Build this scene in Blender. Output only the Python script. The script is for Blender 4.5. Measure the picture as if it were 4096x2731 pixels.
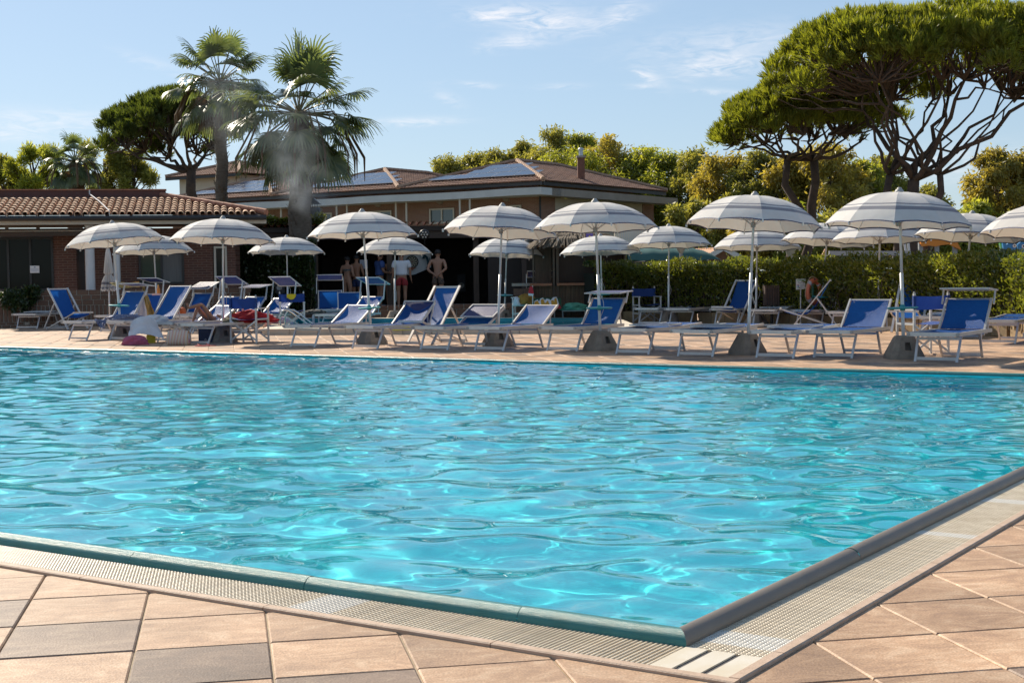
import bpy, math, random
import numpy as np
from mathutils import Vector, Matrix, Euler

for o in list(bpy.data.objects): bpy.data.objects.remove(o)
scene = bpy.context.scene
COL = scene.collection
R = math.radians
random.seed(7)

# ---------------------------------------------------------------- camera
CAM_H = 1.2; FPX = 5688.9; CX, CY = 2048.0, 1365.5      # photograph pixels (4096 x 2731), 50 mm lens
PITCH = math.atan((CY - 1099.56) / FPX); ROLL = -0.01318
_c, _s = math.cos(ROLL), math.sin(ROLL)
_fw = Vector((0, math.cos(PITCH), -math.sin(PITCH)))
_dn = Vector((0, -math.sin(PITCH), -math.cos(PITCH)))
_rt = Vector((1, 0, 0))
RC = _rt * _c - _dn * _s; DC = _rt * _s + _dn * _c
cam = bpy.data.cameras.new('camera'); cam_o = bpy.data.objects.new('camera', cam); COL.objects.link(cam_o)
cam.lens = 50; cam.sensor_width = 36; cam.clip_end = 4000; cam.clip_start = 0.05
cam_o.matrix_world = Matrix(((RC.x, -DC.x, -_fw.x, 0), (RC.y, -DC.y, -_fw.y, 0), (RC.z, -DC.z, -_fw.z, CAM_H), (0, 0, 0, 1)))
scene.camera = cam_o

# ---------------------------------------------------------------- sky, sun, exposure
SUN_EL, SUN_AZ = 34.0, -37.0           # azimuth from +Y, negative = to the left
SKY_STRENGTH, SUN_STRENGTH = 0.088, 4.7
world = bpy.data.worlds.new('World'); scene.world = world; world.use_nodes = True
wn = world.node_tree.nodes; wl = world.node_tree.links; wn.clear()
def build_world():
    out = wn.new('ShaderNodeOutputWorld'); bg = wn.new('ShaderNodeBackground'); sky = wn.new('ShaderNodeTexSky')
    sky.sky_type = 'NISHITA'; sky.sun_disc = False
    sky.sun_elevation = R(SUN_EL); sky.sun_rotation = R(SUN_AZ)
    sky.dust_density = 0.3; sky.ozone_density = 2.0
    gm = wn.new('ShaderNodeGamma'); gm.inputs[1].default_value = 0.5
    wl.new(sky.outputs[0], gm.inputs[0])
    mul = wn.new('ShaderNodeVectorMath'); mul.operation = 'MULTIPLY'; mul.inputs[1].default_value = (1.58, 1.85, 2.16)
    wl.new(gm.outputs[0], mul.inputs[0])
    # thin cirrus: a few long wisps, each at its own bearing and height, broken up by noise
    tc = wn.new('ShaderNodeTexCoord'); sep = wn.new('ShaderNodeSeparateXYZ'); wl.new(tc.outputs['Generated'], sep.inputs[0])
    def mth(op, a, b=None, c=None):
        n = wn.new('ShaderNodeMath'); n.operation = op
        for i, v in enumerate((a, b, c)):
            if v is None: continue
            if isinstance(v, (int, float)): n.inputs[i].default_value = v
            else: wl.new(v, n.inputs[i])
        return n.outputs[0]
    az = mth('ARCTAN2', sep.outputs[0], sep.outputs[1]); el = mth('ARCSINE', sep.outputs[2])
    comb = wn.new('ShaderNodeCombineXYZ'); wl.new(mth('MULTIPLY', az, 26.0), comb.inputs[0]); wl.new(mth('MULTIPLY', el, 110.0), comb.inputs[1])
    nz = wn.new('ShaderNodeTexNoise'); nz.inputs['Scale'].default_value = 1.6; nz.inputs['Detail'].default_value = 7; nz.inputs['Distortion'].default_value = 1.2
    nz.inputs['Roughness'].default_value = 0.62
    wl.new(comb.outputs[0], nz.inputs['Vector'])
    nf = nz.outputs['Fac'] if 'Fac' in nz.outputs else nz.outputs[0]
    warp = mth('MULTIPLY', mth('SUBTRACT', nf, 0.5), 0.018)
    tot = None
    # photo px, py, half width, half height, strength, slope
    for px, py, sx, sy, a, sl in ((1985, 58, 110, 28, .7, -.05), (2190, 85, 160, 48, .95, .05), (2060, 168, 110, 26, .8, -.08), (2470, 75, 120, 30, .55, -.3),
                              (2880, 262, 170, 42, .95, -.05), (1890, 338, 90, 10, .6, .05), (2250, 345, 90, 12, .35, 0), (2600, 300, 60, 30, .6, .6), (2570, 343, 60, 9, .5, 0),
                              (2920, 165, 330, 60, .45, -.05), (2900, 368, 120, 12, .5, .12), (1660, 485, 160, 16, .7, -.02), (290, 475, 330, 34, .5, .04), (60, 520, 160, 40, .6, 0),
                              (630, 255, 140, 20, .3, .3), (3850, 650, 300, 60, .55, -.05), (1800, 390, 60, 22, .3, .4), (2150, 30, 420, 60, .12, 0), (2500, 20, 80, 20, .35, -.4)):
        d = (_fw + RC * ((px - CX) / FPX) + DC * ((py - CY) / FPX)).normalized()
        a0, e0 = math.atan2(d.x, d.y), math.asin(d.z)
        da = mth('ADD', mth('SUBTRACT', az, a0), warp)
        u = mth('DIVIDE', da, sx / FPX)
        v = mth('DIVIDE', mth('ADD', mth('ADD', mth('SUBTRACT', el, e0), mth('MULTIPLY', da, sl)), mth('MULTIPLY', warp, .35)), sy / FPX)
        q = mth('ADD', mth('MULTIPLY', u, u), mth('MULTIPLY', v, v))
        g = mth('MULTIPLY', mth('EXPONENT', mth('MULTIPLY', q, -1.0)), a)
        tot = g if tot is None else mth('ADD', tot, g)
    br = wn.new('ShaderNodeMapRange'); br.inputs[1].default_value = 0.34; br.inputs[2].default_value = 0.72; wl.new(nf, br.inputs[0])
    fac = mth('MINIMUM', mth('MULTIPLY', mth('MULTIPLY', tot, br.outputs[0]), 0.95), 0.75)
    mix = wn.new('ShaderNodeMix'); mix.data_type = 'RGBA'
    wl.new(fac, mix.inputs[0]); wl.new(mul.outputs[0], mix.inputs[6]); mix.inputs[7].default_value = (7.6, 7.4, 7.5, 1)
    wl.new(mix.outputs[2], bg.inputs[0]); bg.inputs[1].default_value = SKY_STRENGTH
    wl.new(bg.outputs[0], out.inputs[0])
build_world()
sun_l = bpy.data.lights.new('sun', 'SUN'); sun_o = bpy.data.objects.new('sun', sun_l); COL.objects.link(sun_o)
sun_l.energy = SUN_STRENGTH; sun_l.angle = R(0.53); sun_l.color = (1.0, 0.895, 0.74)
SUND = Vector((math.cos(R(SUN_EL)) * math.sin(R(SUN_AZ)), math.cos(R(SUN_EL)) * math.cos(R(SUN_AZ)), math.sin(R(SUN_EL))))
sun_o.rotation_euler = SUND.to_track_quat('Z', 'Y').to_euler(); sun_o.location = SUND * 60
scene.view_settings.view_transform = 'Standard'; scene.view_settings.look = 'None'
scene.view_settings.exposure = 0.68; scene.view_settings.gamma = 1.0; scene.view_settings.use_curve_mapping = False
scene.render.engine = 'CYCLES'
scene.cycles.use_denoising = True
scene.cycles.max_bounces = 10; scene.cycles.transparent_max_bounces = 16; scene.cycles.transmission_bounces = 8; scene.cycles.diffuse_bounces = 3; scene.cycles.glossy_bounces = 3
scene.cycles.volume_bounces = 3
scene.cycles.sample_clamp_indirect = 8.0; scene.cycles.blur_glossy = 0.3
scene.cycles.use_adaptive_sampling = True; scene.cycles.adaptive_threshold = 0.02

# ---------------------------------------------------------------- photograph geometry
def ray(px, py): return (_fw + RC * ((px - CX) / FPX) + DC * ((py - CY) / FPX))
def G(px, py, z=0.0):
    d = ray(px, py); t = (z - CAM_H) / d.z
    return Vector((d.x * t, d.y * t, z))
def P(px, py, Y):
    d = ray(px, py); t = Y / d.y
    return Vector((d.x * t, Y, CAM_H + d.z * t))
def PL(px, py, o, n):
    'point of the pixel ray on the vertical plane through o with normal n'
    d = ray(px, py); c = Vector((0, 0, CAM_H)); t = (o - c).dot(n) / d.dot(n)
    return c + d * t
def proj(p):
    v = Vector(p) - Vector((0, 0, CAM_H)); z = v.dot(_fw)
    return CX + FPX * v.dot(RC) / z, CY + FPX * v.dot(DC) / z, z
TH = R(33.67)
E2 = Vector((math.sin(TH), math.cos(TH), 0)); E1 = Vector((-math.cos(TH), math.sin(TH), 0))     # pool axes: away from / along the near edge
TU = R(11.33)
U = Vector((math.cos(TU), math.sin(TU), 0)); V = Vector((-math.sin(TU), math.cos(TU), 0))       # paving and bar building axes
PO = G(2918, 2729)
def pool(a, b, z=0.0): return PO + E1 * a + E2 * b + Vector((0, 0, z))

# ---------------------------------------------------------------- mesh builder
class MB:
    def __init__(s): s.v = []; s.f = []; s.m = []; s.mi = 0
    def add(s, vs, fs):
        n = len(s.v); s.v += [tuple(p) for p in vs]
        for f in fs: s.f.append(tuple(n + i for i in f)); s.m.append(s.mi)
        return s
    def box(s, c, size, mat=None, taper=1.0):
        hx, hy, hz = size[0] / 2, size[1] / 2, size[2] / 2
        vs = []
        for z, k in ((-hz, 1.0), (hz, taper)):
            for x, y in ((-hx, -hy), (hx, -hy), (hx, hy), (-hx, hy)): vs.append(Vector((x * k, y * k, z)))
        if mat is not None: vs = [mat @ p for p in vs]
        c = Vector(c); vs = [p + c for p in vs]
        return s.add(vs, [(0, 3, 2, 1), (4, 5, 6, 7), (0, 1, 5, 4), (1, 2, 6, 5), (2, 3, 7, 6), (3, 0, 4, 7)])
    def obox(s, o, ax, ay, az):
        'box from corner o with edge vectors'
        o, ax, ay, az = Vector(o), Vector(ax), Vector(ay), Vector(az)
        vs = [o, o + ax, o + ax + ay, o + ay, o + az, o + ax + az, o + ax + ay + az, o + ay + az]
        fl = ax.cross(ay).dot(az) < 0
        fs = [(0, 3, 2, 1), (4, 5, 6, 7), (0, 1, 5, 4), (1, 2, 6, 5), (2, 3, 7, 6), (3, 0, 4, 7)]
        if fl: fs = [f[::-1] for f in fs]
        return s.add(vs, fs)
    def bar(s, a, b, w, h, up=(0, 0, 1)):
        a, b, up = Vector(a), Vector(b), Vector(up); d = (b - a).normalized()
        x = d.cross(up)
        if x.length < 1e-4: x = d.cross(Vector((1, 0, 0)))
        x.normalize(); y = x.cross(d).normalized()
        return s.obox(a - x * w / 2 - y * h / 2, x * w, b - a, y * h)
    def tube(s, pts, rad, n=8, cap=True, flat=None):
        pts = [Vector(p) for p in pts]
        if isinstance(rad, (int, float)): rad = [rad] * len(pts)
        rings = []; px = None
        for i, p in enumerate(pts):
            d = (pts[min(i + 1, len(pts) - 1)] - pts[max(i - 1, 0)]).normalized()
            if px is None:
                px = d.cross(Vector((0, 0, 1)))
                if px.length < 1e-3: px = d.cross(Vector((0, 1, 0)))
            px = (px - d * px.dot(d)).normalized(); py = d.cross(px)
            ky = flat if flat else 1.0
            rings.append([p + (px * math.cos(2 * math.pi * k / n) + py * math.sin(2 * math.pi * k / n) * ky) * rad[i] for k in range(n)])
        vs = [q for r in rings for q in r]; fs = []
        for i in range(len(pts) - 1):
            for k in range(n):
                k2 = (k + 1) % n
                fs.append((i * n + k, i * n + k2, (i + 1) * n + k2, (i + 1) * n + k))
        if cap:
            fs.append(tuple(range(n - 1, -1, -1))); fs.append(tuple((len(pts) - 1) * n + k for k in range(n)))
        return s.add(vs, fs)
    def lathe(s, prof, n=16, c=(0, 0, 0), cap=False):
        c = Vector(c); vs = []; fs = []
        for r, z in prof:
            for k in range(n):
                a = 2 * math.pi * k / n; vs.append(c + Vector((r * math.cos(a), r * math.sin(a), z)))
        for i in range(len(prof) - 1):
            for k in range(n):
                k2 = (k + 1) % n; fs.append((i * n + k, i * n + k2, (i + 1) * n + k2, (i + 1) * n + k))
        if cap: fs.append(tuple(range(n - 1, -1, -1))); fs.append(tuple((len(prof) - 1) * n + k for k in range(n)))
        return s.add(vs, fs)
    def prism(s, poly, d):
        'closed polygon (3d points) extruded by vector d'
        poly = [Vector(p) for p in poly]; d = Vector(d); n = len(poly)
        vs = poly + [p + d for p in poly]
        nrm = Vector((0, 0, 0))
        for i in range(n): nrm += poly[i].cross(poly[(i + 1) % n])
        fs = [tuple(range(n))[::-1], tuple(range(n, 2 * n))] + [(i, (i + 1) % n, n + (i + 1) % n, n + i) for i in range(n)]
        if nrm.dot(d) < 0: fs = [f[::-1] for f in fs]
        return s.add(vs, fs)
    def sphere(s, c, r, n=10, m=6):
        if isinstance(r, (int, float)): r = (r, r, r)
        c = Vector(c); vs = [c + Vector((0, 0, -r[2]))]; fs = []
        for j in range(1, m):
            t = -math.pi / 2 + math.pi * j / m
            for k in range(n):
                a = 2 * math.pi * k / n; vs.append(c + Vector((r[0] * math.cos(t) * math.cos(a), r[1] * math.cos(t) * math.sin(a), r[2] * math.sin(t))))
        vs.append(c + Vector((0, 0, r[2]))); L = len(vs) - 1
        for k in range(n):
            k2 = (k + 1) % n; fs.append((0, 1 + k2, 1 + k)); fs.append((L, L - n + k, L - n + k2))
            for j in range(m - 2): fs.append((1 + j * n + k, 1 + j * n + k2, 1 + (j + 1) * n + k2, 1 + (j + 1) * n + k))
        return s.add(vs, fs)
    def mesh(s, name, mats, smooth=False):
        me = bpy.data.meshes.new(name); me.from_pydata(s.v, [], s.f)
        if not isinstance(mats, (list, tuple)): mats = [mats]
        for m in mats: me.materials.append(m)
        if len(mats) > 1: me.polygons.foreach_set('material_index', s.m)
        if smooth: me.polygons.foreach_set('use_smooth', [True] * len(s.f))
        me.update(); return me
    def build(s, name, mats, parent=None, smooth=False, **tags):
        return link(name, s.mesh(name, mats, smooth), parent, **tags)

def link(name, me, parent=None, loc=None, rz=None, label=None, cat=None, group=None, kind=None):
    o = bpy.data.objects.new(name, me); COL.objects.link(o)
    if parent is not None: o.parent = parent
    if loc is not None: o.location = loc
    if rz is not None: o.rotation_euler.z = rz
    return tag(o, label, cat, group, kind)
def tag(o, label=None, cat=None, group=None, kind=None):
    if label: o['label'] = label
    if cat: o['category'] = cat
    if group: o['group'] = group
    if kind: o['kind'] = kind
    return o
def thing(name, label, cat, loc=(0, 0, 0), rz=0.0, group=None):
    o = link(name, None, None, loc, rz, label, cat, group); o.empty_display_size = 0.2
    return o
def np_mesh(name, co, quads, mats, smooth=False, tri=False):
    me = bpy.data.meshes.new(name); k = 3 if tri else 4
    me.vertices.add(len(co)); me.vertices.foreach_set('co', np.asarray(co, np.float32).ravel())
    q = np.asarray(quads, np.int32).reshape(-1, k)
    me.loops.add(q.size); me.loops.foreach_set('vertex_index', q.ravel())
    me.polygons.add(len(q)); me.polygons.foreach_set('loop_start', np.arange(0, q.size, k, dtype=np.int32))
    if smooth: me.polygons.foreach_set('use_smooth', np.ones(len(q), bool))
    for m in (mats if isinstance(mats, (list, tuple)) else [mats]): me.materials.append(m)
    me.update(calc_edges=True)
    return me
def rot2(a): return Matrix.Rotation(a, 3, 'Z')

# ---------------------------------------------------------------- materials
MATS = {}
def mat(name, col, rough=0.6, metal=0.0, var=0.0, vscale=8.0, col2=None, bump=0.0, bscale=40.0, spec=None, rnd=0.0, transl=None, sheen=None, stretch=None, alpha=None):
    'principled material with noise variation, optional second colour, bump, per-object variation and translucency'
    if name in MATS: return MATS[name]
    m = bpy.data.materials.new(name); m.use_nodes = True; nt = m.node_tree; N = nt.nodes; L = nt.links
    b = N['Principled BSDF']; outn = N['Material Output']
    b.inputs['Roughness'].default_value = rough; b.inputs['Metallic'].default_value = metal
    if spec is not None: b.inputs['Specular IOR Level'].default_value = spec
    c = N.new('ShaderNodeRGB'); c.outputs[0].default_value = (*col, 1); cur = c.outputs[0]
    tc = N.new('ShaderNodeTexCoord'); vec = tc.outputs['Object']
    if stretch:
        mp = N.new('ShaderNodeMapping'); mp.inputs['Scale'].default_value = stretch; L.new(vec, mp.inputs[0]); vec = mp.outputs[0]
    if col2 is not None or var:
        nz = N.new('ShaderNodeTexNoise'); nz.inputs['Scale'].default_value = vscale; nz.inputs['Detail'].default_value = 5; nz.inputs['Roughness'].default_value = 0.65
        L.new(vec, nz.inputs['Vector'])
        rp = N.new('ShaderNodeMapRange'); rp.inputs[1].default_value = 0.32; rp.inputs[2].default_value = 0.68; L.new(nz.outputs[0], rp.inputs[0])
        mx = N.new('ShaderNodeMix'); mx.data_type = 'RGBA'; L.new(rp.outputs[0], mx.inputs[0]); L.new(cur, mx.inputs[6])
        c2 = col2 if col2 is not None else tuple(x * (1 - var) for x in col)
        mx.inputs[7].default_value = (*c2, 1); cur = mx.outputs[2]
    if rnd:
        oi = N.new('ShaderNodeObjectInfo'); mr = N.new('ShaderNodeMapRange'); mr.inputs[3].default_value = 1 - rnd; mr.inputs[4].default_value = 1 + rnd
        L.new(oi.outputs['Random'], mr.inputs[0]); vm = N.new('ShaderNodeVectorMath'); vm.operation = 'SCALE'; L.new(cur, vm.inputs[0]); L.new(mr.outputs[0], vm.inputs[3]); cur = vm.outputs[0]
    L.new(cur, b.inputs['Base Color'])
    if bump:
        n2 = N.new('ShaderNodeTexNoise'); n2.inputs['Scale'].default_value = bscale; n2.inputs['Detail'].default_value = 4; L.new(vec, n2.inputs['Vector'])
        bp = N.new('ShaderNodeBump'); bp.inputs['Strength'].default_value = bump; bp.inputs['Distance'].default_value = 0.01; L.new(n2.outputs[0], bp.inputs['Height']); L.new(bp.outputs[0], b.inputs['Normal'])
    sh = b.outputs[0]
    if transl is not None:
        fac, tcol = transl
        tb = N.new('ShaderNodeBsdfTranslucent')
        if tcol is None: L.new(cur, tb.inputs[0])
        else: tb.inputs[0].default_value = (*tcol, 1)
        ms = N.new('ShaderNodeMixShader'); ms.inputs[0].default_value = fac; L.new(b.outputs[0], ms.inputs[1]); L.new(tb.outputs[0], ms.inputs[2]); sh = ms.outputs[0]
        L.new(sh, outn.inputs[0])
    MATS[name] = m; return m
# ================================================================ materials of the pool and deck
def tile_mat(name, c1, c2, c3):
    m = bpy.data.materials.new(name); m.use_nodes = True; nt = m.node_tree; N = nt.nodes; L = nt.links; b = N['Principled BSDF']
    g = N.new('ShaderNodeNewGeometry'); mp = N.new('ShaderNodeMapping'); mp.vector_type = 'POINT'
    mp.inputs['Rotation'].default_value = (0, 0, -TU); L.new(g.outputs['Position'], mp.inputs[0])
    off = N.new('ShaderNodeVectorMath'); off.operation = 'SUBTRACT'; L.new(mp.outputs[0], off.inputs[0])
    T0 = rot2(-TU) @ TILE_O; off.inputs[1].default_value = T0
    sc = N.new('ShaderNodeVectorMath'); sc.operation = 'SCALE'; sc.inputs[3].default_value = 1 / TILE; L.new(off.outputs[0], sc.inputs[0])
    z0 = N.new('ShaderNodeVectorMath'); z0.operation = 'MULTIPLY'; z0.inputs[1].default_value = (1, 1, 0); L.new(sc.outputs[0], z0.inputs[0])
    fl = N.new('ShaderNodeVectorMath'); fl.operation = 'FLOOR'; L.new(z0.outputs[0], fl.inputs[0])
    wn_ = N.new('ShaderNodeTexWhiteNoise'); wn_.noise_dimensions = '2D'; L.new(fl.outputs[0], wn_.inputs['Vector'])
    ad = N.new('ShaderNodeVectorMath'); ad.operation = 'MULTIPLY_ADD'; L.new(wn_.outputs['Color'], ad.inputs[0]); ad.inputs[1].default_value = (40, 40, 0); L.new(z0.outputs[0], ad.inputs[2])
    st = N.new('ShaderNodeMapping'); st.inputs['Rotation'].default_value = (0, 0, R(38)); st.inputs['Scale'].default_value = (1.0, 2.0, 1); L.new(ad.outputs[0], st.inputs[0])
    n1 = N.new('ShaderNodeTexNoise'); n1.inputs['Scale'].default_value = 1.8; n1.inputs['Detail'].default_value = 9; n1.inputs['Roughness'].default_value = .72; n1.inputs['Distortion'].default_value = 1.2; L.new(st.outputs[0], n1.inputs['Vector'])
    cr = N.new('ShaderNodeValToRGB'); L.new(n1.outputs[0], cr.inputs[0])
    cr.color_ramp.elements[0].position = .39; cr.color_ramp.elements[0].color = (*c2, 1); cr.color_ramp.elements[1].position = .62; cr.color_ramp.elements[1].color = (*c3, 1)
    e = cr.color_ramp.elements.new(.5); e.color = (*c1, 1)
    sp = N.new('ShaderNodeTexNoise'); sp.inputs['Scale'].default_value = 130; sp.inputs['Detail'].default_value = 3; L.new(g.outputs['Position'], sp.inputs['Vector'])
    big = N.new('ShaderNodeTexNoise'); big.inputs['Scale'].default_value = 1.7; big.inputs['Detail'].default_value = 8; L.new(g.outputs['Position'], big.inputs['Vector'])
    def mr(src, lo, hi, a, bb):
        n = N.new('ShaderNodeMapRange'); n.inputs[1].default_value = lo; n.inputs[2].default_value = hi; n.inputs[3].default_value = a; n.inputs[4].default_value = bb; L.new(src, n.inputs[0]); return n.outputs[0]
    k = N.new('ShaderNodeMath'); k.operation = 'MULTIPLY'; L.new(mr(sp.outputs[0], .3, .7, .74, 1.2), k.inputs[0]); L.new(mr(wn_.outputs['Value'], 0, 1, .80, 1.12), k.inputs[1])
    k2 = N.new('ShaderNodeMath'); k2.operation = 'MULTIPLY'; L.new(k.outputs[0], k2.inputs[0]); L.new(mr(big.outputs[0], .3, .7, .74, 1.1), k2.inputs[1])
    vs = N.new('ShaderNodeVectorMath'); vs.operation = 'SCALE'; L.new(cr.outputs[0], vs.inputs[0]); L.new(k2.outputs[0], vs.inputs[3])
    L.new(vs.outputs[0], b.inputs['Base Color']); b.inputs['Roughness'].default_value = .62; b.inputs['Specular IOR Level'].default_value = .35
    bp = N.new('ShaderNodeBump'); bp.inputs['Strength'].default_value = .35; bp.inputs['Distance'].default_value = .004
    ba = N.new('ShaderNodeMath'); ba.operation = 'MULTIPLY_ADD'; L.new(n1.outputs[0], ba.inputs[0]); ba.inputs[1].default_value = 1.2; L.new(sp.outputs[0], ba.inputs[2]); L.new(ba.outputs[0], bp.inputs['Height']); L.new(bp.outputs[0], b.inputs['Normal'])
    return m
TILE = 0.4318; TILE_O = Vector((-1.9152, 5.7494, 0))
M_TILE = tile_mat('terracotta_paving', (.50, .315, .190), (.40, .25, .155), (.60, .415, .27))
M_TILED = tile_mat('brown_paving', (.275, .19, .135), (.225, .158, .115), (.345, .25, .175))
M_JOINT = mat('joint_sand', (.42, .33, .22), .9, var=.35, vscale=30)
M_KERB = mat('kerb_stone', (.52, .38, .28), .7, col2=(.40, .28, .19), vscale=14, bump=.2, bscale=120)
M_SLAT = mat('grate_cream', (.60, .52, .39), .45, col2=(.44, .35, .23), vscale=9, rnd=.12)
M_SLATW = mat('grate_white', (.66, .62, .54), .45, var=.15, vscale=9, rnd=.08)
M_CHAN = mat('gutter_channel', (.30, .24, .17), .8, var=.3)
M_PLATE = mat('corner_plate_white', (.70, .64, .53), .4, col2=(.62, .52, .36), vscale=4)
M_SLOT = mat('slot_dark', (.05, .045, .045), .7, col2=(.10, .085, .075), vscale=60)
M_TEAL = mat('edge_roll_teal', (.045, .175, .16), .3, col2=(.05, .21, .205), vscale=9, bump=.35, bscale=420, spec=.3)
M_TAUPE = mat('edge_roll_taupe', (.145, .118, .09), .45, col2=(.185, .148, .112), vscale=3.5, bump=.1, bscale=200)
M_BASIN = mat('pool_liner', (.02, .70, .78), .5, col2=(.03, .76, .84), vscale=1.5)
M_GROUND = mat('ground_soil', (.16, .13, .08), .9, col2=(.10, .11, .05), vscale=.6)

def clip(poly, n, d):
    'keep the side where p.n <= d (2d vectors)'
    out = []
    for i in range(len(poly)):
        a, b = poly[i], poly[(i + 1) % len(poly)]; da, db = a.dot(n) - d, b.dot(n) - d
        if da <= 0: out.append(a)
        if (da < 0 < db) or (db < 0 < da): out.append(a + (b - a) * (da / (da - db)))
    return out
B_FAR = 12.42; A_END = 27.0
KO = -0.03                                # outer line of the kerb

# ---- ground: one sheet with the pool basin left open
def build_ground():
    S = 1500.0; mb = MB(); z = -.05
    rows = [(-S, KO), (KO, B_FAR + .03), (B_FAR + .03, S)]; colsA = [(-S, KO), (KO, A_END), (A_END, S)]
    for i, (b0, b1) in enumerate(rows):
        for j, (a0, a1) in enumerate(colsA):
            if i == 1 and j == 1: continue
            mb.add([pool(a0, b0, z), pool(a0, b1, z), pool(a1, b1, z), pool(a1, b0, z)], [(0, 1, 2, 3)])
    mb.build('ground', M_GROUND, kind='structure')
build_ground()

# ---- paved deck
deck = link('deck_paving', None, kind='structure'); deck.empty_display_size = .2
def build_deck():
    bed = MB(); z = -.008
    for a0, a1, b0, b1 in ((-9, A_END, -9, KO), (-9, KO, KO, B_FAR + .05), (-14, 34, B_FAR + .05, 34)):
        bed.add([pool(a0, b0, z), pool(a0, b1, z), pool(a1, b1, z), pool(a1, b0, z)], [(0, 1, 2, 3)])
    bed.build('joint_bed', M_JOINT, deck)
    e1, e2 = E1.xy, E2.xy; po = PO.xy
    gap, bev = .0032, .0045
    tiles = []
    for i in range(-75, 80):
        for j in range(-110, 40):
            c = TILE_O + U * TILE * (i + .5) - V * TILE * (j + .5)
            q = (c.xy - po); a, b = q.dot(e1), q.dot(e2)
            far = b > B_FAR - .3
            if not far and not (a < .3 or b < .3): continue
            if far and (b > 33 or a < -12 or a > 33): continue
            if not far and (b < -6 or a < -6 or a > 15 or b > 12.5): continue
            if c.y < .3: continue
            if abs(c.x) > .52 * c.y + 4: continue
            x0, x1, y0, y1 = i * TILE + gap, (i + 1) * TILE - gap, -(j + 1) * TILE + gap, -j * TILE - gap
            full = True
            poly = [(TILE_O + U * x + V * y).xy for x, y in ((x0, y0), (x1, y0), (x1, y1), (x0, y1))]
            if far:
                k = b - B_FAR; lim = B_FAR + .045
                if k < .7: 
                    p2 = clip(poly, -e2, -(po.dot(e2) + lim)); full = len(p2) == 4 and k > .36; poly = p2
                ring = i - j
                ringk = (j + i * 0)
                dark = (int(math.floor((b - B_FAR) / (TILE * .7071))) in (5, 6, 10, 15, 16, 21)) and ((i + j) % 2 == 0 or (i * 7 + j * 3) % 5 < 2)
            else:
                if b < a:
                    p2 = clip(poly, e2, po.dot(e2) + KO) if b > -.7 else poly; dark = (j - i) == 2 or (j - i) in (9, 10)
                else:
                    p2 = clip(poly, e1, po.dot(e1) + KO) if a > -.7 else poly; dark = (i + j) == 12 or (i + j) in (19, 20)
                if b < .7 and a < .7 and b > -.7 and a > -.7:
                    # at the corner keep the larger remaining piece
                    pa = clip(poly, e2, po.dot(e2) + KO); pb = clip(poly, e1, po.dot(e1) + KO)
                    ar = lambda pl: abs(sum(pl[t].x * pl[(t + 1) % len(pl)].y - pl[t].y * pl[(t + 1) % len(pl)].x for t in range(len(pl)))) if len(pl) > 2 else 0
                    p2 = pa if ar(pa) > ar(pb) else pb
                full = len(p2) == 4 and abs((p2[0] - poly[0]).length) < 1e-6 and (p2[2] - poly[2]).length < 1e-6; poly = p2
            if len(poly) < 3: continue
            ar = abs(sum(poly[t].x * poly[(t + 1) % len(poly)].y - poly[t].y * poly[(t + 1) % len(poly)].x for t in range(len(poly)))) / 2
            if ar < .004: continue
            px, py, dz = proj((c.x, c.y, 0))
            vis = -150 < px < 4250 and -150 < py < 2950
            size = ar * 1.2 / dz ** 3 if vis and dz > 0 else 0
            tiles.append((size, i, j, poly, full, dark, c))
    tiles.sort(key=lambda t: -t[0])
    def geo(poly, mb, z):
        n = len(poly); cen = sum(poly, Vector((0, 0))) / n
        ins = [p + (cen - p) * (bev * 1.6 / max((cen - p).length, .02)) for p in poly]
        vs = [(p.x, p.y, z - .016) for p in poly] + [(p.x, p.y, z - bev) for p in poly] + [(p.x, p.y, z) for p in ins]
        fs = [tuple(range(2 * n, 3 * n))]
        for k in range(n):
            k2 = (k + 1) % n; fs += [(k, k2, n + k2, n + k), (n + k, n + k2, 2 * n + k2, 2 * n + k)]
        s = sum(poly[t].x * poly[(t + 1) % n].y - poly[t].y * poly[(t + 1) % n].x for t in range(n))
        if s < 0: fs = [f[::-1] for f in fs]
        mb.add(vs, fs)
    shared = {}
    for d, m_ in ((False, M_TILE), (True, M_TILED)):
        mb = MB(); h = TILE / 2 - gap
        geo([(U * x + V * y).xy for x, y in ((-h, -h), (h, -h), (h, h), (-h, h))], mb, 0); shared[d] = mb.mesh('paving_tile', m_)
    rest = MB()
    for idx, (size, i, j, poly, full, dark, c) in enumerate(tiles):
        dz = random.uniform(-.0012, .0012)
        if idx < 300:
            if full:
                link('paving_tile', shared[dark], deck, loc=(c.x, c.y, dz))
            else:
                mb = MB(); geo(poly, mb, dz); mb.build('paving_tile', M_TILED if dark else M_TILE, deck)
        else:
            rest.mi = 1 if dark else 0; geo(poly, rest, dz)
    rest.build('paving_tiles_beyond', [M_TILE, M_TILED], deck, kind='stuff')
build_deck()

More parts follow.
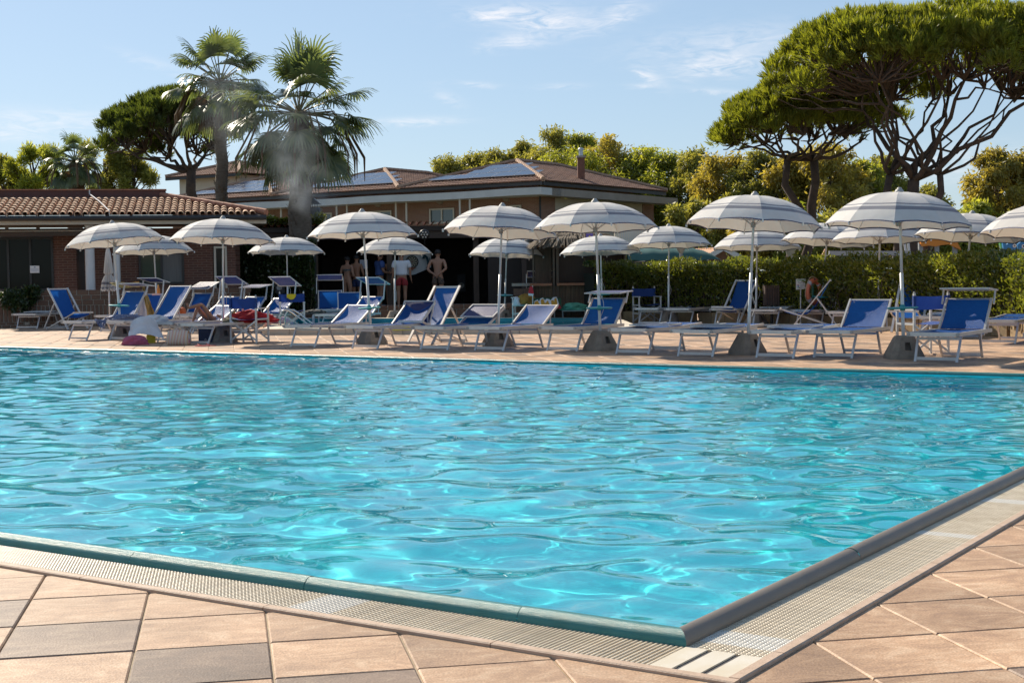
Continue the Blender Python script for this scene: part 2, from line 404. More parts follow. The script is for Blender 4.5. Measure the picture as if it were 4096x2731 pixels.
# ---- pool basin
def build_pool():
    mb = MB(); d = -1.25; i0 = .33; b1 = B_FAR - .03; a1 = A_END - .3
    c = [(i0, i0), (i0, b1), (a1, b1), (a1, i0)]
    top = [pool(a, b, -.0) for a, b in c]; bot = [pool(a, b, d) for a, b in c]
    mb.add(top + bot, [(4, 5, 6, 7)] + [(k, 4 + k, 4 + (k + 1) % 4, (k + 1) % 4) for k in range(4)])
    o = mb.build('pool_basin', M_BASIN, kind='structure')
    # rim that carries kerb, gutter and edge roll
    rim = MB()
    for a0, a1_, b0, b1_ in ((KO, A_END, KO, i0), (KO, i0, i0, B_FAR), (KO, A_END, B_FAR - .03, B_FAR + .045)):
        rim.add([pool(a0, b0, -.02), pool(a0, b1_, -.02), pool(a1_, b1_, -.02), pool(a1_, b0, -.02)], [(0, 1, 2, 3)])
    rim.build('gutter_channel', M_CHAN, kind='structure')
    return o
basin = build_pool()

# ---- water surface: real waves
def waves(X, Y, rs, n=120, lo=.21, hi=1.3, slope=.0092, chop=1.0):
    'sum of short choppy wave trains; returns displaced X, Y, Z'
    Z = np.zeros_like(X); DX = np.zeros_like(X); DY = np.zeros_like(X)
    for k in range(n):
        lam = lo * (hi / lo) ** (rs.rand() ** 1.1)
        ang = rs.normal(.2, 1.05) + (math.pi if rs.rand() < .35 else 0)
        sx, sy, kk = math.sin(ang), math.cos(ang), 2 * math.pi / lam
        ph = kk * (sx * X + sy * Y) + rs.rand() * 6.28 + .9 * np.sin(.8 * X + .5 * Y + rs.rand() * 6) + .9 * np.sin(1.1 * Y - .4 * X + rs.rand() * 6)
        A = slope / kk * (1 + .55 * np.sin(.55 * X + .35 * Y + rs.rand() * 6)); Z += A * np.sin(ph); c = A * chop * np.cos(ph); DX += c * sx; DY += c * sy
    for (cx, cy, lam, amp, ext) in [(*(G(px, py).xy), l, am, ex) for px, py, l, am, ex in ((2450, 2135, .16, .0030, .35), (3300, 1890, .22, .003, .6), (3900, 1640, .3, .004, 1.0), (1400, 2060, .2, .002, .5))]:
        r = np.hypot(X - cx, Y - cy); Z += amp * np.cos(2 * math.pi * r / lam) * np.exp(-(r / ext) ** 2)
    return X + DX, Y + DY, Z
def build_water():
    rs = np.random.RandomState(11)
    a = np.concatenate([np.linspace(.315, 21, 800), np.linspace(21.06, A_END - .32, 90)]); b = np.linspace(.315, B_FAR - .015, 460)
    A, B = np.meshgrid(a, b, indexing='ij')
    X = PO.x + A * E1.x + B * E2.x; Y = PO.y + A * E1.y + B * E2.y
    edge = np.minimum.reduce([A - a[0], a[-1] - A, B - b[0], b[-1] - B]); ew = np.clip(edge / .15, 0, 1)
    X2, Y2, Z = waves(X, Y, rs); X = X + (X2 - X) * ew; Y = Y + (Y2 - Y) * ew; Z = Z * (.4 + .6 * ew) - .006
    na, nb = A.shape
    i = (np.arange(na - 1)[:, None] * nb + np.arange(nb - 1)[None, :]).ravel()
    q = np.stack([i, i + 1, i + nb + 1, i + nb], -1)
    m = bpy.data.materials.new('pool_water'); m.use_nodes = True; nt = m.node_tree; nt.nodes.clear()
    o_ = nt.nodes.new('ShaderNodeOutputMaterial'); g = nt.nodes.new('ShaderNodeBsdfGlass'); g.inputs['IOR'].default_value = 1.33; g.inputs['Roughness'].default_value = 0; g.inputs['Color'].default_value = (.95, 1, 1, 1)
    tr = nt.nodes.new('ShaderNodeBsdfTransparent'); tr.inputs[0].default_value = (.93, .99, 1, 1)
    lw = nt.nodes.new('ShaderNodeLayerWeight'); lw.inputs[0].default_value = .5
    pw = nt.nodes.new('ShaderNodeMath'); pw.operation = 'POWER'; pw.inputs[1].default_value = 5.0; nt.links.new(lw.outputs['Facing'], pw.inputs[0])
    fr = nt.nodes.new('ShaderNodeMath'); fr.operation = 'MULTIPLY_ADD'; fr.inputs[1].default_value = .98; fr.inputs[2].default_value = .02; nt.links.new(pw.outputs[0], fr.inputs[0])
    gl = nt.nodes.new('ShaderNodeBsdfGlossy'); gl.inputs['Roughness'].default_value = 0.0
    wt = nt.nodes.new('ShaderNodeMixShader'); nt.links.new(fr.outputs[0], wt.inputs[0]); nt.links.new(tr.outputs[0], wt.inputs[1]); nt.links.new(gl.outputs[0], wt.inputs[2])
    mx = nt.nodes.new('ShaderNodeMixShader'); mx.inputs[0].default_value = WMIX; nt.links.new(g.outputs[0], mx.inputs[1]); nt.links.new(wt.outputs[0], mx.inputs[2])
    nt.links.new(mx.outputs[0], o_.inputs[0])
    me = np_mesh('water', np.stack([X, Y, Z], -1).reshape(-1, 3), q, m, smooth=True)
    o = link('water', me, kind='structure')
    if CAUSTICS:
        o.cycles.is_caustics_caster = True; basin.cycles.is_caustics_receiver = True; sun_l.cycles.is_caustics_light = True
    return o
CAUSTICS = True; WMIX = 0.1
build_water()

# ---- kerb, grating, corner plate, edge rolls
def build_edges():
    kerb = link('pool_kerb', None, kind='structure'); kerb.empty_display_size = .2
    w = .042
    def kerb_piece(f, t0, t1):      # f(t, s, z): t along, s across from the outer line inward
        mb = MB(); g = .002; zt = .013
        prof = [(0, -.03), (0, zt - .004), (.005, zt), (w - .004, zt), (w, zt - .004), (w, -.03)]
        n = len(prof); vs = [f(t0 + g, s, z) for s, z in prof] + [f(t1 - g, s, z) for s, z in prof]
        fs = [(k, k + 1, n + k + 1, n + k) for k in range(n - 1)] + [tuple(range(n)), tuple(range(2 * n - 1, n - 1, -1))]
        mb.add(vs, fs); mb.build('kerb_stone', M_KERB, kerb)
    fL = lambda t, s, z: pool(t, KO + s, z); fR = lambda t, s, z: pool(KO + s, t, z)
    t = KO
    for k, L in enumerate([.86, 1.0, 1.0, 1.0, 1.0, 1.0, 1.0, 1.0, 1.0, 1.0, 1.0]): kerb_piece(fL, t, t + L); t += L
    t = KO + w
    for k, L in enumerate([.33, .97, .62, .98, .98, .98, .98, .98, .98, .98, .98, .98, .98, .5]): kerb_piece(fR, t, t + L); t += L
    # gratings
    s0, s1 = KO + w + .002, .288
    nb = 15; Ls = s1 - s0; ww = .0115; mb = MB()
    vs = []; fs = []
    st = [(0, -.004)]
    for k in range(nb):
        x = Ls * (k + .5) / nb; h = Ls / nb
        st += [(x - h * .36, .0025), (x + h * .02, .0045), (x + h * .36, .0025)] if False else [(x - h * .30, .0042), (x + h * .30, .0042), (x + h * .5, .0028)]
    st[0] = (0, .0028)
    for x, z in st:
        vs += [(-ww / 2, x, -.012), (-ww / 2, x, z - .0015), (-ww * .28, x, z), (ww * .28, x, z), (ww / 2, x, z - .0015), (ww / 2, x, -.012)]
    for k in range(len(st) - 1):
        for c in range(5): fs.append((k * 6 + c, k * 6 + c + 1, (k + 1) * 6 + c + 1, (k + 1) * 6 + c))
    fs += [(0, 1, 2, 3, 4, 5)[::-1], tuple(len(vs) - 6 + c for c in range(6))]
    mb.add(vs, fs)
    me_c = mb.mesh('slat', M_SLAT); me_w = mb.mesh('slat', M_SLATW)
    pitch = .0182; cand = []
    CO = .283                                    # inner corner of the gutter
    for side in (0, 1):
        n = int((6.3 if side == 0 else 8.5) / pitch)
        for k in range(n):
            t_ = CO + .012 + k * pitch
            if side == 0: base = pool(t_, s0); ang = math.atan2(E2.y, E2.x) - math.pi / 2
            else: base = pool(s0, t_); ang = math.atan2(E1.y, E1.x) - math.pi / 2
            c = pool(t_, .13) if side == 0 else pool(.13, t_)
            px, py, dz = proj(c); vis = -60 < px < 4160 and py < 2800
            white = any(abs(t_ - w0) < hw for w0, hw in (((1.68, .10), (4.4, .08)) if side == 0 else ((.46, .075), (2.62, .05), (3.7, .06), (5.2, .08))))
            cand.append((1 / dz ** 2 if vis else 0, side, base, ang, white, (k % 15 == 14)))
    cand.sort(key=lambda c: -c[0])
    gr = [thing('gutter_grate', 'cream ribbed gutter grate along the near left pool edge beside the teal roll', 'grate', pool(1.5, s0), 0),
          thing('gutter_grate', 'cream ribbed gutter grate along the right pool edge beside the taupe roll', 'grate', pool(s0, 1.5), 0)]
    rest = [MB(), MB()]
    for idx, (sz, side, base, ang, white, skip) in enumerate(cand):
        if skip and (idx * 7) % 3: pass
        if idx < 300:
            o = link('slat', me_w if white else me_c, gr[side], loc=base - gr[side].location, rz=ang)
        else:
            rt = rot2(ang); rest[side].mi = 1 if white else 0
            rest[side].add([rt @ Vector(v) + base - gr[side].location for v in mb.v], mb.f)
    for side in (0, 1): rest[side].build('slats_beyond', [M_SLAT, M_SLATW], gr[side], kind='stuff')
    # corner plate
    cp = thing('corner_plate', 'white gutter corner plate with two dark slots at the near pool corner', 'plate', pool(.13, .13))
    def pl(a0, a1, b0, b1, z0, z1): 
        m_ = MB(); m_.obox(pool(a0, b0, z0) - cp.location, E1 * (a1 - a0), E2 * (b1 - b0), Vector((0, 0, z1 - z0))); return m_
    q0, q1 = KO + w + .001, .281
    W = q1 - q0
    for k in range(3): pl(q0 + W * (k * .36 + .0) , q0 + W * (k * .36 + .28), q0, q1, -.015, .006).build('panel', M_PLATE, cp)
    for k in range(2): pl(q0 + W * (k * .36 + .28), q0 + W * (k * .36 + .36), q0 + .004, q1 - .004, -.015, .001).build('slot', M_SLOT, cp)
    # edge rolls (half-round foam rolls)
    def roll(name, label, f, t0, t1, L, m_, c, r, zc, offs=0, miter=None):
        cen = f((t0 + min(t1, t0 + 6)) / 2, c, 0); o = thing(name, label, 'edge roll', cen)
        t = t0; k = 0
        while t < t1 - .05:
            e = min(t + L * (1.0 if k else offs or 1.0), t1); mbx = MB(); n = 14; ns = 7
            vs = []
            wob = random.uniform(-.0015, .0015)
            for i in range(ns):
                tt = t + .0015 + (e - t - .003) * i / (ns - 1)
                rr = r
                for j in range(n + 1):
                    an = -R(25) + R(230) * j / n
                    s_ = c + math.cos(an) * rr; z_ = zc + math.sin(an) * rr + wob
                    tm = max(tt, s_) if (miter and k == 0 and i == 0) else tt
                    if miter and k == 0 and i == 0: tm = s_
                    vs.append(f(tm, s_, z_) - cen)
            fs = [(i * (n + 1) + j, i * (n + 1) + j + 1, (i + 1) * (n + 1) + j + 1, (i + 1) * (n + 1) + j) for i in range(ns - 1) for j in range(n)]
            mbx.add(vs, fs)
            mbx.build('roll_segment', m_, o, smooth=True)
            t = e; k += 1
        return o
    c, r, zc = .325, .044, .006
    roll('pool_edge_roll', 'glossy wet teal foam roll along the near left pool edge', lambda t, s, z: pool(t, s, z), c, 9, .98, M_TEAL, c, r, zc, .62, True)
    roll('pool_edge_roll', 'dry taupe foam roll along the right pool edge', lambda t, s, z: pool(s, t, z), c, B_FAR - .05, 1.55, M_TAUPE, c, r, zc, 1, True)
    roll('pool_edge_roll', 'thin teal roll along the far pool edge below the loungers', lambda t, s, z: pool(t, B_FAR + .01 - s, z), .3, A_END, 1.5, M_TEAL, 0, .035, .004)
build_edges()
# ================================================================ furniture: materials
M_CANVAS = mat('umbrella_canvas', (.63, .61, .58), .8, col2=(.55, .525, .49), vscale=3, transl=(.15, (.72, .66, .56)), rnd=.06, bump=.5, bscale=9)
M_STRIPE = mat('umbrella_stripe', (.23, .235, .265), .8, transl=(.2, (.3, .28, .27)))
M_NAVY = mat('umbrella_piping', (.035, .045, .10), .7)
M_ALU = mat('white_aluminium', (.62, .60, .57), .38, .25, var=.12, vscale=10, rnd=.04)
M_POLE = mat('umbrella_pole', (.66, .67, .66), .4, .1, var=.1, vscale=12)
M_CAP = mat('grey_plastic', (.34, .33, .31), .6)
M_CONC = mat('concrete_base', (.33, .27, .205), .9, col2=(.22, .175, .135), vscale=7, bump=.6, bscale=90, rnd=.08)
M_CONCD = mat('concrete_recess', (.15, .125, .10), .9)
M_TRAY = mat('teal_tray', (.02, .29, .31), .4, var=.1, rnd=.06)
M_BLUE = mat('blue_mesh', (.010, .072, .28), .5, col2=(.014, .10, .36), vscale=30, bump=.6, bscale=600, spec=.2, transl=(.32, (.012, .14, .58)), rnd=.10)
M_BLUEC = mat('blue_canvas', (.010, .05, .23), .75, var=.1, vscale=30, bump=.15, bscale=400, transl=(.14, (.015, .05, .32)), rnd=.08)
M_NAVYF = mat('navy_shade_fabric', (.022, .03, .12), .6, var=.1, bump=.3, bscale=700, transl=(.12, (.03, .06, .24)), rnd=.1)

# ---------------------------------------------------------------- umbrella
def canopy_prof(r): return -(.02 * r + .42 * r ** 2.7)
UMB = {}
def umb_meshes():
    if UMB: return UMB
    NR = 10; sub = 4
    rings = [.035, .10, .2, .3, .4, .5, .6, .68, .705, .732, .768, .832, .88, .94, .985, 1.0]
    rows = []
    mb = MB(); vs = []
    for r in rings:
        for k in range(NR * sub):
            a = 2 * math.pi * k / (NR * sub); f = (k % sub) / sub
            s = math.sin(math.pi * f)
            rr = r * (1 - .052 * s * min(1, r * 1.3)); z = canopy_prof(r) + .026 * s * r ** 4 - .012 * s * r * (1 - r) * 4
            vs.append((rr * math.cos(a), rr * math.sin(a), z))
    n = NR * sub
    mb.v = vs
    for i in range(len(rings) - 1):
        r0, r1 = rings[i], rings[i + 1]; m = 0
        if (r0, r1) in ((.705, .732), (.768, .832)): m = 1
        if r0 == .985: m = 2
        for k in range(n):
            k2 = (k + 1) % n; mb.f.append((i * n + k, (i + 1) * n + k, (i + 1) * n + k2, i * n + k2)); mb.m.append(m)
    UMB['canopy'] = mb.mesh('canopy', [M_CANVAS, M_STRIPE, M_NAVY], smooth=False)
    # smooth along the radius only: mark rib edges sharp by auto smoothing with angle
    UMB['canopy'].polygons.foreach_set('use_smooth', [True] * len(mb.f))
    sharp = UMB['canopy'].attributes.new('sharp_edge', 'BOOLEAN', 'EDGE')
    ed = np.empty(len(UMB['canopy'].edges) * 2, np.int32); UMB['canopy'].edges.foreach_get('vertices', ed); ed = ed.reshape(-1, 2)
    sh = (ed[:, 0] % n == ed[:, 1] % n) & (ed[:, 0] % n % sub == 0)
    sharp.data.foreach_set('value', sh)
    mb = MB()
    for k in range(1): mb.tube([(.03, 0, -.02)] + [(r * .99, 0, canopy_prof(r) - .012) for r in (.2, .4, .6, .8, .97)], .006, 4)
    mb.box((.985, 0, canopy_prof(.985) - .02), (.03, .016, .045))
    UMB['rib'] = mb.mesh('rib', M_ALU)
    mb = MB(); mb.tube([(.03, 0, -.42), (.5, 0, canopy_prof(.5) - .02)], .005, 4); UMB['strut'] = mb.mesh('strut', M_ALU)
    mb = MB(); mb.lathe([(.001, .062), (.02, .06), (.031, .05), (.034, .036), (.05, .030), (.052, .016), (.062, .008), (.07, -.012), (.05, -.02)][::-1], 14); UMB['finial'] = mb.mesh('finial', M_CAP, True)
    mb = MB(); mb.lathe([(.02, -.46), (.036, -.45), (.036, -.39), (.02, -.38)], 10); UMB['hub'] = mb.mesh('hub', M_CAP, True)
    mb = MB(); mb.lathe([(.001, -.03), (.035, -.03), (.035, -.012), (.19, -.010), (.205, 0), (.205, .012), (.19, .018), (.035, .018), (.03, .05), (.02, .05)], 28); UMB['tray'] = mb.mesh('tray', M_TRAY, False)
    # concrete block: chamfered frustum with a recess in the front
    def ring(w, z, c): h = w / 2; return [(-h + c, -h, z), (h - c, -h, z), (h, -h + c, z), (h, h - c, z), (h - c, h, z), (-h + c, h, z), (-h, h - c, z), (-h, -h + c, z)]
    mb = MB(); A = ring(.47, 0, .07); A2 = ring(.46, .05, .07); B = ring(.25, .29, .05); Bt = ring(.21, .31, .045)
    vs = A + A2 + B + Bt; fs = []
    for q in range(3):
        for k in range(8):
            k2 = (k + 1) % 8
            if q == 1 and k == 0: continue
            fs.append((q * 8 + k, q * 8 + k2, (q + 1) * 8 + k2, (q + 1) * 8 + k))
    fs.append(tuple(range(24, 32)))
    # front face with recess
    a0, a1, b1, b0 = (Vector(vs[i]) for i in (8, 9, 17, 16))
    def bl(s, t): return (a0 * (1 - s) + a1 * s) * (1 - t) + (b0 * (1 - s) + b1 * s) * t
    o = len(vs); hole = [bl(.33, .28), bl(.66, .28), bl(.66, .72), bl(.33, .72)]; inn = [p + Vector((0, .06, 0)) for p in hole]
    vs = vs + [tuple(p) for p in hole] + [tuple(p) for p in inn]
    out = (8, 9, 17, 16)
    for k in range(4): fs.append((out[k], out[(k + 1) % 4], o + (k + 1) % 4, o + k))
    mb.add(vs, fs); mb.mi = 1
    for k in range(4): mb.f.append((o + k, o + (k + 1) % 4, o + 4 + (k + 1) % 4, o + 4 + k)); mb.m.append(1)
    mb.f.append((o + 4, o + 5, o + 6, o + 7)); mb.m.append(1)
    UMB['base'] = mb.mesh('concrete_base', [M_CONC, M_CONCD])
    mb = MB(); pts = []
    for k in range(15): t = k / 14; pts.append((.028 + .05 * math.sin(t * 3.1), .012 * math.sin(t * 9), -.33 * t))
    mb.tube(pts, .0045, 5); mb.tube([(.03 * math.cos(a), .03 * math.sin(a), .01 * math.sin(2 * a)) for a in np.linspace(0, 6.28, 12)], .005, 5); UMB['rope'] = mb.mesh('rope', M_CANVAS)
    return UMB
def umbrella(label, base, top_px, diam_px=None, tray=None, rope=False, Y=None, block=True, rz=.3, rad=1.0, tilt=(0, 0), grp='striped pool umbrellas'):
    'base = ground point, top_px = photograph pixel of the finial'
    m = umb_meshes(); Y = Y if Y is not None else base.y
    top = P(top_px[0], top_px[1], Y); H = top.z
    t = thing('umbrella', label, 'umbrella', base, 0, grp)
    loc = top - base; d = loc.normalized()
    mb = MB(); n0 = Vector((0, 0, 0.02)); mb.tube([n0, n0 + (loc - n0) * .5], .0235, 10); mb.tube([n0 + (loc - n0) * .49, loc - d * .03], .0185, 10)
    mb.build('pole', M_POLE, t, smooth=True)
    if block: link('concrete_base', m['base'], t, rz=R(random.uniform(-25, 25)) + .3)
    q = Vector((0, 0, 1)).rotation_difference((d + Vector((tilt[0], tilt[1] + .055, 0))).normalized())
    rot = (q.to_matrix() @ rot2(rz)).to_euler()
    off = d * -.05
    def put(nm, par=t, ang=0, sc=1.0):
        o = link(nm, m[nm], par); o.rotation_euler = (q.to_matrix() @ rot2(rz + ang)).to_euler(); o.location = loc + off; o.scale = (sc, sc, sc); return o
    rv = random.Random(label); kz = rv.uniform(.9, 1.07)
    put('canopy', sc=rad).scale = (rad * rv.uniform(.98, 1.02), rad * rv.uniform(.98, 1.02), rad * kz); fo = put('finial'); fo.location = loc + off + d * .005; put('hub', sc=rad)
    for k in range(10):
        put('rib', ang=2 * math.pi * k / 10, sc=rad).scale.z = rad * kz; put('strut', ang=2 * math.pi * k / 10, sc=rad)
    if tray:
        for z in (tray if isinstance(tray, (list, tuple)) else [tray]):
            o = link('tray', m['tray'], t); o.location = n0 + d * (z / d.z); o.rotation_euler = (R(random.uniform(-3, 3)), R(random.uniform(-4, 4)), 0)
    if rope:
        o = link('rope', m['rope'], t); o.location = n0 + d * (1.0 if rope is True else rope); o.rotation_euler.z = random.uniform(-1, 1)
    return t

# ---------------------------------------------------------------- lounger
LM = {}
LW = .66
def lounger(label, foot_l, foot_r, back=35, shade=None, grp='blue sun loungers', rz=None, at=None, caps=True, shade_ang=None, sag=.03, L=.54):
    'foot_l/foot_r: photograph pixels of the two front leg ends; shade: None, up, front, folded'
    if at is None:
        a, b = G(*foot_l), G(*foot_r); at = (a + b) / 2
    ang = (math.atan2(E2.y, E2.x) - math.pi / 2) if rz is None else rz
    t = thing('sun_lounger', label, 'sun lounger', at, ang, grp)
    h = .365; y0 = -.10; yh = 1.17; x = LW / 2
    def get(key, fn, mats, smooth=False, sharp=None):
        if key not in LM:
            mb = MB(); fn(mb); LM[key] = mb.mesh(key[0], mats, smooth)
        return link(key[0], LM[key], t)
    def frame(mb):
        for s in (-1, 1): mb.bar((s * x, y0, h), (s * x, yh + .22, h), .028, .048)
        mb.bar((-x - .013, y0 - .012, h), (x + .013, y0 - .012, h), .026, .05)
        mb.bar((-x, yh + .02, h - .03), (x, yh + .02, h - .03), .024, .024)
        mb.bar((-x, yh + .20, h - .01), (x, yh + .20, h - .01), .024, .024)
    get(('frame',), frame, M_ALU)
    def cap(mb): mb.tube([(0, 0, 0), (0, -.012, 0)], .023, 10)
    for s in (-1, 1):
        if caps: o = get(('end_cap',), cap, M_CAP); o.location = (s * (x - .012), y0 - .026, h)
    for s in (-1, 1):
        def lf(mb, s=s): mb.bar((s * (x - .05), .16, h - .03), (s * (x - .06), 0, 0), .03, .022, (0, 1, 0))
        get(('leg', s, 0), lf, M_ALU)
        def lr(mb, s=s): mb.bar((s * (x - .05), 1.0, h - .03), (s * (x - .06), 1.18, 0), .03, .022, (0, 1, 0))
        get(('leg', s, 1), lr, M_ALU)
    get(('stretcher', 0), lambda mb: mb.bar((-x + .06, .02, .045), (x - .06, .02, .045), .012, .04), M_ALU)
    get(('stretcher', 1), lambda mb: mb.bar((-x + .05, .13, .30), (x - .05, .13, .30), .014, .035), M_ALU)
    get(('stretcher', 2), lambda mb: mb.bar((-x + .06, 1.16, .045), (x - .06, 1.16, .045), .012, .04), M_ALU)
    get(('stretcher', 3), lambda mb: mb.bar((-x + .05, 1.03, .30), (x - .05, 1.03, .30), .014, .035), M_ALU)
    def sheet(mb, p0, p1, w0, w1, sag, n=10, m=8, nrm=Vector((0, 0, 1))):
        vs = []
        for i in range(n + 1):
            f = i / n; c = Vector(p0).lerp(Vector(p1), f)
            for j in range(m + 1):
                g = j / m; vs.append(c + Vector((((w0 + (w1 - w0) * f)) * (g - .5), 0, 0)) - nrm * sag * (4 * f * (1 - f)) * (.4 + .6 * math.sin(math.pi * g)))
        fs = [(i * (m + 1) + j, i * (m + 1) + j + 1, (i + 1) * (m + 1) + j + 1, (i + 1) * (m + 1) + j) for i in range(n) for j in range(m)]
        mb.add(vs, fs)
    get(('seat_fabric',), lambda mb: sheet(mb, (0, y0, h + .018), (0, yh, h + .015), LW - .03, LW - .03, .03), M_BLUE, True)
    c, s_ = math.cos(R(back)), math.sin(R(back)); bx = x - .035
    o0 = Vector((0, yh - .02, h + .02)); dv = Vector((0, c, s_)); nv = Vector((0, -s_, c))
    def bf(mb):
        for s in (-1, 1): mb.bar(o0 + Vector((s * (bx + .012), 0, 0)) - dv * .10, o0 + Vector((s * (bx + .012), 0, 0)) + dv * L, .026, .036, nv)
        mb.bar(o0 + dv * (L - .02) + Vector((-bx, 0, 0)), o0 + dv * (L - .02) + Vector((bx, 0, 0)), .03, .024, nv)
        if back > 8:
            for s in (-1, 1): mb.bar(o0 + dv * .27 + Vector((s * bx, 0, 0)), (s * bx, yh + .20, h), .02, .016, (0, 1, 0))
    get(('backrest_frame', back, L), bf, M_ALU)
    sg = .06 if back > 20 else .02
    get(('back_fabric', back, L), lambda mb: sheet(mb, o0 + dv * .0 + nv * .005, o0 + dv * (L - .025) + nv * .014, 2 * bx - .01, 2 * bx - .03, sg, nrm=nv), M_BLUE, True)
    def panel(key, p0, up, side_arm):
        up = Vector(up).normalized(); SL = .44
        nr = up.cross(Vector((1, 0, 0))).normalized()
        def fr(mb):
            for s in (-1, 1): mb.bar(Vector(p0) + Vector((s * x, 0, 0)), Vector(p0) + Vector((s * x, 0, 0)) + up * SL, .02, .02, nr)
            for k in (0.012, SL - .012): mb.bar(Vector(p0) + up * k + Vector((-x, 0, 0)), Vector(p0) + up * k + Vector((x, 0, 0)), .02, .02, nr)
            if side_arm:
                for s in (-1, 1):
                    mb.bar(Vector(p0) + up * SL * side_arm + Vector((s * (x + .022), 0, 0)), o0 + dv * (L - .1) + Vector((s * (x + .022), 0, 0)), .018, .03, (0, 1, 0))
        fo = get(('sunshade_frame',) + key, fr, M_ALU)
        key2 = ('sunshade_fabric',) + key
        if key2 not in LM:
            mb = MB(); sheet(mb, Vector(p0) + up * .02 + nr * .012, Vector(p0) + up * (SL - .02) + nr * .012, 2 * x - .02, 2 * x - .02, .015, nrm=nr); LM[key2] = mb.mesh('sunshade_fabric', M_NAVYF, True)
        link('sunshade_fabric', LM[key2], fo)
    if shade == 'up':
        a_ = -8 if shade_ang is None else shade_ang
        ca, sa = math.cos(R(a_)), math.sin(R(a_)); top = o0 + dv * (L - .05)
        up = Vector((0, -ca, -sa)); p0 = top + Vector((0, .24, .15)) 
        panel((back, 'up', a_, L), p0, up, .45)
    elif shade == 'high':
        a_ = 20 if shade_ang is None else shade_ang
        top = o0 + dv * (L - .05); up = Vector((0, -math.cos(R(a_)), -math.sin(R(a_))))
        panel((back, 'high', a_, L), top + Vector((0, .24, .31)), up, .5)
    elif shade == 'front':
        a_ = 62 if shade_ang is None else shade_ang
        p1 = o0 + dv * (L - .0) + nv * .05; up = Vector((0, math.cos(R(a_)), math.sin(R(a_))))
        panel((back, 'front', a_, L), p1 - up * .44, up, 0)
    elif shade == 'folded':
        panel((back, 'folded'), Vector((0, .52, h + .045)), (0, 1, .03), 0)
    return t

# ---------------------------------------------------------------- deck chair
def deck_chair(label, at, rz, grp='sling deck chairs', fold=0):
    t = thing('deck_chair', label, 'deck chair', at, rz, grp); W = .56
    def get(key, fn, mats, smooth=False):
        if ('dk',) + key not in LM:
            mb = MB(); fn(mb); LM[('dk',) + key] = mb.mesh(key[0], mats, smooth)
        return link(key[0], LM[('dk',) + key], t)
    x = W / 2
    # long rails: from front foot to tall back; crossing rails: from rear foot to seat front
    A0, A1 = Vector((0, -.42, .02)), Vector((0, .62, .98)); B0, B1 = Vector((0, .62, .02)), Vector((0, -.52, .42))
    A1 = Vector((0, .50, 1.02)); A0 = Vector((0, -.30, .02))
    for s in (-1, 1):
        get(('long_rail', s), lambda mb, s=s: mb.bar(A0 + Vector((s * x, 0, 0)), A1 + Vector((s * x, 0, 0)), .024, .045, (1, 0, 0)), M_ALU)
        get(('cross_rail', s), lambda mb, s=s: mb.bar(B0 + Vector((s * (x - .03), 0, 0)), B1 + Vector((s * (x - .03), 0, 0)), .022, .04, (1, 0, 0)), M_ALU)
        get(('prop', s), lambda mb, s=s: mb.bar((s * (x + .02), .66, .03), (s * (x + .02), .22, .64), .02, .03, (1, 0, 0)), M_ALU)
    get(('top_bar',), lambda mb: mb.bar(A1 + Vector((-x, 0, -.02)), A1 + Vector((x, 0, -.02)), .03, .035), M_ALU)
    get(('front_bar',), lambda mb: mb.bar(B1 + Vector((-x, 0, 0)), B1 + Vector((x, 0, 0)), .035, .04), M_ALU)
    get(('rear_bar',), lambda mb: mb.bar(B0 + Vector((-x, 0, .01)), B0 + Vector((x, 0, .01)), .02, .03), M_ALU)
    get(('rear_brace',), lambda mb: mb.bar((-x - .02, .64, .06), (x + .02, .64, .06), .02, .03), M_ALU)
    def sl(mb):
        ctrl = [A1 + Vector((0, -.01, -.03)), Vector((0, .36, .78)), Vector((0, .20, .50)), Vector((0, .02, .33)), Vector((0, -.22, .31)), Vector((0, -.42, .36)), B1 + Vector((0, 0, .015))]
        n = 6; vs = []
        for i, c in enumerate(ctrl):
            for j in range(n + 1): g = j / n; vs.append(c + Vector(((W - .09) * (g - .5), 0, -.03 * math.sin(math.pi * g) * math.sin(math.pi * i / 6))))
        mb.add(vs, [(i * (n + 1) + j, i * (n + 1) + j + 1, (i + 1) * (n + 1) + j + 1, (i + 1) * (n + 1) + j) for i in range(6) for j in range(n)])
    get(('sling',), sl, M_BLUE, True)
    return t

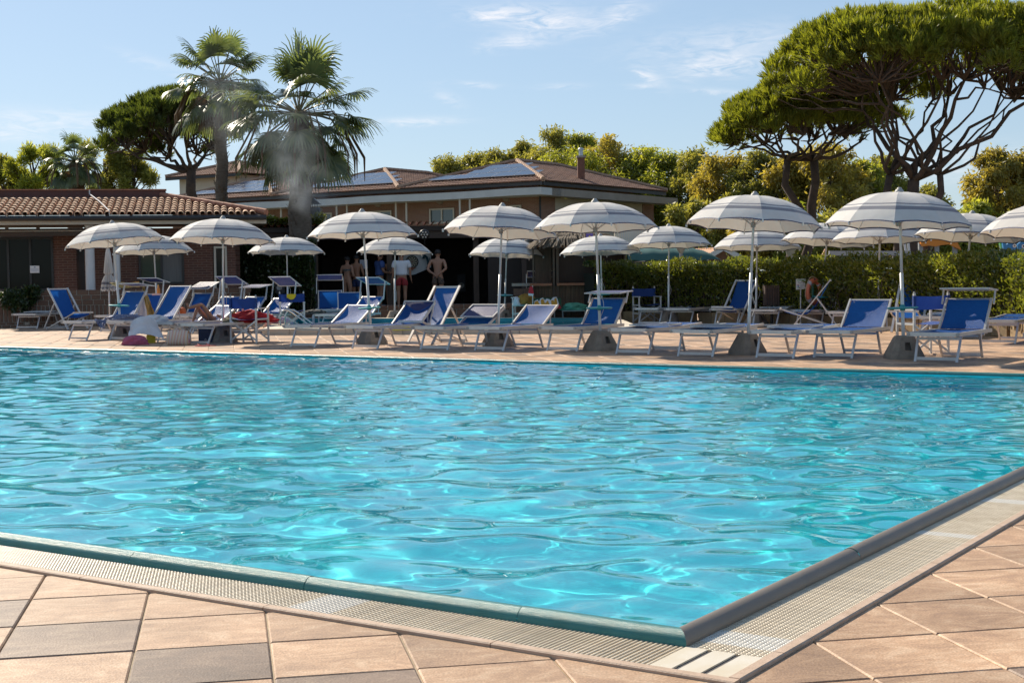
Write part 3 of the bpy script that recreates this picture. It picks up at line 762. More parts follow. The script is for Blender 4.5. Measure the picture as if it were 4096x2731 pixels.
# ---------------------------------------------------------------- director's chair
def director_chair(label, at, rz, patch=False, grp='folding director chairs'):
    t = thing('director_chair', label, 'director chair', at, rz, grp); x, d, hs, ha, hb = .27, .22, .45, .63, .87
    def get(key, fn, mats, smooth=False):
        if ('dc',) + key not in LM:
            mb = MB(); fn(mb); LM[('dc',) + key] = mb.mesh(key[0], mats, smooth)
        return link(key[0], LM[('dc',) + key], t)
    for s in (-1, 1):
        get(('leg', s, 'f'), lambda mb, s=s: mb.bar((s * x, -d, 0), (s * x, -d, ha), .03, .03, (0, 1, 0)), M_ALU)
        get(('leg', s, 'r'), lambda mb, s=s: mb.bar((s * x, d, 0), (s * x, d, hb), .03, .03, (0, 1, 0)), M_ALU)
        get(('armrest', s), lambda mb, s=s: mb.bar((s * x, -d - .04, ha + .01), (s * x, d + .02, ha + .01), .045, .022), M_ALU)
        get(('side_rail', s), lambda mb, s=s: (mb.bar((s * x, -d, hs - .01), (s * x, d, hs - .01), .026, .03), mb.bar((s * x, -d, .24), (s * x, d, .24), .018, .03)), M_ALU)
        get(('post_cap', s), lambda mb, s=s: mb.sphere((s * x, d, hb + .005), (.017, .017, .02), 8, 5), M_CAP)
    for y, k in ((-d - .005, 'f'), (d + .005, 'r')):
        get(('cross_brace', k), lambda mb, y=y: (mb.bar((-x, y, .05), (x, y + .012, hs - .03), .03, .012, (0, 1, 0)), mb.bar((x, y, .05), (-x, y - .012, hs - .03), .03, .012, (0, 1, 0))), M_ALU)
    def seat(mb):
        n = 6; vs = []
        for i in range(2):
            for j in range(n + 1): g = j / n; vs.append((x * 2 * (g - .5), (-d + .0) + i * 2 * d, hs + .012 - .035 * math.sin(math.pi * g)))
        mb.add(vs, [(j, j + 1, n + 2 + j, n + 1 + j) for j in range(n)])
    get(('seat_cloth',), seat, M_BLUEC, True)
    def back(mb):
        n = 8; vs = []
        for i in range(2):
            for j in range(n + 1):
                g = j / n; sg = math.sin(math.pi * g); vs.append(((x + .02) * 2 * (g - .5), d + .03 * sg - .018, hb - .035 - i * .195 - (.012 * sg if i == 0 else 0)))
        mb.add(vs, [(j, j + 1, n + 2 + j, n + 1 + j) for j in range(n)])
        for s in (-1, 1): mb.box((s * x, d, hb - .13), (.042, .04, .195))
    get(('back_cloth',), back, M_BLUEC, False)
    if patch:
        def pt(mb):
            vs = [(-.11, d - .012, hb - .04), (.10, d - .01, hb - .04)] + [(-.005 + .105 * math.cos(a), d - .016, hb - .045 - .125 * math.sin(a)) for a in np.linspace(.1, 2.4, 8)] + [(-.11, d - .016, hb - .13)]
            vs = [Vector(v) + Vector((0, -.012 if True else 0, 0)) for v in vs]; mb.add(vs, [tuple(range(len(vs)))[::-1]])
        get(('printed_patch',), pt, mat('yellow_print', (.72, .53, .01), .7, var=.1))
    return t

# ---------------------------------------------------------------- placing the furniture
def furnish():
    b = lambda x, y: G(x, y) + Vector((0, .2, 0))
    # front row of umbrellas, left to right
    umbrella('striped umbrella at far left with teal tray, over the gold towel lounger', b(476, 1359), (448, 885), tray=.66, rz=.1, tilt=(-.05, -.02))
    umbrella('striped umbrella leaning over the girl lying on a lounger', b(884, 1369), (892, 866), rope=.95, rz=.32)
    umbrella('striped umbrella with teal tray in front of the chimney smoke', b(1483, 1378), (1447, 838), tray=.62, rz=.12, tilt=(.04, -.02))
    umbrella('striped umbrella left of the thatched hut in the front row', b(1990, 1387), (2010, 815), rz=.2, tilt=(.02, .02))
    umbrella('striped umbrella with teal tray in front of the thatched hut', b(2407, 1404), (2379, 798), tray=.64, rope=.85, rz=.5, tilt=(.03, -.01))
    umbrella('striped umbrella standing between two flat folded loungers on the right', b(2999, 1420), (3020, 770), rope=.86, rz=.28, tilt=(.02, 0))
    umbrella('largest striped umbrella with teal tray below the big stone pine', b(3632, 1437), (3597, 754), tray=.66, rz=.0, tilt=(.07, -.04))
    cut = P(4214, 1100, 20.3); cut.z = 0
    umbrella('striped umbrella cut off by the right edge of the photo', cut, (4210, 800), rz=.25, Y=20.3, tilt=(.06, 0))
    # rear row
    umbrella('striped umbrella in the rear row, half hidden behind the far left umbrella', b(626, 1312), (612, 935), tray=.62, rz=.2)
    umbrella('rear row umbrella in front of the ivy hedge', b(1148, 1297), (1146, 942), tray=.66, rz=.3, rope=1.0, rad=1.0)
    umbrella('rear row umbrella in front of the people at the dart board', b(1576, 1291), (1580, 942), rope=.85, rz=.22, rad=1.0)
    umbrella('rear row umbrella in front of the dark pavilion wall left of the hut', b(2017, 1289), (2029, 945), tray=.66, rz=.3, rad=1.0)
    umbrella('rear row umbrella in front of the thatched hut counter', b(2412, 1296), (2401, 936), tray=.68, rope=1.0, rz=.1, rad=1.0)
    umbrella('rear row umbrella where the hedge meets the hut', b(2678, 1297), (2675, 897), rope=.95, rz=.36, rad=1.02)
    umbrella('rear row umbrella behind the post of the flat lounger, by the brown bin', b(3030, 1303), (3029, 909), rope=.9, rz=.15, rad=1.0)
    umbrella('rear row umbrella with teal tray beside the orange lifebuoy', b(3284, 1310), (3315, 885), tray=.62, rope=.8, rz=.4, rad=.98)
    umbrella('rear row umbrella hidden under the largest umbrella', b(3524, 1322), (3520, 872), rope=.75, rz=.2, rad=1.0)
    umbrella('rear row umbrella below the orange play fish', b(3858, 1336), (3890, 845), rope=.7, rz=.35, rad=1.03)
    # closed umbrella
    m = umb_meshes(); pos = G(440, 1322); t = thing('closed_umbrella', 'closed striped umbrella with furled canvas beside the white column', 'umbrella', pos)
    MB().tube([(0, 0, 0), (0, 0, 2.0)], .02, 8).build('pole', M_POLE, t, smooth=True)
    mb = MB(); n = 24; vs = []; zs = [(2.0, .03), (1.85, .055), (1.6, .075), (1.38, .085), (1.33, .055), (1.28, .085), (1.16, .12), (1.10, .125), (1.04, .13), (.98, .135), (.93, .13)]
    for z, r in zs:
        for k in range(n): a = 2 * math.pi * k / n; rr = r * (1 + .35 * (1 if k % 2 else -1) * min(1, (2.0 - z) * 1.5)); vs.append((rr * math.cos(a) - .05 * max(0, 1.2 - z), rr * math.sin(a), z + (.03 * (k % 3) if z < 1 else 0)))
    mb.v = vs
    for i in range(len(zs) - 1):
        for k in range(n): mb.f.append((i * n + k, (i + 1) * n + k, (i + 1) * n + (k + 1) % n, i * n + (k + 1) % n)); mb.m.append(1 if i in (6, 8) else 0)
    mb.build('furled_canvas', [M_CANVAS, M_STRIPE], t); link('concrete_base', m['base'], t)
    # front row loungers
    lounger('lounger at the far left of the front row with towels on its foot end', (273, 1361), (348, 1361), 55, 'up', L=.7)
    lounger('tall backed lounger draped with a white fringed towel in the front row', (443, 1361), (511, 1362), 52, L=.86)
    lounger('lounger with the girl in a striped swimsuit lying on it', (634, 1367), (706, 1369), 30)
    lounger('lounger in front of the girl, blue cooler bag beneath it', (748, 1379), (829, 1377), 12)
    lounger('lounger with silvery raised back right of the pool ladder', (1168, 1387), (1254, 1389), 34)
    lounger('lounger with its blue sunshade hung over the back, left of the tall deck chair', (1411, 1395), (1507, 1395), 40, 'front', shade_ang=68)
    lounger('lounger with its sunshade laid over a low back, right of the tall deck chair', (1688, 1399), (1784, 1400), 30, 'front', shade_ang=28)
    lounger('lounger with silvery low back left of the hut umbrella base', (1906, 1402), (2006, 1404), 34)
    lounger('lounger with raised back and open sunshade in front of the hut', (2194, 1403), (2302, 1406), 50, 'up', shade_ang=4)
    lounger('flat lounger with folded sunshade just right of the hut umbrella base', (2474, 1415), (2586, 1419), 2, 'folded')
    lounger('flat lounger left of the umbrella base between two flat loungers', (2720, 1425), (2842, 1428), 2, 'folded')
    lounger('flat lounger right of the umbrella base between two flat loungers', (3033, 1432), (3165, 1433), 2, 'folded')
    lounger('lounger with raised wrinkled blue back left of the largest umbrella', (3267, 1429), (3396, 1435), 46)
    lounger('lounger with raised back and open navy sunshade at the right end', (3672, 1447), (3815, 1450), 49, 'up', shade_ang=-4)
    lounger('lounger end cap poking in at the right edge of the photo', (4140, 1452), (4290, 1458), 20)
    # rear loungers
    lounger('small flat lounger beside the low brick wall at far left', (70, 1315), (146, 1315), 2, 'folded', rz=R(-8))
    lounger('flat lounger behind the lone deck chair along the brick wall', (352, 1300), (420, 1300), 2, rz=R(-30))
    lounger('rear lounger draped with the gold patterned towel', (399, 1327), (470, 1328), 62, 'high', shade_ang=-15)
    lounger('rear lounger with high navy sunshade behind the white fringed towel', (612, 1318), (678, 1318), 60, 'high', shade_ang=22)
    lounger('rear lounger with orange bag below a tilted sunshade', (700, 1332), (772, 1332), 48, 'high', shade_ang=-26)
    lounger('rear lounger with grey towel over the back and thin sunshade above', (800, 1330), (876, 1330), 46, 'high', shade_ang=8)
    lounger('rear lounger under the widest dark sunshade, red towel on it', (912, 1330), (986, 1330), 40, 'high', shade_ang=-30)
    lounger('rear lounger beyond the small pool with water bottle and dark towel', (1279, 1296), (1357, 1296), 60, 'high', shade_ang=-20, rz=R(6))
    lounger('rear lounger beyond the small pool without sunshade, left of the dart players', (1372, 1297), (1440, 1297), 50, rz=R(8))
    lounger('rear lounger with silvery back and slanted sunshade below the blue shirted man', (1282, 1326), (1354, 1327), 42, 'high', shade_ang=-22)
    lounger('rear lounger with bold yellow lettered towel in front of the hut', (2135, 1292), (2215, 1292), 62, 'high', shade_ang=-22, rz=R(2))
    lounger('rear lounger with crumpled green towel in front of the hut', (2260, 1292), (2335, 1292), 70, rz=R(2))
    lounger('flat rear lounger just right of the hut along the hedge', (2561, 1297), (2631, 1297), 2)
    lounger('flat rear lounger behind the two flat front loungers', (2687, 1299), (2751, 1299), 2)
    lounger('flat rear lounger beside the leaning deck chair by the hedge', (2879, 1303), (2926, 1301), 2)
    lounger('flat rear lounger with rolled sunshade below the brown bin', (3024, 1308), (3090, 1308), 2, 'folded')
    lounger('flat rear lounger below the orange lifebuoy', (3202, 1311), (3265, 1312), 2)
    lounger('flat rear lounger behind the small director chair on the right', (3335, 1322), (3420, 1324), 2)
    lounger('flat rear lounger behind the large director chair', (3700, 1352), (3800, 1355), 2, 'folded')
    lounger('flat rear lounger behind the right end sunshade', (3945, 1374), (4036, 1376), 3)
    # deck chairs
    deck_chair('lone blue deck chair standing by the low brick wall', G(283, 1318), R(52))
    deck_chair('tall deck chair with silvery sling in the middle of the front row', G(1722, 1378), R(-36))
    deck_chair('deck chair with silvery sling leaning back beside the hedge', G(2940, 1300), R(-42))
    deck_chair('deck chair seen from the side in front of the lifebuoy', G(3225, 1314), R(-103))
    deck_chair('deck chair back peeking up above the large director chair', G(3640, 1330), R(-28))
    # director's chairs
    director_chair('director chair in front beside the pool ladder', G(1000, 1370), R(160))
    director_chair('director chair with a yellow print on its back behind the pool ladder', G(1170, 1322), R(10), True)
    director_chair('director chair seen from the side holding ochre clothes', G(2092, 1292), R(-97))
    director_chair('director chair against the hedge just right of the hut', G(2588, 1293), R(14))
    director_chair('small director chair below the umbrella hidden by the largest one', G(3378, 1309), R(8))
    director_chair('large director chair seen from behind at the largest umbrella', G(3690, 1418), R(196))
furnish()
# ================================================================ buildings: materials
M_BRICKW = mat('brown_brick', (.19, .105, .065), .85, col2=(.13, .075, .05), vscale=9, bump=.3, bscale=80, rnd=.18)
M_MORTAR = mat('pale_mortar', (.52, .46, .38), .9, var=.25, vscale=20)
M_ROOFT = mat('barrel_tile', (.66, .43, .27), .8, col2=(.50, .29, .17), vscale=5, bump=.3, bscale=60, rnd=.16)
M_ROOFP = mat('pan_tile', (.30, .17, .10), .85, col2=(.20, .11, .07), vscale=6)
M_RIDGE = mat('ridge_tile', (.40, .17, .095), .75, col2=(.30, .12, .07), vscale=6, rnd=.12)
M_HTILE = mat('hotel_roof_tile', (.28, .145, .09), .85, col2=(.17, .09, .065), vscale=1.3)
M_HRIDGE = mat('hotel_ridge_tile', (.42, .26, .17), .85, var=.3, vscale=2)
M_OXBLOOD = mat('oxblood_band', (.115, .035, .025), .6, var=.25, vscale=3)
M_DARKM = mat('dark_gutter', (.03, .028, .027), .5)
M_FASCIA = mat('beige_fascia', (.50, .43, .33), .7, var=.12, vscale=3)
M_DBEAM = mat('dark_beam', (.07, .045, .03), .7, var=.3, vscale=5, stretch=(1, 1, 6))
M_WHITEP = mat('white_plaster', (.70, .68, .66), .8, var=.06, vscale=4)
M_CREAM = mat('cream_render', (.60, .53, .42), .85, var=.12, vscale=1.2)
M_BAND = mat('grey_canopy_band', (.62, .61, .58), .8, var=.15, vscale=.8)
M_BANDB = mat('brown_concrete_band', (.36, .30, .24), .85, var=.2, vscale=.8)
M_FRAMEC = mat('cream_frame', (.62, .56, .46), .6)
M_FRAMED = mat('dark_frame', (.02, .018, .016), .45)
M_CURT = mat('grey_curtain', (.20, .19, .18), .9, var=.2, vscale=3, stretch=(12, 12, .4))
M_PVBLUE = mat('solar_cell', (.035, .055, .10), .18, var=.2, vscale=2)
M_PVF = mat('solar_frame', (.45, .46, .48), .35, .6)
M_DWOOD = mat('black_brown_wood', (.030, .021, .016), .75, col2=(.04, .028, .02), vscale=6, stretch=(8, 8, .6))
M_HUTW = mat('hut_brown_panel', (.060, .036, .024), .75, col2=(.04, .024, .017), vscale=8, stretch=(10, 10, .5))
M_POSTW = mat('weathered_post', (.13, .085, .055), .8, col2=(.07, .045, .032), vscale=7, stretch=(9, 9, .6))
M_COUNTER = mat('varnished_counter', (.30, .095, .03), .35, col2=(.20, .06, .022), vscale=6)
M_CANE = mat('cane', (.16, .095, .05), .7, col2=(.09, .055, .032), vscale=14, rnd=.2)
M_THATCH = mat('thatch', (.17, .125, .075), .9, col2=(.09, .065, .042), vscale=9)
M_STONE = mat('stone_block', (.34, .245, .13), .9, col2=(.24, .165, .09), vscale=6, bump=.6, bscale=40, rnd=.15)
M_GREENT = mat('green_tarp', (.025, .085, .07), .55, col2=(.035, .11, .09), vscale=1.5)
def glass_mat(name, col, rough=.04, fac=.25):
    m = bpy.data.materials.new(name); m.use_nodes = True; nt = m.node_tree; b = nt.nodes['Principled BSDF']
    b.inputs['Base Color'].default_value = (*col, 1); b.inputs['Roughness'].default_value = rough; b.inputs['Specular IOR Level'].default_value = fac
    return m
M_GLASS = glass_mat('window_glass', (.06, .09, .10), fac=.9); M_GLASSD = glass_mat('dark_door_glass', (.012, .015, .014), .06, .12)
def brick_mat(name, c1, c2, mort, sx, sy, ms=.012):
    m = bpy.data.materials.new(name); m.use_nodes = True; nt = m.node_tree; N = nt.nodes; L = nt.links; b = N['Principled BSDF']
    tc = N.new('ShaderNodeTexCoord'); mp = N.new('ShaderNodeMapping'); L.new(tc.outputs['UV'], mp.inputs[0])
    br = N.new('ShaderNodeTexBrick'); br.inputs['Color1'].default_value = (*c1, 1); br.inputs['Color2'].default_value = (*c2, 1); br.inputs['Mortar'].default_value = (*mort, 1)
    br.inputs['Scale'].default_value = 1.0; br.inputs['Brick Width'].default_value = sx; br.inputs['Row Height'].default_value = sy; br.inputs['Mortar Size'].default_value = ms; br.inputs['Mortar Smooth'].default_value = .1
    L.new(mp.outputs[0], br.inputs['Vector']); L.new(br.outputs['Color'], b.inputs['Base Color']); b.inputs['Roughness'].default_value = .85
    bp = N.new('ShaderNodeBump'); bp.inputs['Strength'].default_value = .5; bp.inputs['Distance'].default_value = .01; bp.invert = True; L.new(br.outputs['Fac'], bp.inputs['Height']); L.new(bp.outputs[0], b.inputs['Normal'])
    return m
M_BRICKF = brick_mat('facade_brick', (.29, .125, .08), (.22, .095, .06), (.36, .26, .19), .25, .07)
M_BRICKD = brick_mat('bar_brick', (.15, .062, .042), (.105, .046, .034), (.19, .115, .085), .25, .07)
def wall_quad(name, mat_, parent, o, ax, az, hole=None, **k):
    'vertical wall sheet with thickness, UV in metres (u along ax, v along az)'
    o, ax, az = Vector(o), Vector(ax), Vector(az); n = ax.cross(az).normalized() * .12
    mb = MB(); mb.obox(o - n, ax, n, az); me = mb.mesh(name, mat_)
    uv = me.uv_layers.new(name='UVMap'); un, vn = ax.normalized(), az.normalized()
    for lp in me.loops:
        p = me.vertices[lp.vertex_index].co - o; uv.data[lp.index].uv = (p.dot(un), p.dot(vn))
    return link(name, me, parent, **k)
ZV = Vector((0, 0, 1))

# ---------------------------------------------------------------- roofs made of barrel tile columns
def roof_face(mb, o, d, s, L, tmax, pitch=.24, step=.40, h=.05):
    o, d, s = Vector(o), Vector(d).normalized(), Vector(s).normalized(); nrm = d.cross(s)
    if nrm.z < 0: nrm = -nrm
    n = int(L / pitch)
    for i in range(n):
        x = (i + .5) * L / n; t1 = tmax(x); w = L / n
        if t1 < .05: continue
        k = max(1, int(math.ceil(t1 / step)))
        for j in range(k):
            a, b = j * step - .02, min((j + 1) * step, t1); vs = []
            for t, lift in ((a, .035), (b, 0.0)):
                for g, hh in ((-.5, 0), (-.32, h * .8), (0, h), (.32, h * .8), (.5, 0)):
                    vs.append(o + d * (x + g * w) + s * t + nrm * (hh + lift * (1 if hh else .3)))
            mb.add(vs, [(q, q + 1, 6 + q, 5 + q) for q in range(4)] + [(4, 3, 2, 1, 0)])
def hip_roof(parent, o, ax, ay, La, Lb, rise, mats, over=0, name='roof'):
    'hip roof over the rectangle o + ax*[0,La] + ay*[0,Lb]; ridge along the longer side'
    h = min(La, Lb) / 2; z = Vector((0, 0, rise)); mb = MB(); up = math.hypot(h, rise)
    def face(p, d, inn, L, trap):
        s = (Vector(inn) * h + z).normalized()
        roof_face(mb, p, d, s, L, (lambda x: min(x, L - x, h) / h * up) )
    face(o, ax, ay, La, 0); face(o + ay * Lb, ax, -ay, La, 0); face(o, ay, ax, Lb, 0); face(o + ax * La, ay, -ax, Lb, 0)
    # base sheets below the tiles
    if La <= Lb: r0, r1 = o + ax * h + ay * h + z, o + ax * h + ay * (Lb - h) + z
    else: r0, r1 = o + ax * h + ay * h + z, o + ax * (La - h) + ay * h + z
    c = [o, o + ax * La, o + ax * La + ay * Lb, o + ay * Lb]; dz = Vector((0, 0, -.03)); mb.mi = 0
    if La <= Lb: mb.add([p + dz for p in c] + [r0 + dz, r1 + dz], [(0, 1, 4), (1, 2, 5, 4), (2, 3, 5), (3, 0, 4, 5)])
    else: mb.add([p + dz for p in c] + [r0 + dz, r1 + dz], [(0, 1, 5, 4), (1, 2, 5), (2, 3, 4, 5), (3, 0, 4)])
    ro = mb.build(name, mats[0], parent)
    # hip and ridge caps
    cap = MB()
    def caps(p, q):
        n = max(2, int((q - p).length / .42))
        for k in range(n):
            a, b = p.lerp(q, k / n), p.lerp(q, (k + 1.08) / n); cap.tube([a + Vector((0, 0, .09)), b + Vector((0, 0, .11))], [.15, .12], 6)
    if La <= Lb: prs = ((c[0], r0), (c[1], r0), (c[2], r1), (c[3], r1), (r0, r1))
    else: prs = ((c[0], r0), (c[3], r0), (c[1], r1), (c[2], r1), (r0, r1))
    for p, q in prs:
        if (q - p).length > .3: caps(p, q)
    cap.build('ridge_caps', mats[1], ro)
    return ro

# ---------------------------------------------------------------- hotel behind
def build_hotel():
    C0 = P(2173, 722, 80); ze = C0.z; ax, ay = E1, E2
    H = thing('hotel_building', 'two storey brick hotel with tiled hip roofs and solar panels', 'building', Vector((C0.x, C0.y, 0)))
    org = H.location.copy(); L0 = lambda v: Vector(v) - org
    m = 10.3; c0 = L0(C0)
    for k in range(3):
        o = c0 + ax * m * k; Lb = 15.0
        hip_roof(H, o, ax, ay, m, Lb, 1.62, (M_HTILE, M_HRIDGE))
        # solar array on the front slope: rows of landscape panels
        s = (ay * (m / 2) + Vector((0, 0, 1.62))).normalized(); n = (ax.cross(s)).normalized(); n = n if n.z > 0 else -n
        rows = ((1.0, 1.15, 5), (2.05, 2.1, 4), (3.1, 3.15, 2))
        for t0, xs, cnt in rows:
            for q in range(cnt):
                x0 = xs + q * 1.52
                if x0 + 1.5 > m - t0 * .92 - .3: continue
                p = o + ax * x0 + s * t0 + n * .13
                mb = MB(); mb.obox(p, ax * 1.5, s * 1.0, n * .035); pn = mb.build('solar_panel', M_PVF, H)
                mb = MB(); mb.obox(p + ax * .03 + s * .03 + n * .034, ax * 1.44, s * .94, n * .006); mb.build('cells', M_PVBLUE, pn)
    # eave gutter board under each roof
    mb = MB(); mb.obox(c0 + ay * .08 - ZV * .22, ax * (3 * m), ay * .12, ZV * .2); mb.obox(c0 + ax * .08 - ZV * .25, ay * 15, ax * .12, ZV * .22); mb.build('eave_board', M_DARKM, H)
    # wavy canopy band along the front
    zt, zb = P(2145, 751, 79.5).z, P(2145, 780, 79.5).z
    mb = MB(); N = 96; La = 3 * m + .6; vs = []
    for i in range(N + 1):
        a = -.45 + La * i / N; w = -.55 - .55 * (.5 + .5 * math.cos(2 * math.pi * (a - 1.0) / m)) ** 1.5
        for b, z in ((w, zb), (w, zt), (1.2, zt), (1.2, zb)): vs.append(Vector((c0.x, c0.y, 0)) + ax * a + ay * b + ZV * z)
    fs = [(i * 4 + q, i * 4 + (q + 1) % 4, i * 4 + 4 + (q + 1) % 4, i * 4 + 4 + q) for i in range(N) for q in range(4)]
    mb.add(vs, [f[::-1] for f in fs] + [(0, 1, 2, 3), tuple(N * 4 + q for q in (3, 2, 1, 0))]); mb.build('canopy_band', M_BAND, H)
    base = Vector((c0.x, c0.y, 0))
    mb = MB(); mb.obox(base + ax * -.45 + ay * .2 + ZV * (zb - .02), ay * 15.4, ax * 1.0, ZV * (zt - zb + .02)); mb.build('end_band', M_BANDB, H)
    # walls
    wall_quad('front_wall', M_BRICKF, H, base + ay * .85 + ax * (3 * m - .3), -ax * (3 * m - 1.15), ZV * (ze - .1))
    wall_quad('end_pier', M_BRICKF, H, base + ax * .85 + ay * .85, ay * 1.75, ZV * zb)
    wall_quad('end_panel', M_CREAM, H, base + ax * .88 + ay * 2.6, ay * 10.6, ZV * zb)
    wall_quad('end_pier', M_BRICKF, H, base + ax * .84 + ay * 13.2, ay * 1.5, ZV * zb)
    MB().bar(base + ax * .7 + ay * .75, base + ax * .7 + ay * .75 + ZV * zb, .1, .1, (0, 1, 0)).build('downpipe', M_DARKM, H)
    # soldier course band
    # windows on the front wall
    po = org + ay * .85; fn = ay
    def win(x0, x1, y0, y1):
        a = PL(x0, y0, po, fn); b = PL(x1, y1, po, fn); w = (b - a).dot(-ax); hgt = a.z - b.z
        p = L0(a) - ZV * hgt - fn * .04
        f = MB(); t = .09
        f.obox(p, -ax * w, -fn * .05, ZV * t); f.obox(p + ZV * (hgt - t), -ax * w, -fn * .05, ZV * t)
        for q in (0, .5 * (w - t), w - t): f.obox(p - ax * q + ZV * t, -ax * t, -fn * .05, ZV * (hgt - 2 * t))
        fo = f.build('window', M_FRAMEC, H)
        for q in (t, .5 * (w + t)):
            MB().obox(p - ax * q + ZV * t + fn * .03, -ax * (.5 * w - 1.5 * t), -fn * .02, ZV * (hgt - 2 * t)).build('pane', M_GLASS, fo)
    for r in ((1720, 1820, 836, 893), (1474, 1570, 846, 905), (1281, 1331, 853, 905), (2041, 2088, 822, 880), (1075, 1103, 862, 905)): win(*r)
    for x, y in ((1515, 821), (1764, 809), (2029, 799), (1282, 838)):
        a = L0(PL(x, y, po, fn)) - fn * .06; mb = MB(); mb.sphere(a, (.22, .10, .12), 10, 6); mb.build('wall_lamp', M_BANDB, H, True)
    # slender posts under the canopy band
    for x in (1124, 1166, 1347, 1388, 1584, 1626, 1840, 1880):
        a = L0(PL(x, 850, org + ay * -.4, fn)); a.z = 0; MB().tube([a, a + ZV * zb], .06, 6).build('post', M_FRAMEC, H)
    # chimney
    cp = P(2325, 745, 86) - org; ch = MB(); ch.box((cp.x, cp.y, cp.z + .8), (.42, .42, 1.8)); co = ch.build('chimney', mat('chimney_brick', (.22, .10, .065), .85, var=.3, vscale=6), H)
    MB().box((cp.x, cp.y, cp.z + 1.75), (.55, .55, .12)).build('chimney_cap', M_BANDB, co)
    MB().lathe([(.12, 1.8), (.12, 2.15), (.17, 2.15), (.17, 2.22), (.1, 2.3)], 10, (cp.x, cp.y, cp.z)).build('flue', M_PVF, co)
    # stair tower with its own roof, behind
    apex = P(955, 652, 104); ev = P(955, 712, 104).z; T = thing('stair_tower', 'cream stair tower with small pyramid tile roof behind the tall palm', 'building', Vector((apex.x, apex.y, 0)))
    hw = 3.7; o = Vector((0, 0, ev)) - ax * hw - ay * hw
    hip_roof(T, o, ax, ay, 2 * hw, 2 * hw, apex.z - ev, (M_HTILE, M_HRIDGE))
    mb = MB(); q = Vector((0, 0, 0)) - ax * (hw - .7) - ay * (hw - .7); mb.obox(q, ax * (2 * hw - 1.4), ay * (2 * hw - 1.4), ZV * (ev - .05)); mb.build('wall', M_CREAM, T)
    MB().obox(o - ZV * .2, ax * 2 * hw, ay * .12, ZV * .18).build('eave_board', M_DARKM, T)
build_hotel()

# ---------------------------------------------------------------- low brick walls
def brick_course(parent, o, d, n, z0, z1, L, bl, mt, j=.021, gapv=.012, off=0.0):
    'a course of separate bricks along d, face normal -n side towards the camera'
    key = ('brick', round(bl, 3), round(z1 - z0, 3), mt.name)
    if key not in LM:
        mb = MB(); w, hh, e = bl - j, z1 - z0 - gapv, .006
        vs = [(-w / 2 + x * 1, y, z) for x, y, z in ((0, 0, 0), (w, 0, 0), (w, 0, hh), (0, 0, hh))]
        fr = [(-w / 2 + e, -.012, e), (w / 2 - e, -.012, e), (w / 2 - e, -.012, hh - e), (-w / 2 + e, -.012, hh - e)]
        bk = [(-w / 2, .06, 0), (w / 2, .06, 0), (w / 2, .06, hh), (-w / 2, .06, hh)]
        mb.add(vs + fr + bk, [(4, 5, 6, 7)] + [(k, (k + 1) % 4, 4 + (k + 1) % 4, 4 + k) for k in range(4)] + [(8 + k, 8 + (k + 1) % 4, (k + 1) % 4, k) for k in range(4)])
        LM[key] = mb.mesh('brick', mt)
    a = math.atan2(d.y, d.x); x = off
    while x < L - bl * .5:
        link('brick', LM[key], parent, loc=o + d * (x + bl / 2) + ZV * (z0 + gapv / 2) - n * random.uniform(0, .004), rz=a); x += bl
WL = G(200, 1308)                                   # foot of the low wall
def at_u(px, o=None): return (PL(px, 1200, o if o is not None else WL, V) - (o if o is not None else WL)).dot(U)
def build_low_walls():
    def wall(label, x0, x1, h, courses, cap=True):
        u0, u1 = at_u(x0), at_u(x1); o = WL + U * u0; t = thing('brick_wall', label, 'wall', o)
        Lw = u1 - u0; z0 = Vector((0, 0, 0))
        MB().obox(V * .012, U * Lw, V * .3, ZV * (h - .01)).build('mortar_core', M_MORTAR, t)
        for (za, zb, bl, off) in courses: brick_course(t, z0, U, V, za, zb, Lw, bl, M_BRICKW, off=off)
        return t
    wall('low brown brick wall with pale joints in front of the bar', 96, 1000, .96, ((0, .07, .22, 0), (.07, .14, .22, .11), (.14, .56, .104, 0), (.56, .70, .28, .05), (.70, .82, .24, .0), (.82, .96, .3, .12)))
    wall('lower brick planter wall at the left edge below the trailing plants', -140, 94, .72, ((0, .07, .22, 0), (.07, .14, .22, .11), (.14, .58, .104, 0), (.58, .72, .28, .05)))
    wall('low brown brick wall under the dark pavilion behind the small pool', 1330, 2090, .42, ((0, .10, .26, 0), (.10, .28, .3, .1), (.28, .42, .3, .0)))
build_low_walls()

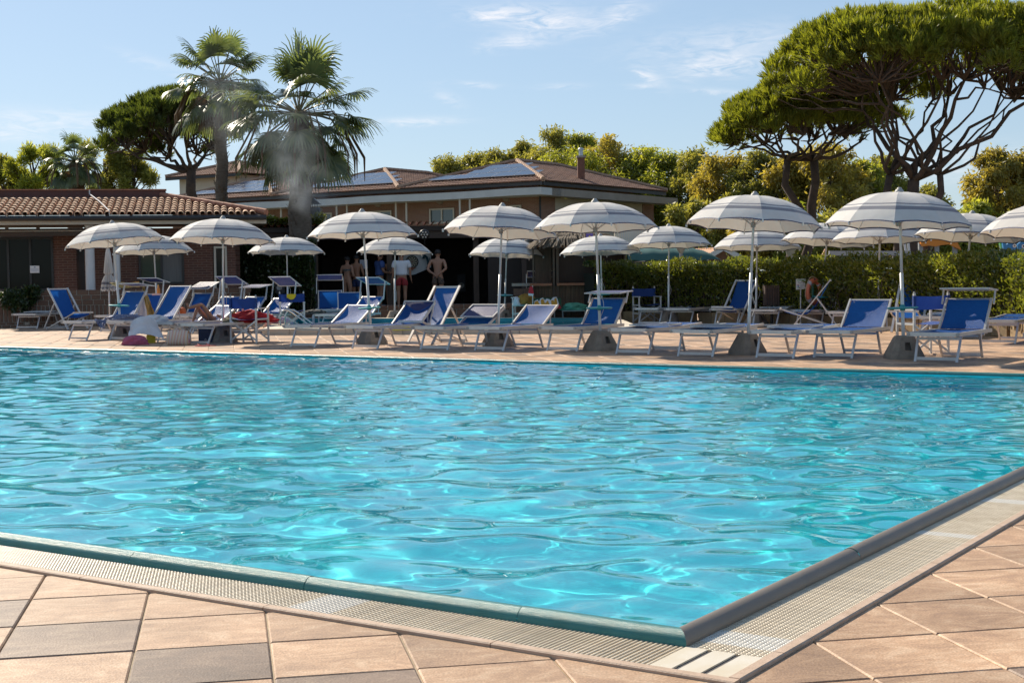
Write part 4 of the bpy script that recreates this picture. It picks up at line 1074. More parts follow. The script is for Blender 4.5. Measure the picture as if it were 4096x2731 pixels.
# ---------------------------------------------------------------- bar building at the left
def build_bar():
    Eo = WL + V * .9; Fo = WL + V * 2.6                        # eave plane and facade plane
    B = thing('bar_building', 'single storey brick bar with sunlit barrel tile roof at left', 'building', Vector((Eo.x, Eo.y, 0)))
    org = B.location.copy(); L0 = lambda p: Vector(p) - org
    ze = PL(200, 862, Eo, V).z; Ro = Eo + V * 2.5; zr = PL(200, 792, Ro, V).z
    uA, uB = (PL(-160, 900, Eo, V) - Eo).dot(U), (PL(1066, 900, Eo, V) - Eo).dot(U); uR = (PL(648, 790, Ro, V) - Ro).dot(U)
    s = (V * 2.5 + ZV * (zr - ze)); Ls = s.length; s = s.normalized(); n = U.cross(s); n = n if n.z > 0 else -n
    # deck under the tiles
    e0 = Vector((0, 0, ze))
    mb = MB(); mb.add([e0 + U * uA, e0 + U * uB, e0 + U * uR + s * Ls, e0 + U * uA + s * Ls], [(0, 1, 2, 3)])
    mb.add([e0 + U * uB, e0 + U * uB + V * 5.0, e0 + U * uR + s * Ls], [(0, 1, 2)]); mb.build('roof_deck', M_ROOFP, B)
    roof = MB(); roof.add([(0, 0, 0), (0.001, 0, 0), (0, .001, 0)], [(0, 1, 2)])
    pw = .192; rl = .325; mb = MB(); r0, r1, LL = .085, .068, .40; k = 7
    vs = []
    for t, r, lift in ((0, r0, .03), (LL, r1, .0)):
        for q in range(k): an = math.pi * q / (k - 1); vs.append((math.cos(an) * r, t, math.sin(an) * r * .85 + lift))
    for q in range(k): an = math.pi * q / (k - 1); vs.append((math.cos(an) * (r0 - .016), 0.0, math.sin(an) * (r0 - .016) * .85 + .03))
    mb.add(vs, [(q, k + q, k + q + 1, q + 1) for q in range(k - 1)] + [(2 * k + q, q, q + 1, 2 * k + q + 1) for q in range(k - 1)])
    me = mb.mesh('roof_tile', M_ROOFT)
    bas = Matrix((U, s, n)).transposed(); eul = bas.to_euler()
    cnt = 0; rest = MB(); tiles = []
    nc = int((uB - uA) / pw); nr = int(Ls / rl)
    for j in range(nr):
        for i in range(nc):
            u = uA + (i + .5) * pw; t = j * rl - .03
            lim = uB - (uB - uR) * ((t + .25) / Ls)
            if u > lim: continue
            p = e0 + U * (u + random.uniform(-.006, .006)) + s * t + n * .012
            px, py, dz = proj(p + org); tiles.append((0 if px < -30 else 1, i, j, p))
    tiles.sort(key=lambda t: -t[0])
    for idx, (v_, i, j, p) in enumerate(tiles):
        if idx < 300:
            o = link('roof_tile', me, B, loc=p); o.rotation_euler = eul
        else: rest.add([bas @ Vector(v) + p for v in mb.v], mb.f)
    if rest.v: rest.build('roof_tiles_beyond', M_ROOFT, B, kind='stuff')
    # pans between the columns
    pan = MB()
    for i in range(nc + 1):
        u = uA + i * pw; tm = Ls * min(1, max(0, (uB - u) / (uB - uR)))
        if tm < .2: continue
        vs = []
        for t in (0, tm):
            for g, hh in ((-.06, .02), (0, .0), (.06, .02)): vs.append(e0 + U * (u + g) + s * t + n * (hh + .004))
        pan.add(vs, [(0, 1, 4, 3), (1, 2, 5, 4)])
    pan.build('pan_tiles', M_ROOFP, B)
    # hip ridge
    h0, h1 = e0 + U * uB, e0 + U * uR + s * Ls; nn = 13
    for q in range(nn):
        a, b = h0.lerp(h1, q / nn), h0.lerp(h1, (q + 1.12) / nn); MB().tube([a + ZV * .06, b + ZV * .085], [.095, .075], 8).build('ridge_tile', M_RIDGE, B)
    # band behind the roof
    zt = PL(200, 762, Ro, V).z; MB().obox(e0 * 0 + V * 2.52 + U * uA + ZV * (zr - .25), U * (uR - uA + .1), V * .25, ZV * (zt - zr + .25)).build('parapet', M_OXBLOOD, B)
    MB().obox(V * 2.48 + U * uA + ZV * zt, U * (uR - uA + .12), V * .33, ZV * .035).build('parapet_cap', M_RIDGE, B)
    # gutter, fascia, beam
    g0 = PL(200, 868, Eo, V).z; g1 = PL(200, 882, Eo, V).z; f1 = PL(200, 899, Eo, V).z
    MB().tube([U * uA + ZV * (g0 - .04) - V * .07, U * uB + ZV * (g0 - .04) - V * .07], .07, 8).build('gutter', M_DARKM, B)
    MB().obox(U * uA + V * .02 + ZV * f1, U * (uB - uA), V * .1, ZV * (g1 - f1 - .003)).build('fascia', M_FASCIA, B)
    MB().obox(U * uA + V * .12 + ZV * (f1 + .03), U * (uB - uA), V * 3.0, ZV * .05).build('soffit', M_DBEAM, B)
    zb0 = PL(100, 905, Fo, V).z; bx = (PL(420, 905, Eo, V) - Eo).dot(U)
    MB().obox(U * uA + V * .5 + ZV * (f1 - .28), U * (bx - uA + 1.2), V * .15, ZV * .2).build('awning_beam', M_DBEAM, B)
    MB().obox(U * uA + V * .48 + ZV * (f1 - .16), U * (bx - uA + 1.1), V * .015, ZV * .02).build('awning_rail', M_FASCIA, B)
    # cable on the roof
    a = e0 + U * ((PL(372, 800, Eo, V) - Eo).dot(U) - .3) + s * (Ls - .05) + n * .12; b = e0 + U * (PL(438, 860, Eo, V) - Eo).dot(U) + n * .12
    MB().tube([a + ZV * .12, a, a.lerp(b, .5) + n * .03, b, b + ZV * -.1], .016, 6).build('roof_cable', M_WHITEP, B)
    # facade
    fo = L0(Fo); uf = lambda px: (PL(px, 1050, Fo, V) - Fo).dot(U); zf = lambda py, px=300: PL(px, py, Fo, V).z
    top = f1 - .05
    def seg(name, x0, x1, z0, z1, m_, dv=0.0):
        return wall_quad(name, m_, B, fo + U * uf(x0) + V * dv + ZV * z0, U * (uf(x1) - uf(x0)), ZV * (z1 - z0))
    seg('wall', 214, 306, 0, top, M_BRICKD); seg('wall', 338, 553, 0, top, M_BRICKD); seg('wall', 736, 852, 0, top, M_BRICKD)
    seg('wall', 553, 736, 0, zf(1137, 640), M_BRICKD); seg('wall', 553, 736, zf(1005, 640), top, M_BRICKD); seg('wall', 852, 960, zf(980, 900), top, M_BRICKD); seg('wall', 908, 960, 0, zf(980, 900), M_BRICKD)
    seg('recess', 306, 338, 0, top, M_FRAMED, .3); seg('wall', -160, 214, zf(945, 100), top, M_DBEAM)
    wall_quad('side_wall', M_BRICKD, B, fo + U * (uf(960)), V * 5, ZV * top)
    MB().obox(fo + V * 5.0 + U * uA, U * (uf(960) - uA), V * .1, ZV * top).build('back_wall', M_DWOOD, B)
    def window(nm, x0, x1, y0, y1, cols, fm, panes, par=B, t=.06):
        w0, w1, zt_, zb_ = uf(x0), uf(x1), zf(y0, (x0 + x1) / 2), zf(y1, (x0 + x1) / 2); f = MB(); p = fo + U * w0 + ZV * zb_ - V * .03; W = w1 - w0; Hh = zt_ - zb_
        f.obox(p, U * W, V * .1, ZV * t); f.obox(p + ZV * (Hh - t), U * W, V * .1, ZV * t)
        for q in range(cols + 1): f.obox(p + U * (W - t) * q / cols + ZV * t, U * t, V * .1, ZV * (Hh - 2 * t))
        w = f.build(nm, fm, par)
        for q in range(cols):
            MB().obox(p + U * ((W - t) * q / cols + t) + ZV * t + V * .05, U * ((W - t) / cols - t), V * .012, ZV * (Hh - 2 * t)).build('pane', panes[q % len(panes)], w)
        return w
    window('window', 555, 736, 1008, 1137, 2, M_FRAMED, [glass_mat('greenish_pane', (.03, .05, .03), .05, .2), M_CURT])
    window('glass_door', -150, 214, 950, 1165, 4, M_FRAMED, [M_GLASSD])
    window('glass_door', 856, 908, 985, 1165, 1, M_FRAMEC, [M_GLASSD])
    # notice on the door
    a = L0(PL(121, 1063, Fo, V)) - V * .05; w = uf(158) - uf(121); hh = zf(1063, 140) - zf(1092, 140)
    nt = MB().obox(a - ZV * hh, U * w, V * .006, ZV * hh).build('notice', mat('paper_white', (.75, .76, .78), .8), B)
    ink = MB(); ink.obox(a - ZV * hh * .28 + U * w * .40 - V * .002, U * w * .2, V * .002, ZV * hh * .13)
    for q in range(5): ink.obox(a - ZV * hh * (.45 + .09 * q) + U * w * (.08 + .06 * (q == 4)) - V * .002, U * w * (.84 - .25 * (q == 4)), V * .002, ZV * hh * .025)
    ink.build('notice_lines', mat('ink_grey', (.2, .28, .42), .8), nt)
    # columns of the porch
    for x0, x1 in ((343, 380), (455, 482)):
        c = L0(PL((x0 + x1) / 2, 1100, Eo + V * .6, V)); c.z = 0; r = (x1 - x0) / 2 / FPX * (Eo.y + .6)
        MB().lathe([(r, 0), (r, f1)], 20, c).build('column', M_WHITEP, B, True)
build_bar()

# ---------------------------------------------------------------- pavilion with the dart board
PF = V * 6.0 + WL                                   # front plane of the pavilion
def build_pavilion():
    Yb = 52.0
    t = thing('pavilion', 'dark open wooden pavilion with tiled eave behind the dart players', 'pavilion', Vector((0, 46, 0)))
    org = t.location.copy(); L0 = lambda p: Vector(p) - org
    x0, x1 = P(1242, 1100, 46).x, P(2086, 1100, 46).x; zt = P(1600, 903, 46.6).z
    fr, bk = 46.7, 52.3
    def bxo(nm, xa, xb, ya, yb, za, zb, m_): return MB().obox(L0((xa, ya, za)), Vector((xb - xa, 0, 0)), Vector((0, yb - ya, 0)), ZV * (zb - za)).build(nm, m_, t)
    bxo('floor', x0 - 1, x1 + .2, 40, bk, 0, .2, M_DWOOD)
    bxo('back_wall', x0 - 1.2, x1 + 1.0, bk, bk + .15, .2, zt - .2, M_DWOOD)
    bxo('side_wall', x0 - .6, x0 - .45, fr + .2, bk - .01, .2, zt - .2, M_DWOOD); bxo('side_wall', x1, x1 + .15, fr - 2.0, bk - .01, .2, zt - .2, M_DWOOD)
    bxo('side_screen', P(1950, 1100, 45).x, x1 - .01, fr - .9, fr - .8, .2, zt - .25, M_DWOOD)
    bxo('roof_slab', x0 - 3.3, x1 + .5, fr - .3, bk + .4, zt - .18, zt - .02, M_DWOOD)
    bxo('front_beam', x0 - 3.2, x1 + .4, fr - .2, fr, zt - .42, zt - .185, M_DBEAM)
    # row of eave tiles
    key = MB(); k = 7
    vs = [(math.cos(math.pi * q / (k - 1)) * .1, y, math.sin(math.pi * q / (k - 1)) * .085) for y in (0, .5) for q in range(k)]
    key.add(vs, [(q, k + q, k + q + 1, q + 1) for q in range(k - 1)]); me = key.mesh('eave_tile', M_RIDGE)
    n = int((x1 - x0 + 3.6) / .225)
    for i in range(n): link('eave_tile', me, t, loc=L0((x0 - 3.2 + i * .225, fr - .42, zt + .0)))
    for i in range(n): link('eave_tile', me, t, loc=L0((x0 - 3.2 + i * .225, fr - .06, zt + .06)))
    for px in (1560, 1262, 1905):
        p = P(px, 1100, 46.8); bxo('post', p.x - .09, p.x + .09, 46.72, 46.9, .2, zt - .185, M_POSTW)
    # things on and in the pavilion
    a, b = P(1592, 1018, 47.8), P(1724, 1100, 47.8); w, h = b.x - a.x, a.z - b.z
    ban = thing('dart_banner', 'pale mosaic panel with a dart board and a sea horse on the dark wall', 'panel', Vector((a.x, 47.85, b.z)))
    pm = mat('mosaic_pale', (.56, .57, .54), .7, var=.18, vscale=26)
    MB().prism([(0, 0, h), (w, 0, h + .02), (w, 0, h * .36), (w * .5, 0, h * .04), (w * .33, 0, 0), (0, 0, h * .25)], (0, .1, 0)).build('backing', pm, ban)
    c = P(1648, 1047, 47.75) - ban.location; r = .215
    md, mk, mw = mat('dart_black', (.02, .018, .016), .7), mat('dart_dark', (.05, .045, .035), .7), mat('dart_cream', (.42, .36, .25), .7)
    def ring(r0, r1, n, ph, mats_, yy):
        mb = MB()
        for q in range(n):
            a0, a1 = 2 * math.pi * q / n + ph, 2 * math.pi * (q + 1) / n + ph; mb.mi = q % 2
            pts = [(c.x + rr * math.cos(an), yy, c.z + rr * math.sin(an)) for rr, an in ((r0, a0), (r1, a0), (r1, (a0 + a1) / 2), (r1, a1), (r0, a1))]
            mb.add(pts, [(0, 1, 2, 3, 4)])
        return mb, mats_
    disc = MB(); disc.prism([(c.x + r * math.cos(a_), -.03, c.z + r * math.sin(a_)) for a_ in np.linspace(0, 2 * math.pi, 28, endpoint=False)], (0, .025, 0)); db = disc.build('dart_board', md, ban)
    for r0, r1, yy, mm in ((.02, .16, -.034, [mw, mk]), (.17, .185, -.034, [mk, mw]), (.0, .02, -.036, [mat('dart_red', (.4, .05, .03), .7), md])):
        mb, ms = ring(r0, r1, 20, math.pi / 20, mm, yy); mb.build('sectors', ms, db)
    # sea horse: curled body of tapering segments
    sh = MB(); ctr = [(1699, 1031, 6), (1694, 1026, 8), (1700, 1022, 10), (1708, 1030, 12), (1712, 1042, 13), (1713, 1055, 11), (1716, 1066, 8), (1713, 1073, 6), (1707, 1073, 5), (1706, 1068, 4)]
    pts = [P(x, y, 47.8) - ban.location + Vector((0, -.06, 0)) for x, y, _ in ctr]; sh.tube(pts, [q[2] / FPX * 47.8 for q in ctr], 8, flat=.4); sh.tube([pts[0], P(1690, 1033, 47.8) - ban.location + Vector((0, -.06, 0))], [.035, .02], 6)
    sh.prism([P(x, y, 47.8) - ban.location + Vector((0, -.05, 0)) for x, y in ((1717, 1036), (1728 - 8, 1026), (1722, 1052))], (0, .02, 0)); sh.build('sea_horse', mat('mosaic_teal', (.03, .10, .12), .5, var=.4, vscale=40), ban)
    st = MB(); st.prism([P(x, y, 47.8) - ban.location + Vector((0, -.04, 0)) for x, y in ((1632, 1072), (1648, 1070), (1668, 1071), (1655, 1076), (1650, 1083), (1644, 1077))], (0, .02, 0)); st.build('sea_star', mat('mosaic_rust', (.28, .09, .04), .7), ban)
    pp = P(1456, 1057, 47.8); mb = MB(); mb.box((0, 0, 0), (.26, .012, .30)); o = mb.build('score_sheet', mat('paper_lilac', (.62, .60, .66), .8), label='white score sheet pinned on the dark pavilion wall', cat='sheet'); o.location = (pp.x, 47.7, pp.z)
    # LED spotlight
    p = P(1697, 939, 45.0); s = thing('led_spotlight', 'round spotlight with seven lenses under the pavilion eave', 'spotlight', p)
    MB().lathe([(.02, 0), (.15, .01), (.165, .05), (.13, .16), (.05, .18)], 18).build('housing', M_FRAMED, s, True)
    for q in range(7):
        rr = 0 if q == 6 else .09; an = q * math.pi / 3; MB().sphere((rr * math.cos(an), rr * math.sin(an), -.005), (.032, .032, .012), 8, 5).build('lens', mat('lens_pale', (.55, .5, .42), .15), s, True)
    MB().bar((0, .0, .1), (0, .35, .14), .03, .03).build('bracket', M_FRAMED, s)
    for ch in s.children: ch.rotation_euler = (R(-80), 0, 0)
    for (xa, xb, ya, yb, Y, lb) in ((1830, 1862, 1098, 1165, 50.5, 'dim loudspeaker box inside the pavilion on the right'), (1104, 1137, 1108, 1172, 42.0, 'dark loudspeaker box in front of the ivy hedge')):
        a, b = P(xa, ya, Y), P(xb, yb, Y); s = thing('loudspeaker', lb, 'loudspeaker', Vector(((a.x + b.x) / 2, Y, .2 if Y > 45 else 0))); w = b.x - a.x; zb = b.z - s.location.z; zt_ = a.z - s.location.z
        MB().obox((-w / 2, -.15, zb), (w, 0, 0), (0, .3, 0), (0, 0, zt_ - zb)).build('cabinet', mat('speaker_black', (.03, .03, .032), .6), s)
        MB().lathe([(.0, 0), (w * .28, .01), (w * .34, .03), (w * .36, .0)], 16).build('woofer', M_CAP, s, True); s.children[-1].rotation_euler = (R(90), 0, 0); s.children[-1].location = (0, -.155, zb + (zt_ - zb) * .35)
        MB().tube([(0, 0, 0), (0, 0, zb)], .03, 8).build('stand', M_FRAMED, s); MB().lathe([(.2, 0), (.2, .02), (.03, .04)], 14).build('foot', M_FRAMED, s)
build_pavilion()

# ---------------------------------------------------------------- thatched hut
def build_hut():
    Y = 35.6; o = P(2320, 1290, Y); o.z = 0
    t = thing('thatched_hut', 'brown bar hut with cane counter and thatched roof beside the hedge', 'hut', o); L0 = lambda p: Vector(p) - o
    X = lambda px: P(px, 1200, Y).x - o.x; Z = lambda py: P(2320, py, Y).z
    zc0, zc1 = Z(1141), Z(1131)
    def box(nm, xa, xb, ya, yb, za, zb, m_, par=t): return MB().obox((xa, ya, za), (xb - xa, 0, 0), (0, yb - ya, 0), (0, 0, zb - za)).build(nm, m_, par)
    zr = Z(985)
    for xa, xb in ((2131, 2138), (2212, 2221), (2226, 2236), (2378, 2392), (2497, 2509)): box('post', X(xa), X(xb), -.05, .04, 0, zr, M_POSTW)
    for a, b in ((2120, 2208), (2228, 2385), (2388, 2506)): box('counter', X(a), X(b), -.22, .2, zc0, zc1, M_COUNTER)
    n = 96; x0, x1 = X(2136), X(2503); me = MB().tube([(0, 0, 0), (0, 0, zc0 - .01)], .016, 6).mesh('cane', M_CANE)
    for i in range(n): link('cane', me, t, loc=(x0 + (x1 - x0) * (i + .5) / n, random.uniform(-.012, .012), 0))
    box('skirt_backing', x0, x1, .03, .06, 0, zc0 - .02, M_HUTW)
    box('back_wall', X(2136), X(2506), 1.9, 2.0, 0, zr, M_HUTW); box('side_wall', X(2500), X(2506), .05, 1.9, 0, zr, M_HUTW); box('side_wall', X(2136), X(2142), .8, 1.9, 0, zr, M_HUTW)
    box('blind', X(2238), X(2378), .3, .34, zc1 + .02, zr - .02, M_HUTW); box('blind', X(2394), X(2494), .32, .36, zc1 + .02, zr - .02, M_HUTW); box('side_panel', X(2142), X(2210), .5, .54, 0, zr, M_POSTW)
    # thatch: rows of straw over a low hipped core
    xa, xb, ya, yb = X(2116), X(2520), -.55, 2.5; zt = Z(925)
    core = MB(); core.add([(xa + .25, ya + .25, zr + .05), (xb - .25, ya + .25, zr + .05), (xb - .25, yb - .25, zr + .05), (xa + .25, yb - .25, zr + .05), (xa + 1.1, .95, zt), (xb - 1.1, .95, zt)], [(0, 1, 5, 4), (1, 2, 5), (2, 3, 4, 5), (3, 0, 4), (3, 2, 1, 0)]); core.build('roof_core', M_THATCH, t)
    rs = random.Random(4); st = MB()
    for row in range(4):
        f0 = row / 4
        for q in range(620):
            e = rs.random() * 4; side = int(e); g = e - side
            c = [(xa, ya), (xb, ya), (xb, yb), (xa, yb)]; p0, p1 = c[side], c[(side + 1) % 4]
            ex, ey = p0[0] + (p1[0] - p0[0]) * g, p0[1] + (p1[1] - p0[1]) * g
            cx, cy = min(max(ex, xa + 1.1), xb - 1.1), .95
            fa = f0 + rs.uniform(0, .05); fb = min(1, f0 + .42 + rs.uniform(-.05, .05))
            A = Vector((ex + (cx - ex) * fa, ey + (cy - ey) * fa, zr - .02 + (zt - zr) * fa + .03 + rs.uniform(-.03, .05) - .04 * (1 - fa)))
            Bp = Vector((ex + (cx - ex) * fb, ey + (cy - ey) * fb, zr + (zt - zr) * fb + .10))
            sd = Vector((-(cy - ey), cx - ex, 0)).normalized() * rs.uniform(.008, .02); jit = Vector((rs.uniform(-.06, .06), rs.uniform(-.06, .06), rs.uniform(-.03, .02)))
            mid = A.lerp(Bp, .5) + ZV * .06
            st.add([A + jit - sd, A + jit + sd, mid + sd, mid - sd, Bp + sd, Bp - sd], [(0, 1, 2, 3), (3, 2, 4, 5)])
    st.build('straw', M_THATCH, t, kind='stuff')
    # stone counter left of the hut
    p = G(2098, 1289); s = thing('stone_counter', 'small grey stone counter standing left of the thatched hut', 'counter', p)
    for q in range(5):
        for w in range(2): MB().box((-.14 + w * .26 + (q % 2) * .03, .1, .09 + q * .17), (.25, .3, .16)).build('stone', M_BRICKW, s)
    MB().box((0, .1, .95), (.62, .4, .07)).build('slab', M_BANDB, s)
    # can spotlight on a bracket and little flags
    p = P(2110, 955, 36.5); c = thing('can_spotlight', 'silver can spotlight left of the thatched roof', 'spotlight', p)
    MB().lathe([(.02, -.14), (.10, -.13), (.115, 0), (.13, .10), (.12, .10), (.1, .02)], 16).build('can', mat('steel', (.5, .48, .44), .3, .8), c, True); c.children[-1].rotation_euler = (R(15), R(-75), 0)
    MB().tube([(.13, 0, 0), (.2, .05, -1.0), (.2, .05, -p.z)], .022, 6).build('pole', M_POSTW, c)
    def flag(label, px, py, w, h, cols, Y_, pole_h=None, vert=True):
        p = P(px, py, Y_); f = thing('flag', label, 'flag', p)
        for q, cc in enumerate(cols):
            if vert: MB().obox((w * q / len(cols), 0, -h), (w / len(cols), 0, 0), (0, .006, 0), (0, 0, h)).build('stripe', mat('flag_%s' % str(cc), cc, .8), f)
            else: MB().obox((0, 0, -h * (q + 1) / len(cols)), (w, 0, 0), (0, .006, 0), (0, 0, h / len(cols))).build('stripe', mat('flag_%s' % str(cc), cc, .8), f)
        MB().tube([(-.012, 0, .05), (-.012, 0, -(pole_h or h))], .012, 6).build('staff', M_POSTW, f)
        return f
    flag('small white and red flag under the front umbrella left of the hut', 2134, 948, .16, .24, [(.75, .74, .72), (.55, .03, .05)], 36.4, .3, False)
    fl = flag('small violet flag with a yellow star on the thatched roof', 2344, 934, .17, .2, [(.10, .07, .28)], 35.2, .35)
    st_ = [(.09 + (.035 if q % 2 == 0 else .015) * math.sin(q * math.pi / 5), -.006, -.08 + (.035 if q % 2 == 0 else .015) * math.cos(q * math.pi / 5)) for q in range(10)]
    MB().prism(st_, (0, .004, 0)).build('star', mat('star_yellow', (.7, .5, .05), .7), fl)
    p = P(2122, 1146, 34.6); q = thing('pennant', 'red pennant with white hem hanging beside the hut', 'pennant', p)
    MB().prism([(-.02, 0, 0), (.05, 0, 0), (.08, 0, -.18), (-.06, 0, -.16)], (0, .01, 0)).build('cloth', mat('red_cloth', (.50, .02, .03), .8), q)
    MB().prism([(-.06, 0, -.162), (.08, 0, -.182), (.06, 0, -.23), (-.05, 0, -.22)], (0, .01, 0)).build('hem', M_WHITEP, q); MB().tube([(.05, .015, .02), (.05, .015, -p.z)], .012, 6).build('staff', M_ALU, q)
build_hut()

# ---------------------------------------------------------------- buildings beyond the hedge
def build_beyond():
    p = P(2675, 1045, 46); c = thing('green_shelter', 'green barrel vaulted tarpaulin shelter beyond the hedge', 'shelter', Vector((p.x, 46, 0)))
    w = (P(2848, 1040, 46).x - P(2490, 1040, 46).x); zt, zb = P(2600, 988, 46).z, P(2600, 1043, 46).z
    mb = MB(); n = 14; k = 10; vs = []
    for i in range(n + 1):
        f = i / n; x = -w / 2 + w * f; sc = (1 - max(0, (f - .62) / .38) ** 2.2 * .85)
        for j in range(k + 1):
            a = math.pi * j / k; vs.append((x, -1.6 * math.cos(a), zb + (zt - zb) * math.sin(a) ** .8 * sc + .02 * math.sin(f * 30)))
    mb.add(vs, [(i * (k + 1) + j, (i + 1) * (k + 1) + j, (i + 1) * (k + 1) + j + 1, i * (k + 1) + j + 1) for i in range(n) for j in range(k)]); mb.build('tarpaulin', M_GREENT, c, True)
    for x in (-w / 2 + .1, -w / 6, w / 6, w / 2 - .2):
        for y in (-1.55, 1.55): MB().tube([(x, y, 0), (x, y, zb)], .04, 6).build('post', M_FRAMED, c)
    MB().obox((-w / 2, -1.5, zb - .5), (w, 0, 0), (0, 3.0, 0), (0, 0, .46)).build('valance', M_FRAMED, c)
    # small gabled building
    Y = 58; a = P(2890, 994, Y); l, r = P(2826, 1032, Y), P(2956, 1046, Y); g = thing('gabled_shed', 'small brick shed with terracotta gable roof beyond the hedge', 'shed', Vector((a.x, Y, 0)))
    ap = a - g.location; L_, R_ = l - g.location, r - g.location; R_.z = L_.z; hw = max(-L_.x, R_.x)
    d = Vector((-1.6, 7, 0))
    wl_ = MB().prism([(-hw + .12, 0, 0), (hw - .12, 0, 0), (hw - .12, 0, L_.z), (0, 0, ap.z - .08), (-hw + .12, 0, L_.z)], d); wo = wl_.build('wall', mat('shed_brick', (.26, .14, .09), .85, var=.3, vscale=8), g)
    for s in (-1, 1):
        mb = MB(); e = Vector((s * (hw + .1), -.25, L_.z - .05)); rg = Vector((0, -.25, ap.z + .02)); roof_face(mb, e, d, rg - e, d.length, lambda x, e=e, rg=rg: (rg - e).length, .26, .4); mb.build('roof', M_ROOFT, g)
        MB().bar(e + Vector((0, -.02, .0)), rg + Vector((0, -.02, 0)), .05, .2).build('barge_board', M_WHITEP, g)
    # lamp post behind the hedge
    for px, py, Y_, lb in ((2724, 972, 44, 'globe topped lamp post behind the hedge near the green shelter'), (3162, 992, 46, 'lamp post behind the hedge left of the taller pine trunk')):
        p = P(px, py, Y_); s = thing('lamp_post', lb, 'lamp post', Vector((p.x, Y_, 0)))
        MB().tube([(0, 0, 0), (0, 0, p.z - .12)], .05, 8).build('post', mat('lamp_grey', (.22, .22, .21), .6), s); MB().lathe([(.05, -.32), (.13, -.2), (.18, -.06), (.2, -.04), (.17, 0), (.02, .03)], 14, (0, 0, p.z)).build('lantern', mat('lamp_glass', (.35, .33, .28), .4), s, True)
    # balcony railing seen past the hut
    Y = 60; a, b = P(2466, 908, Y), P(2590, 960, Y); g = thing('balcony', 'grey balcony with thin bars seen between the front umbrellas above the hut', 'balcony', Vector((a.x, Y, 0))); w = b.x - a.x; z0, z1 = b.z, a.z
    MB().obox((0, 0, z0 - .25), (w, 0, 0), (0, 1.2, 0), (0, 0, .25)).build('slab', M_BAND, g); MB().obox((0, 1.2, 0), (w, 0, 0), (0, .2, 0), (0, 0, z1 + .3)).build('wall', M_CREAM, g)
    MB().bar((0, 0, z1 - .08), (w, 0, z1 - .08), .05, .05).build('handrail', M_PVF, g)
    for q in range(16): MB().bar((w * (q + .5) / 16, 0, z0), (w * (q + .5) / 16, 0, z1 - .1), .02, .02, (0, 1, 0)).build('bar', M_PVF, g)
build_beyond()
# ================================================================ vegetation
def leaf_mat(name, c1, c2, tcol, rough=.5, tf=.35, spec=.4):
    m = bpy.data.materials.new(name); m.use_nodes = True; nt = m.node_tree; N = nt.nodes; L = nt.links; b = N['Principled BSDF']; out = N['Material Output']
    g = N.new('ShaderNodeNewGeometry'); mx = N.new('ShaderNodeMix'); mx.data_type = 'RGBA'; L.new(g.outputs['Random Per Island'], mx.inputs[0]); mx.inputs[6].default_value = (*c1, 1); mx.inputs[7].default_value = (*c2, 1)
    nz = N.new('ShaderNodeTexNoise'); nz.inputs['Scale'].default_value = .9; L.new(g.outputs['Position'], nz.inputs['Vector'])
    mr = N.new('ShaderNodeMapRange'); mr.inputs[1].default_value = .3; mr.inputs[2].default_value = .7; mr.inputs[3].default_value = .72; mr.inputs[4].default_value = 1.25; L.new(nz.outputs[0], mr.inputs[0])
    vs = N.new('ShaderNodeVectorMath'); vs.operation = 'SCALE'; L.new(mx.outputs[2], vs.inputs[0]); L.new(mr.outputs[0], vs.inputs[3]); L.new(vs.outputs[0], b.inputs['Base Color'])
    b.inputs['Roughness'].default_value = rough; b.inputs['Specular IOR Level'].default_value = spec
    tb = N.new('ShaderNodeBsdfTranslucent'); vm = N.new('ShaderNodeVectorMath'); vm.operation = 'MULTIPLY'; L.new(vs.outputs[0], vm.inputs[0]); vm.inputs[1].default_value = tcol; L.new(vm.outputs[0], tb.inputs[0])
    ms = N.new('ShaderNodeMixShader'); ms.inputs[0].default_value = tf; L.new(b.outputs[0], ms.inputs[1]); L.new(tb.outputs[0], ms.inputs[2]); L.new(ms.outputs[0], out.inputs[0])
    return m
LF_EUC = [leaf_mat('olive_leaf', (.15, .165, .045), (.25, .24, .07), (2.2, 2.0, .9), tf=.48), leaf_mat('fresh_leaf', (.15, .18, .035), (.28, .28, .06), (2.3, 2.2, .8), tf=.48), leaf_mat('golden_leaf', (.20, .185, .05), (.31, .27, .075), (2.3, 2.0, .8), tf=.48)]
LF_PINE = leaf_mat('pine_needle', (.095, .115, .02), (.19, .20, .035), (2.4, 2.3, .7), .5, .45)
LF_PINED = leaf_mat('dark_pine_needle', (.05, .07, .018), (.10, .12, .028), (2.0, 2.0, .7), .5, .38)
LF_PALM = leaf_mat('palm_frond', (.08, .11, .058), (.15, .175, .09), (1.9, 1.9, .8), .36, .36, .6)
LF_DEAD = leaf_mat('dead_frond', (.13, .085, .05), (.20, .13, .075), (1.4, 1.2, .8), .8, .2)
LF_HEDGE = leaf_mat('laurel_leaf', (.07, .092, .017), (.15, .16, .03), (2.3, 2.2, .8), .26, .4, .9)
LF_IVY = leaf_mat('ivy_leaf', (.022, .04, .012), (.05, .075, .02), (2.0, 2.0, .7), .35, .25, .6)
M_BARK = mat('pine_bark', (.115, .072, .05), .95, col2=(.06, .042, .034), vscale=5, bump=1.0, bscale=12)
M_BARKP = mat('palm_bark', (.17, .135, .10), .95, col2=(.10, .075, .055), vscale=6, bump=.8, bscale=20, stretch=(1, 1, 3))
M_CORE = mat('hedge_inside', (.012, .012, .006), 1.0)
M_TWIG = mat('twig', (.16, .115, .07), .9, var=.4)

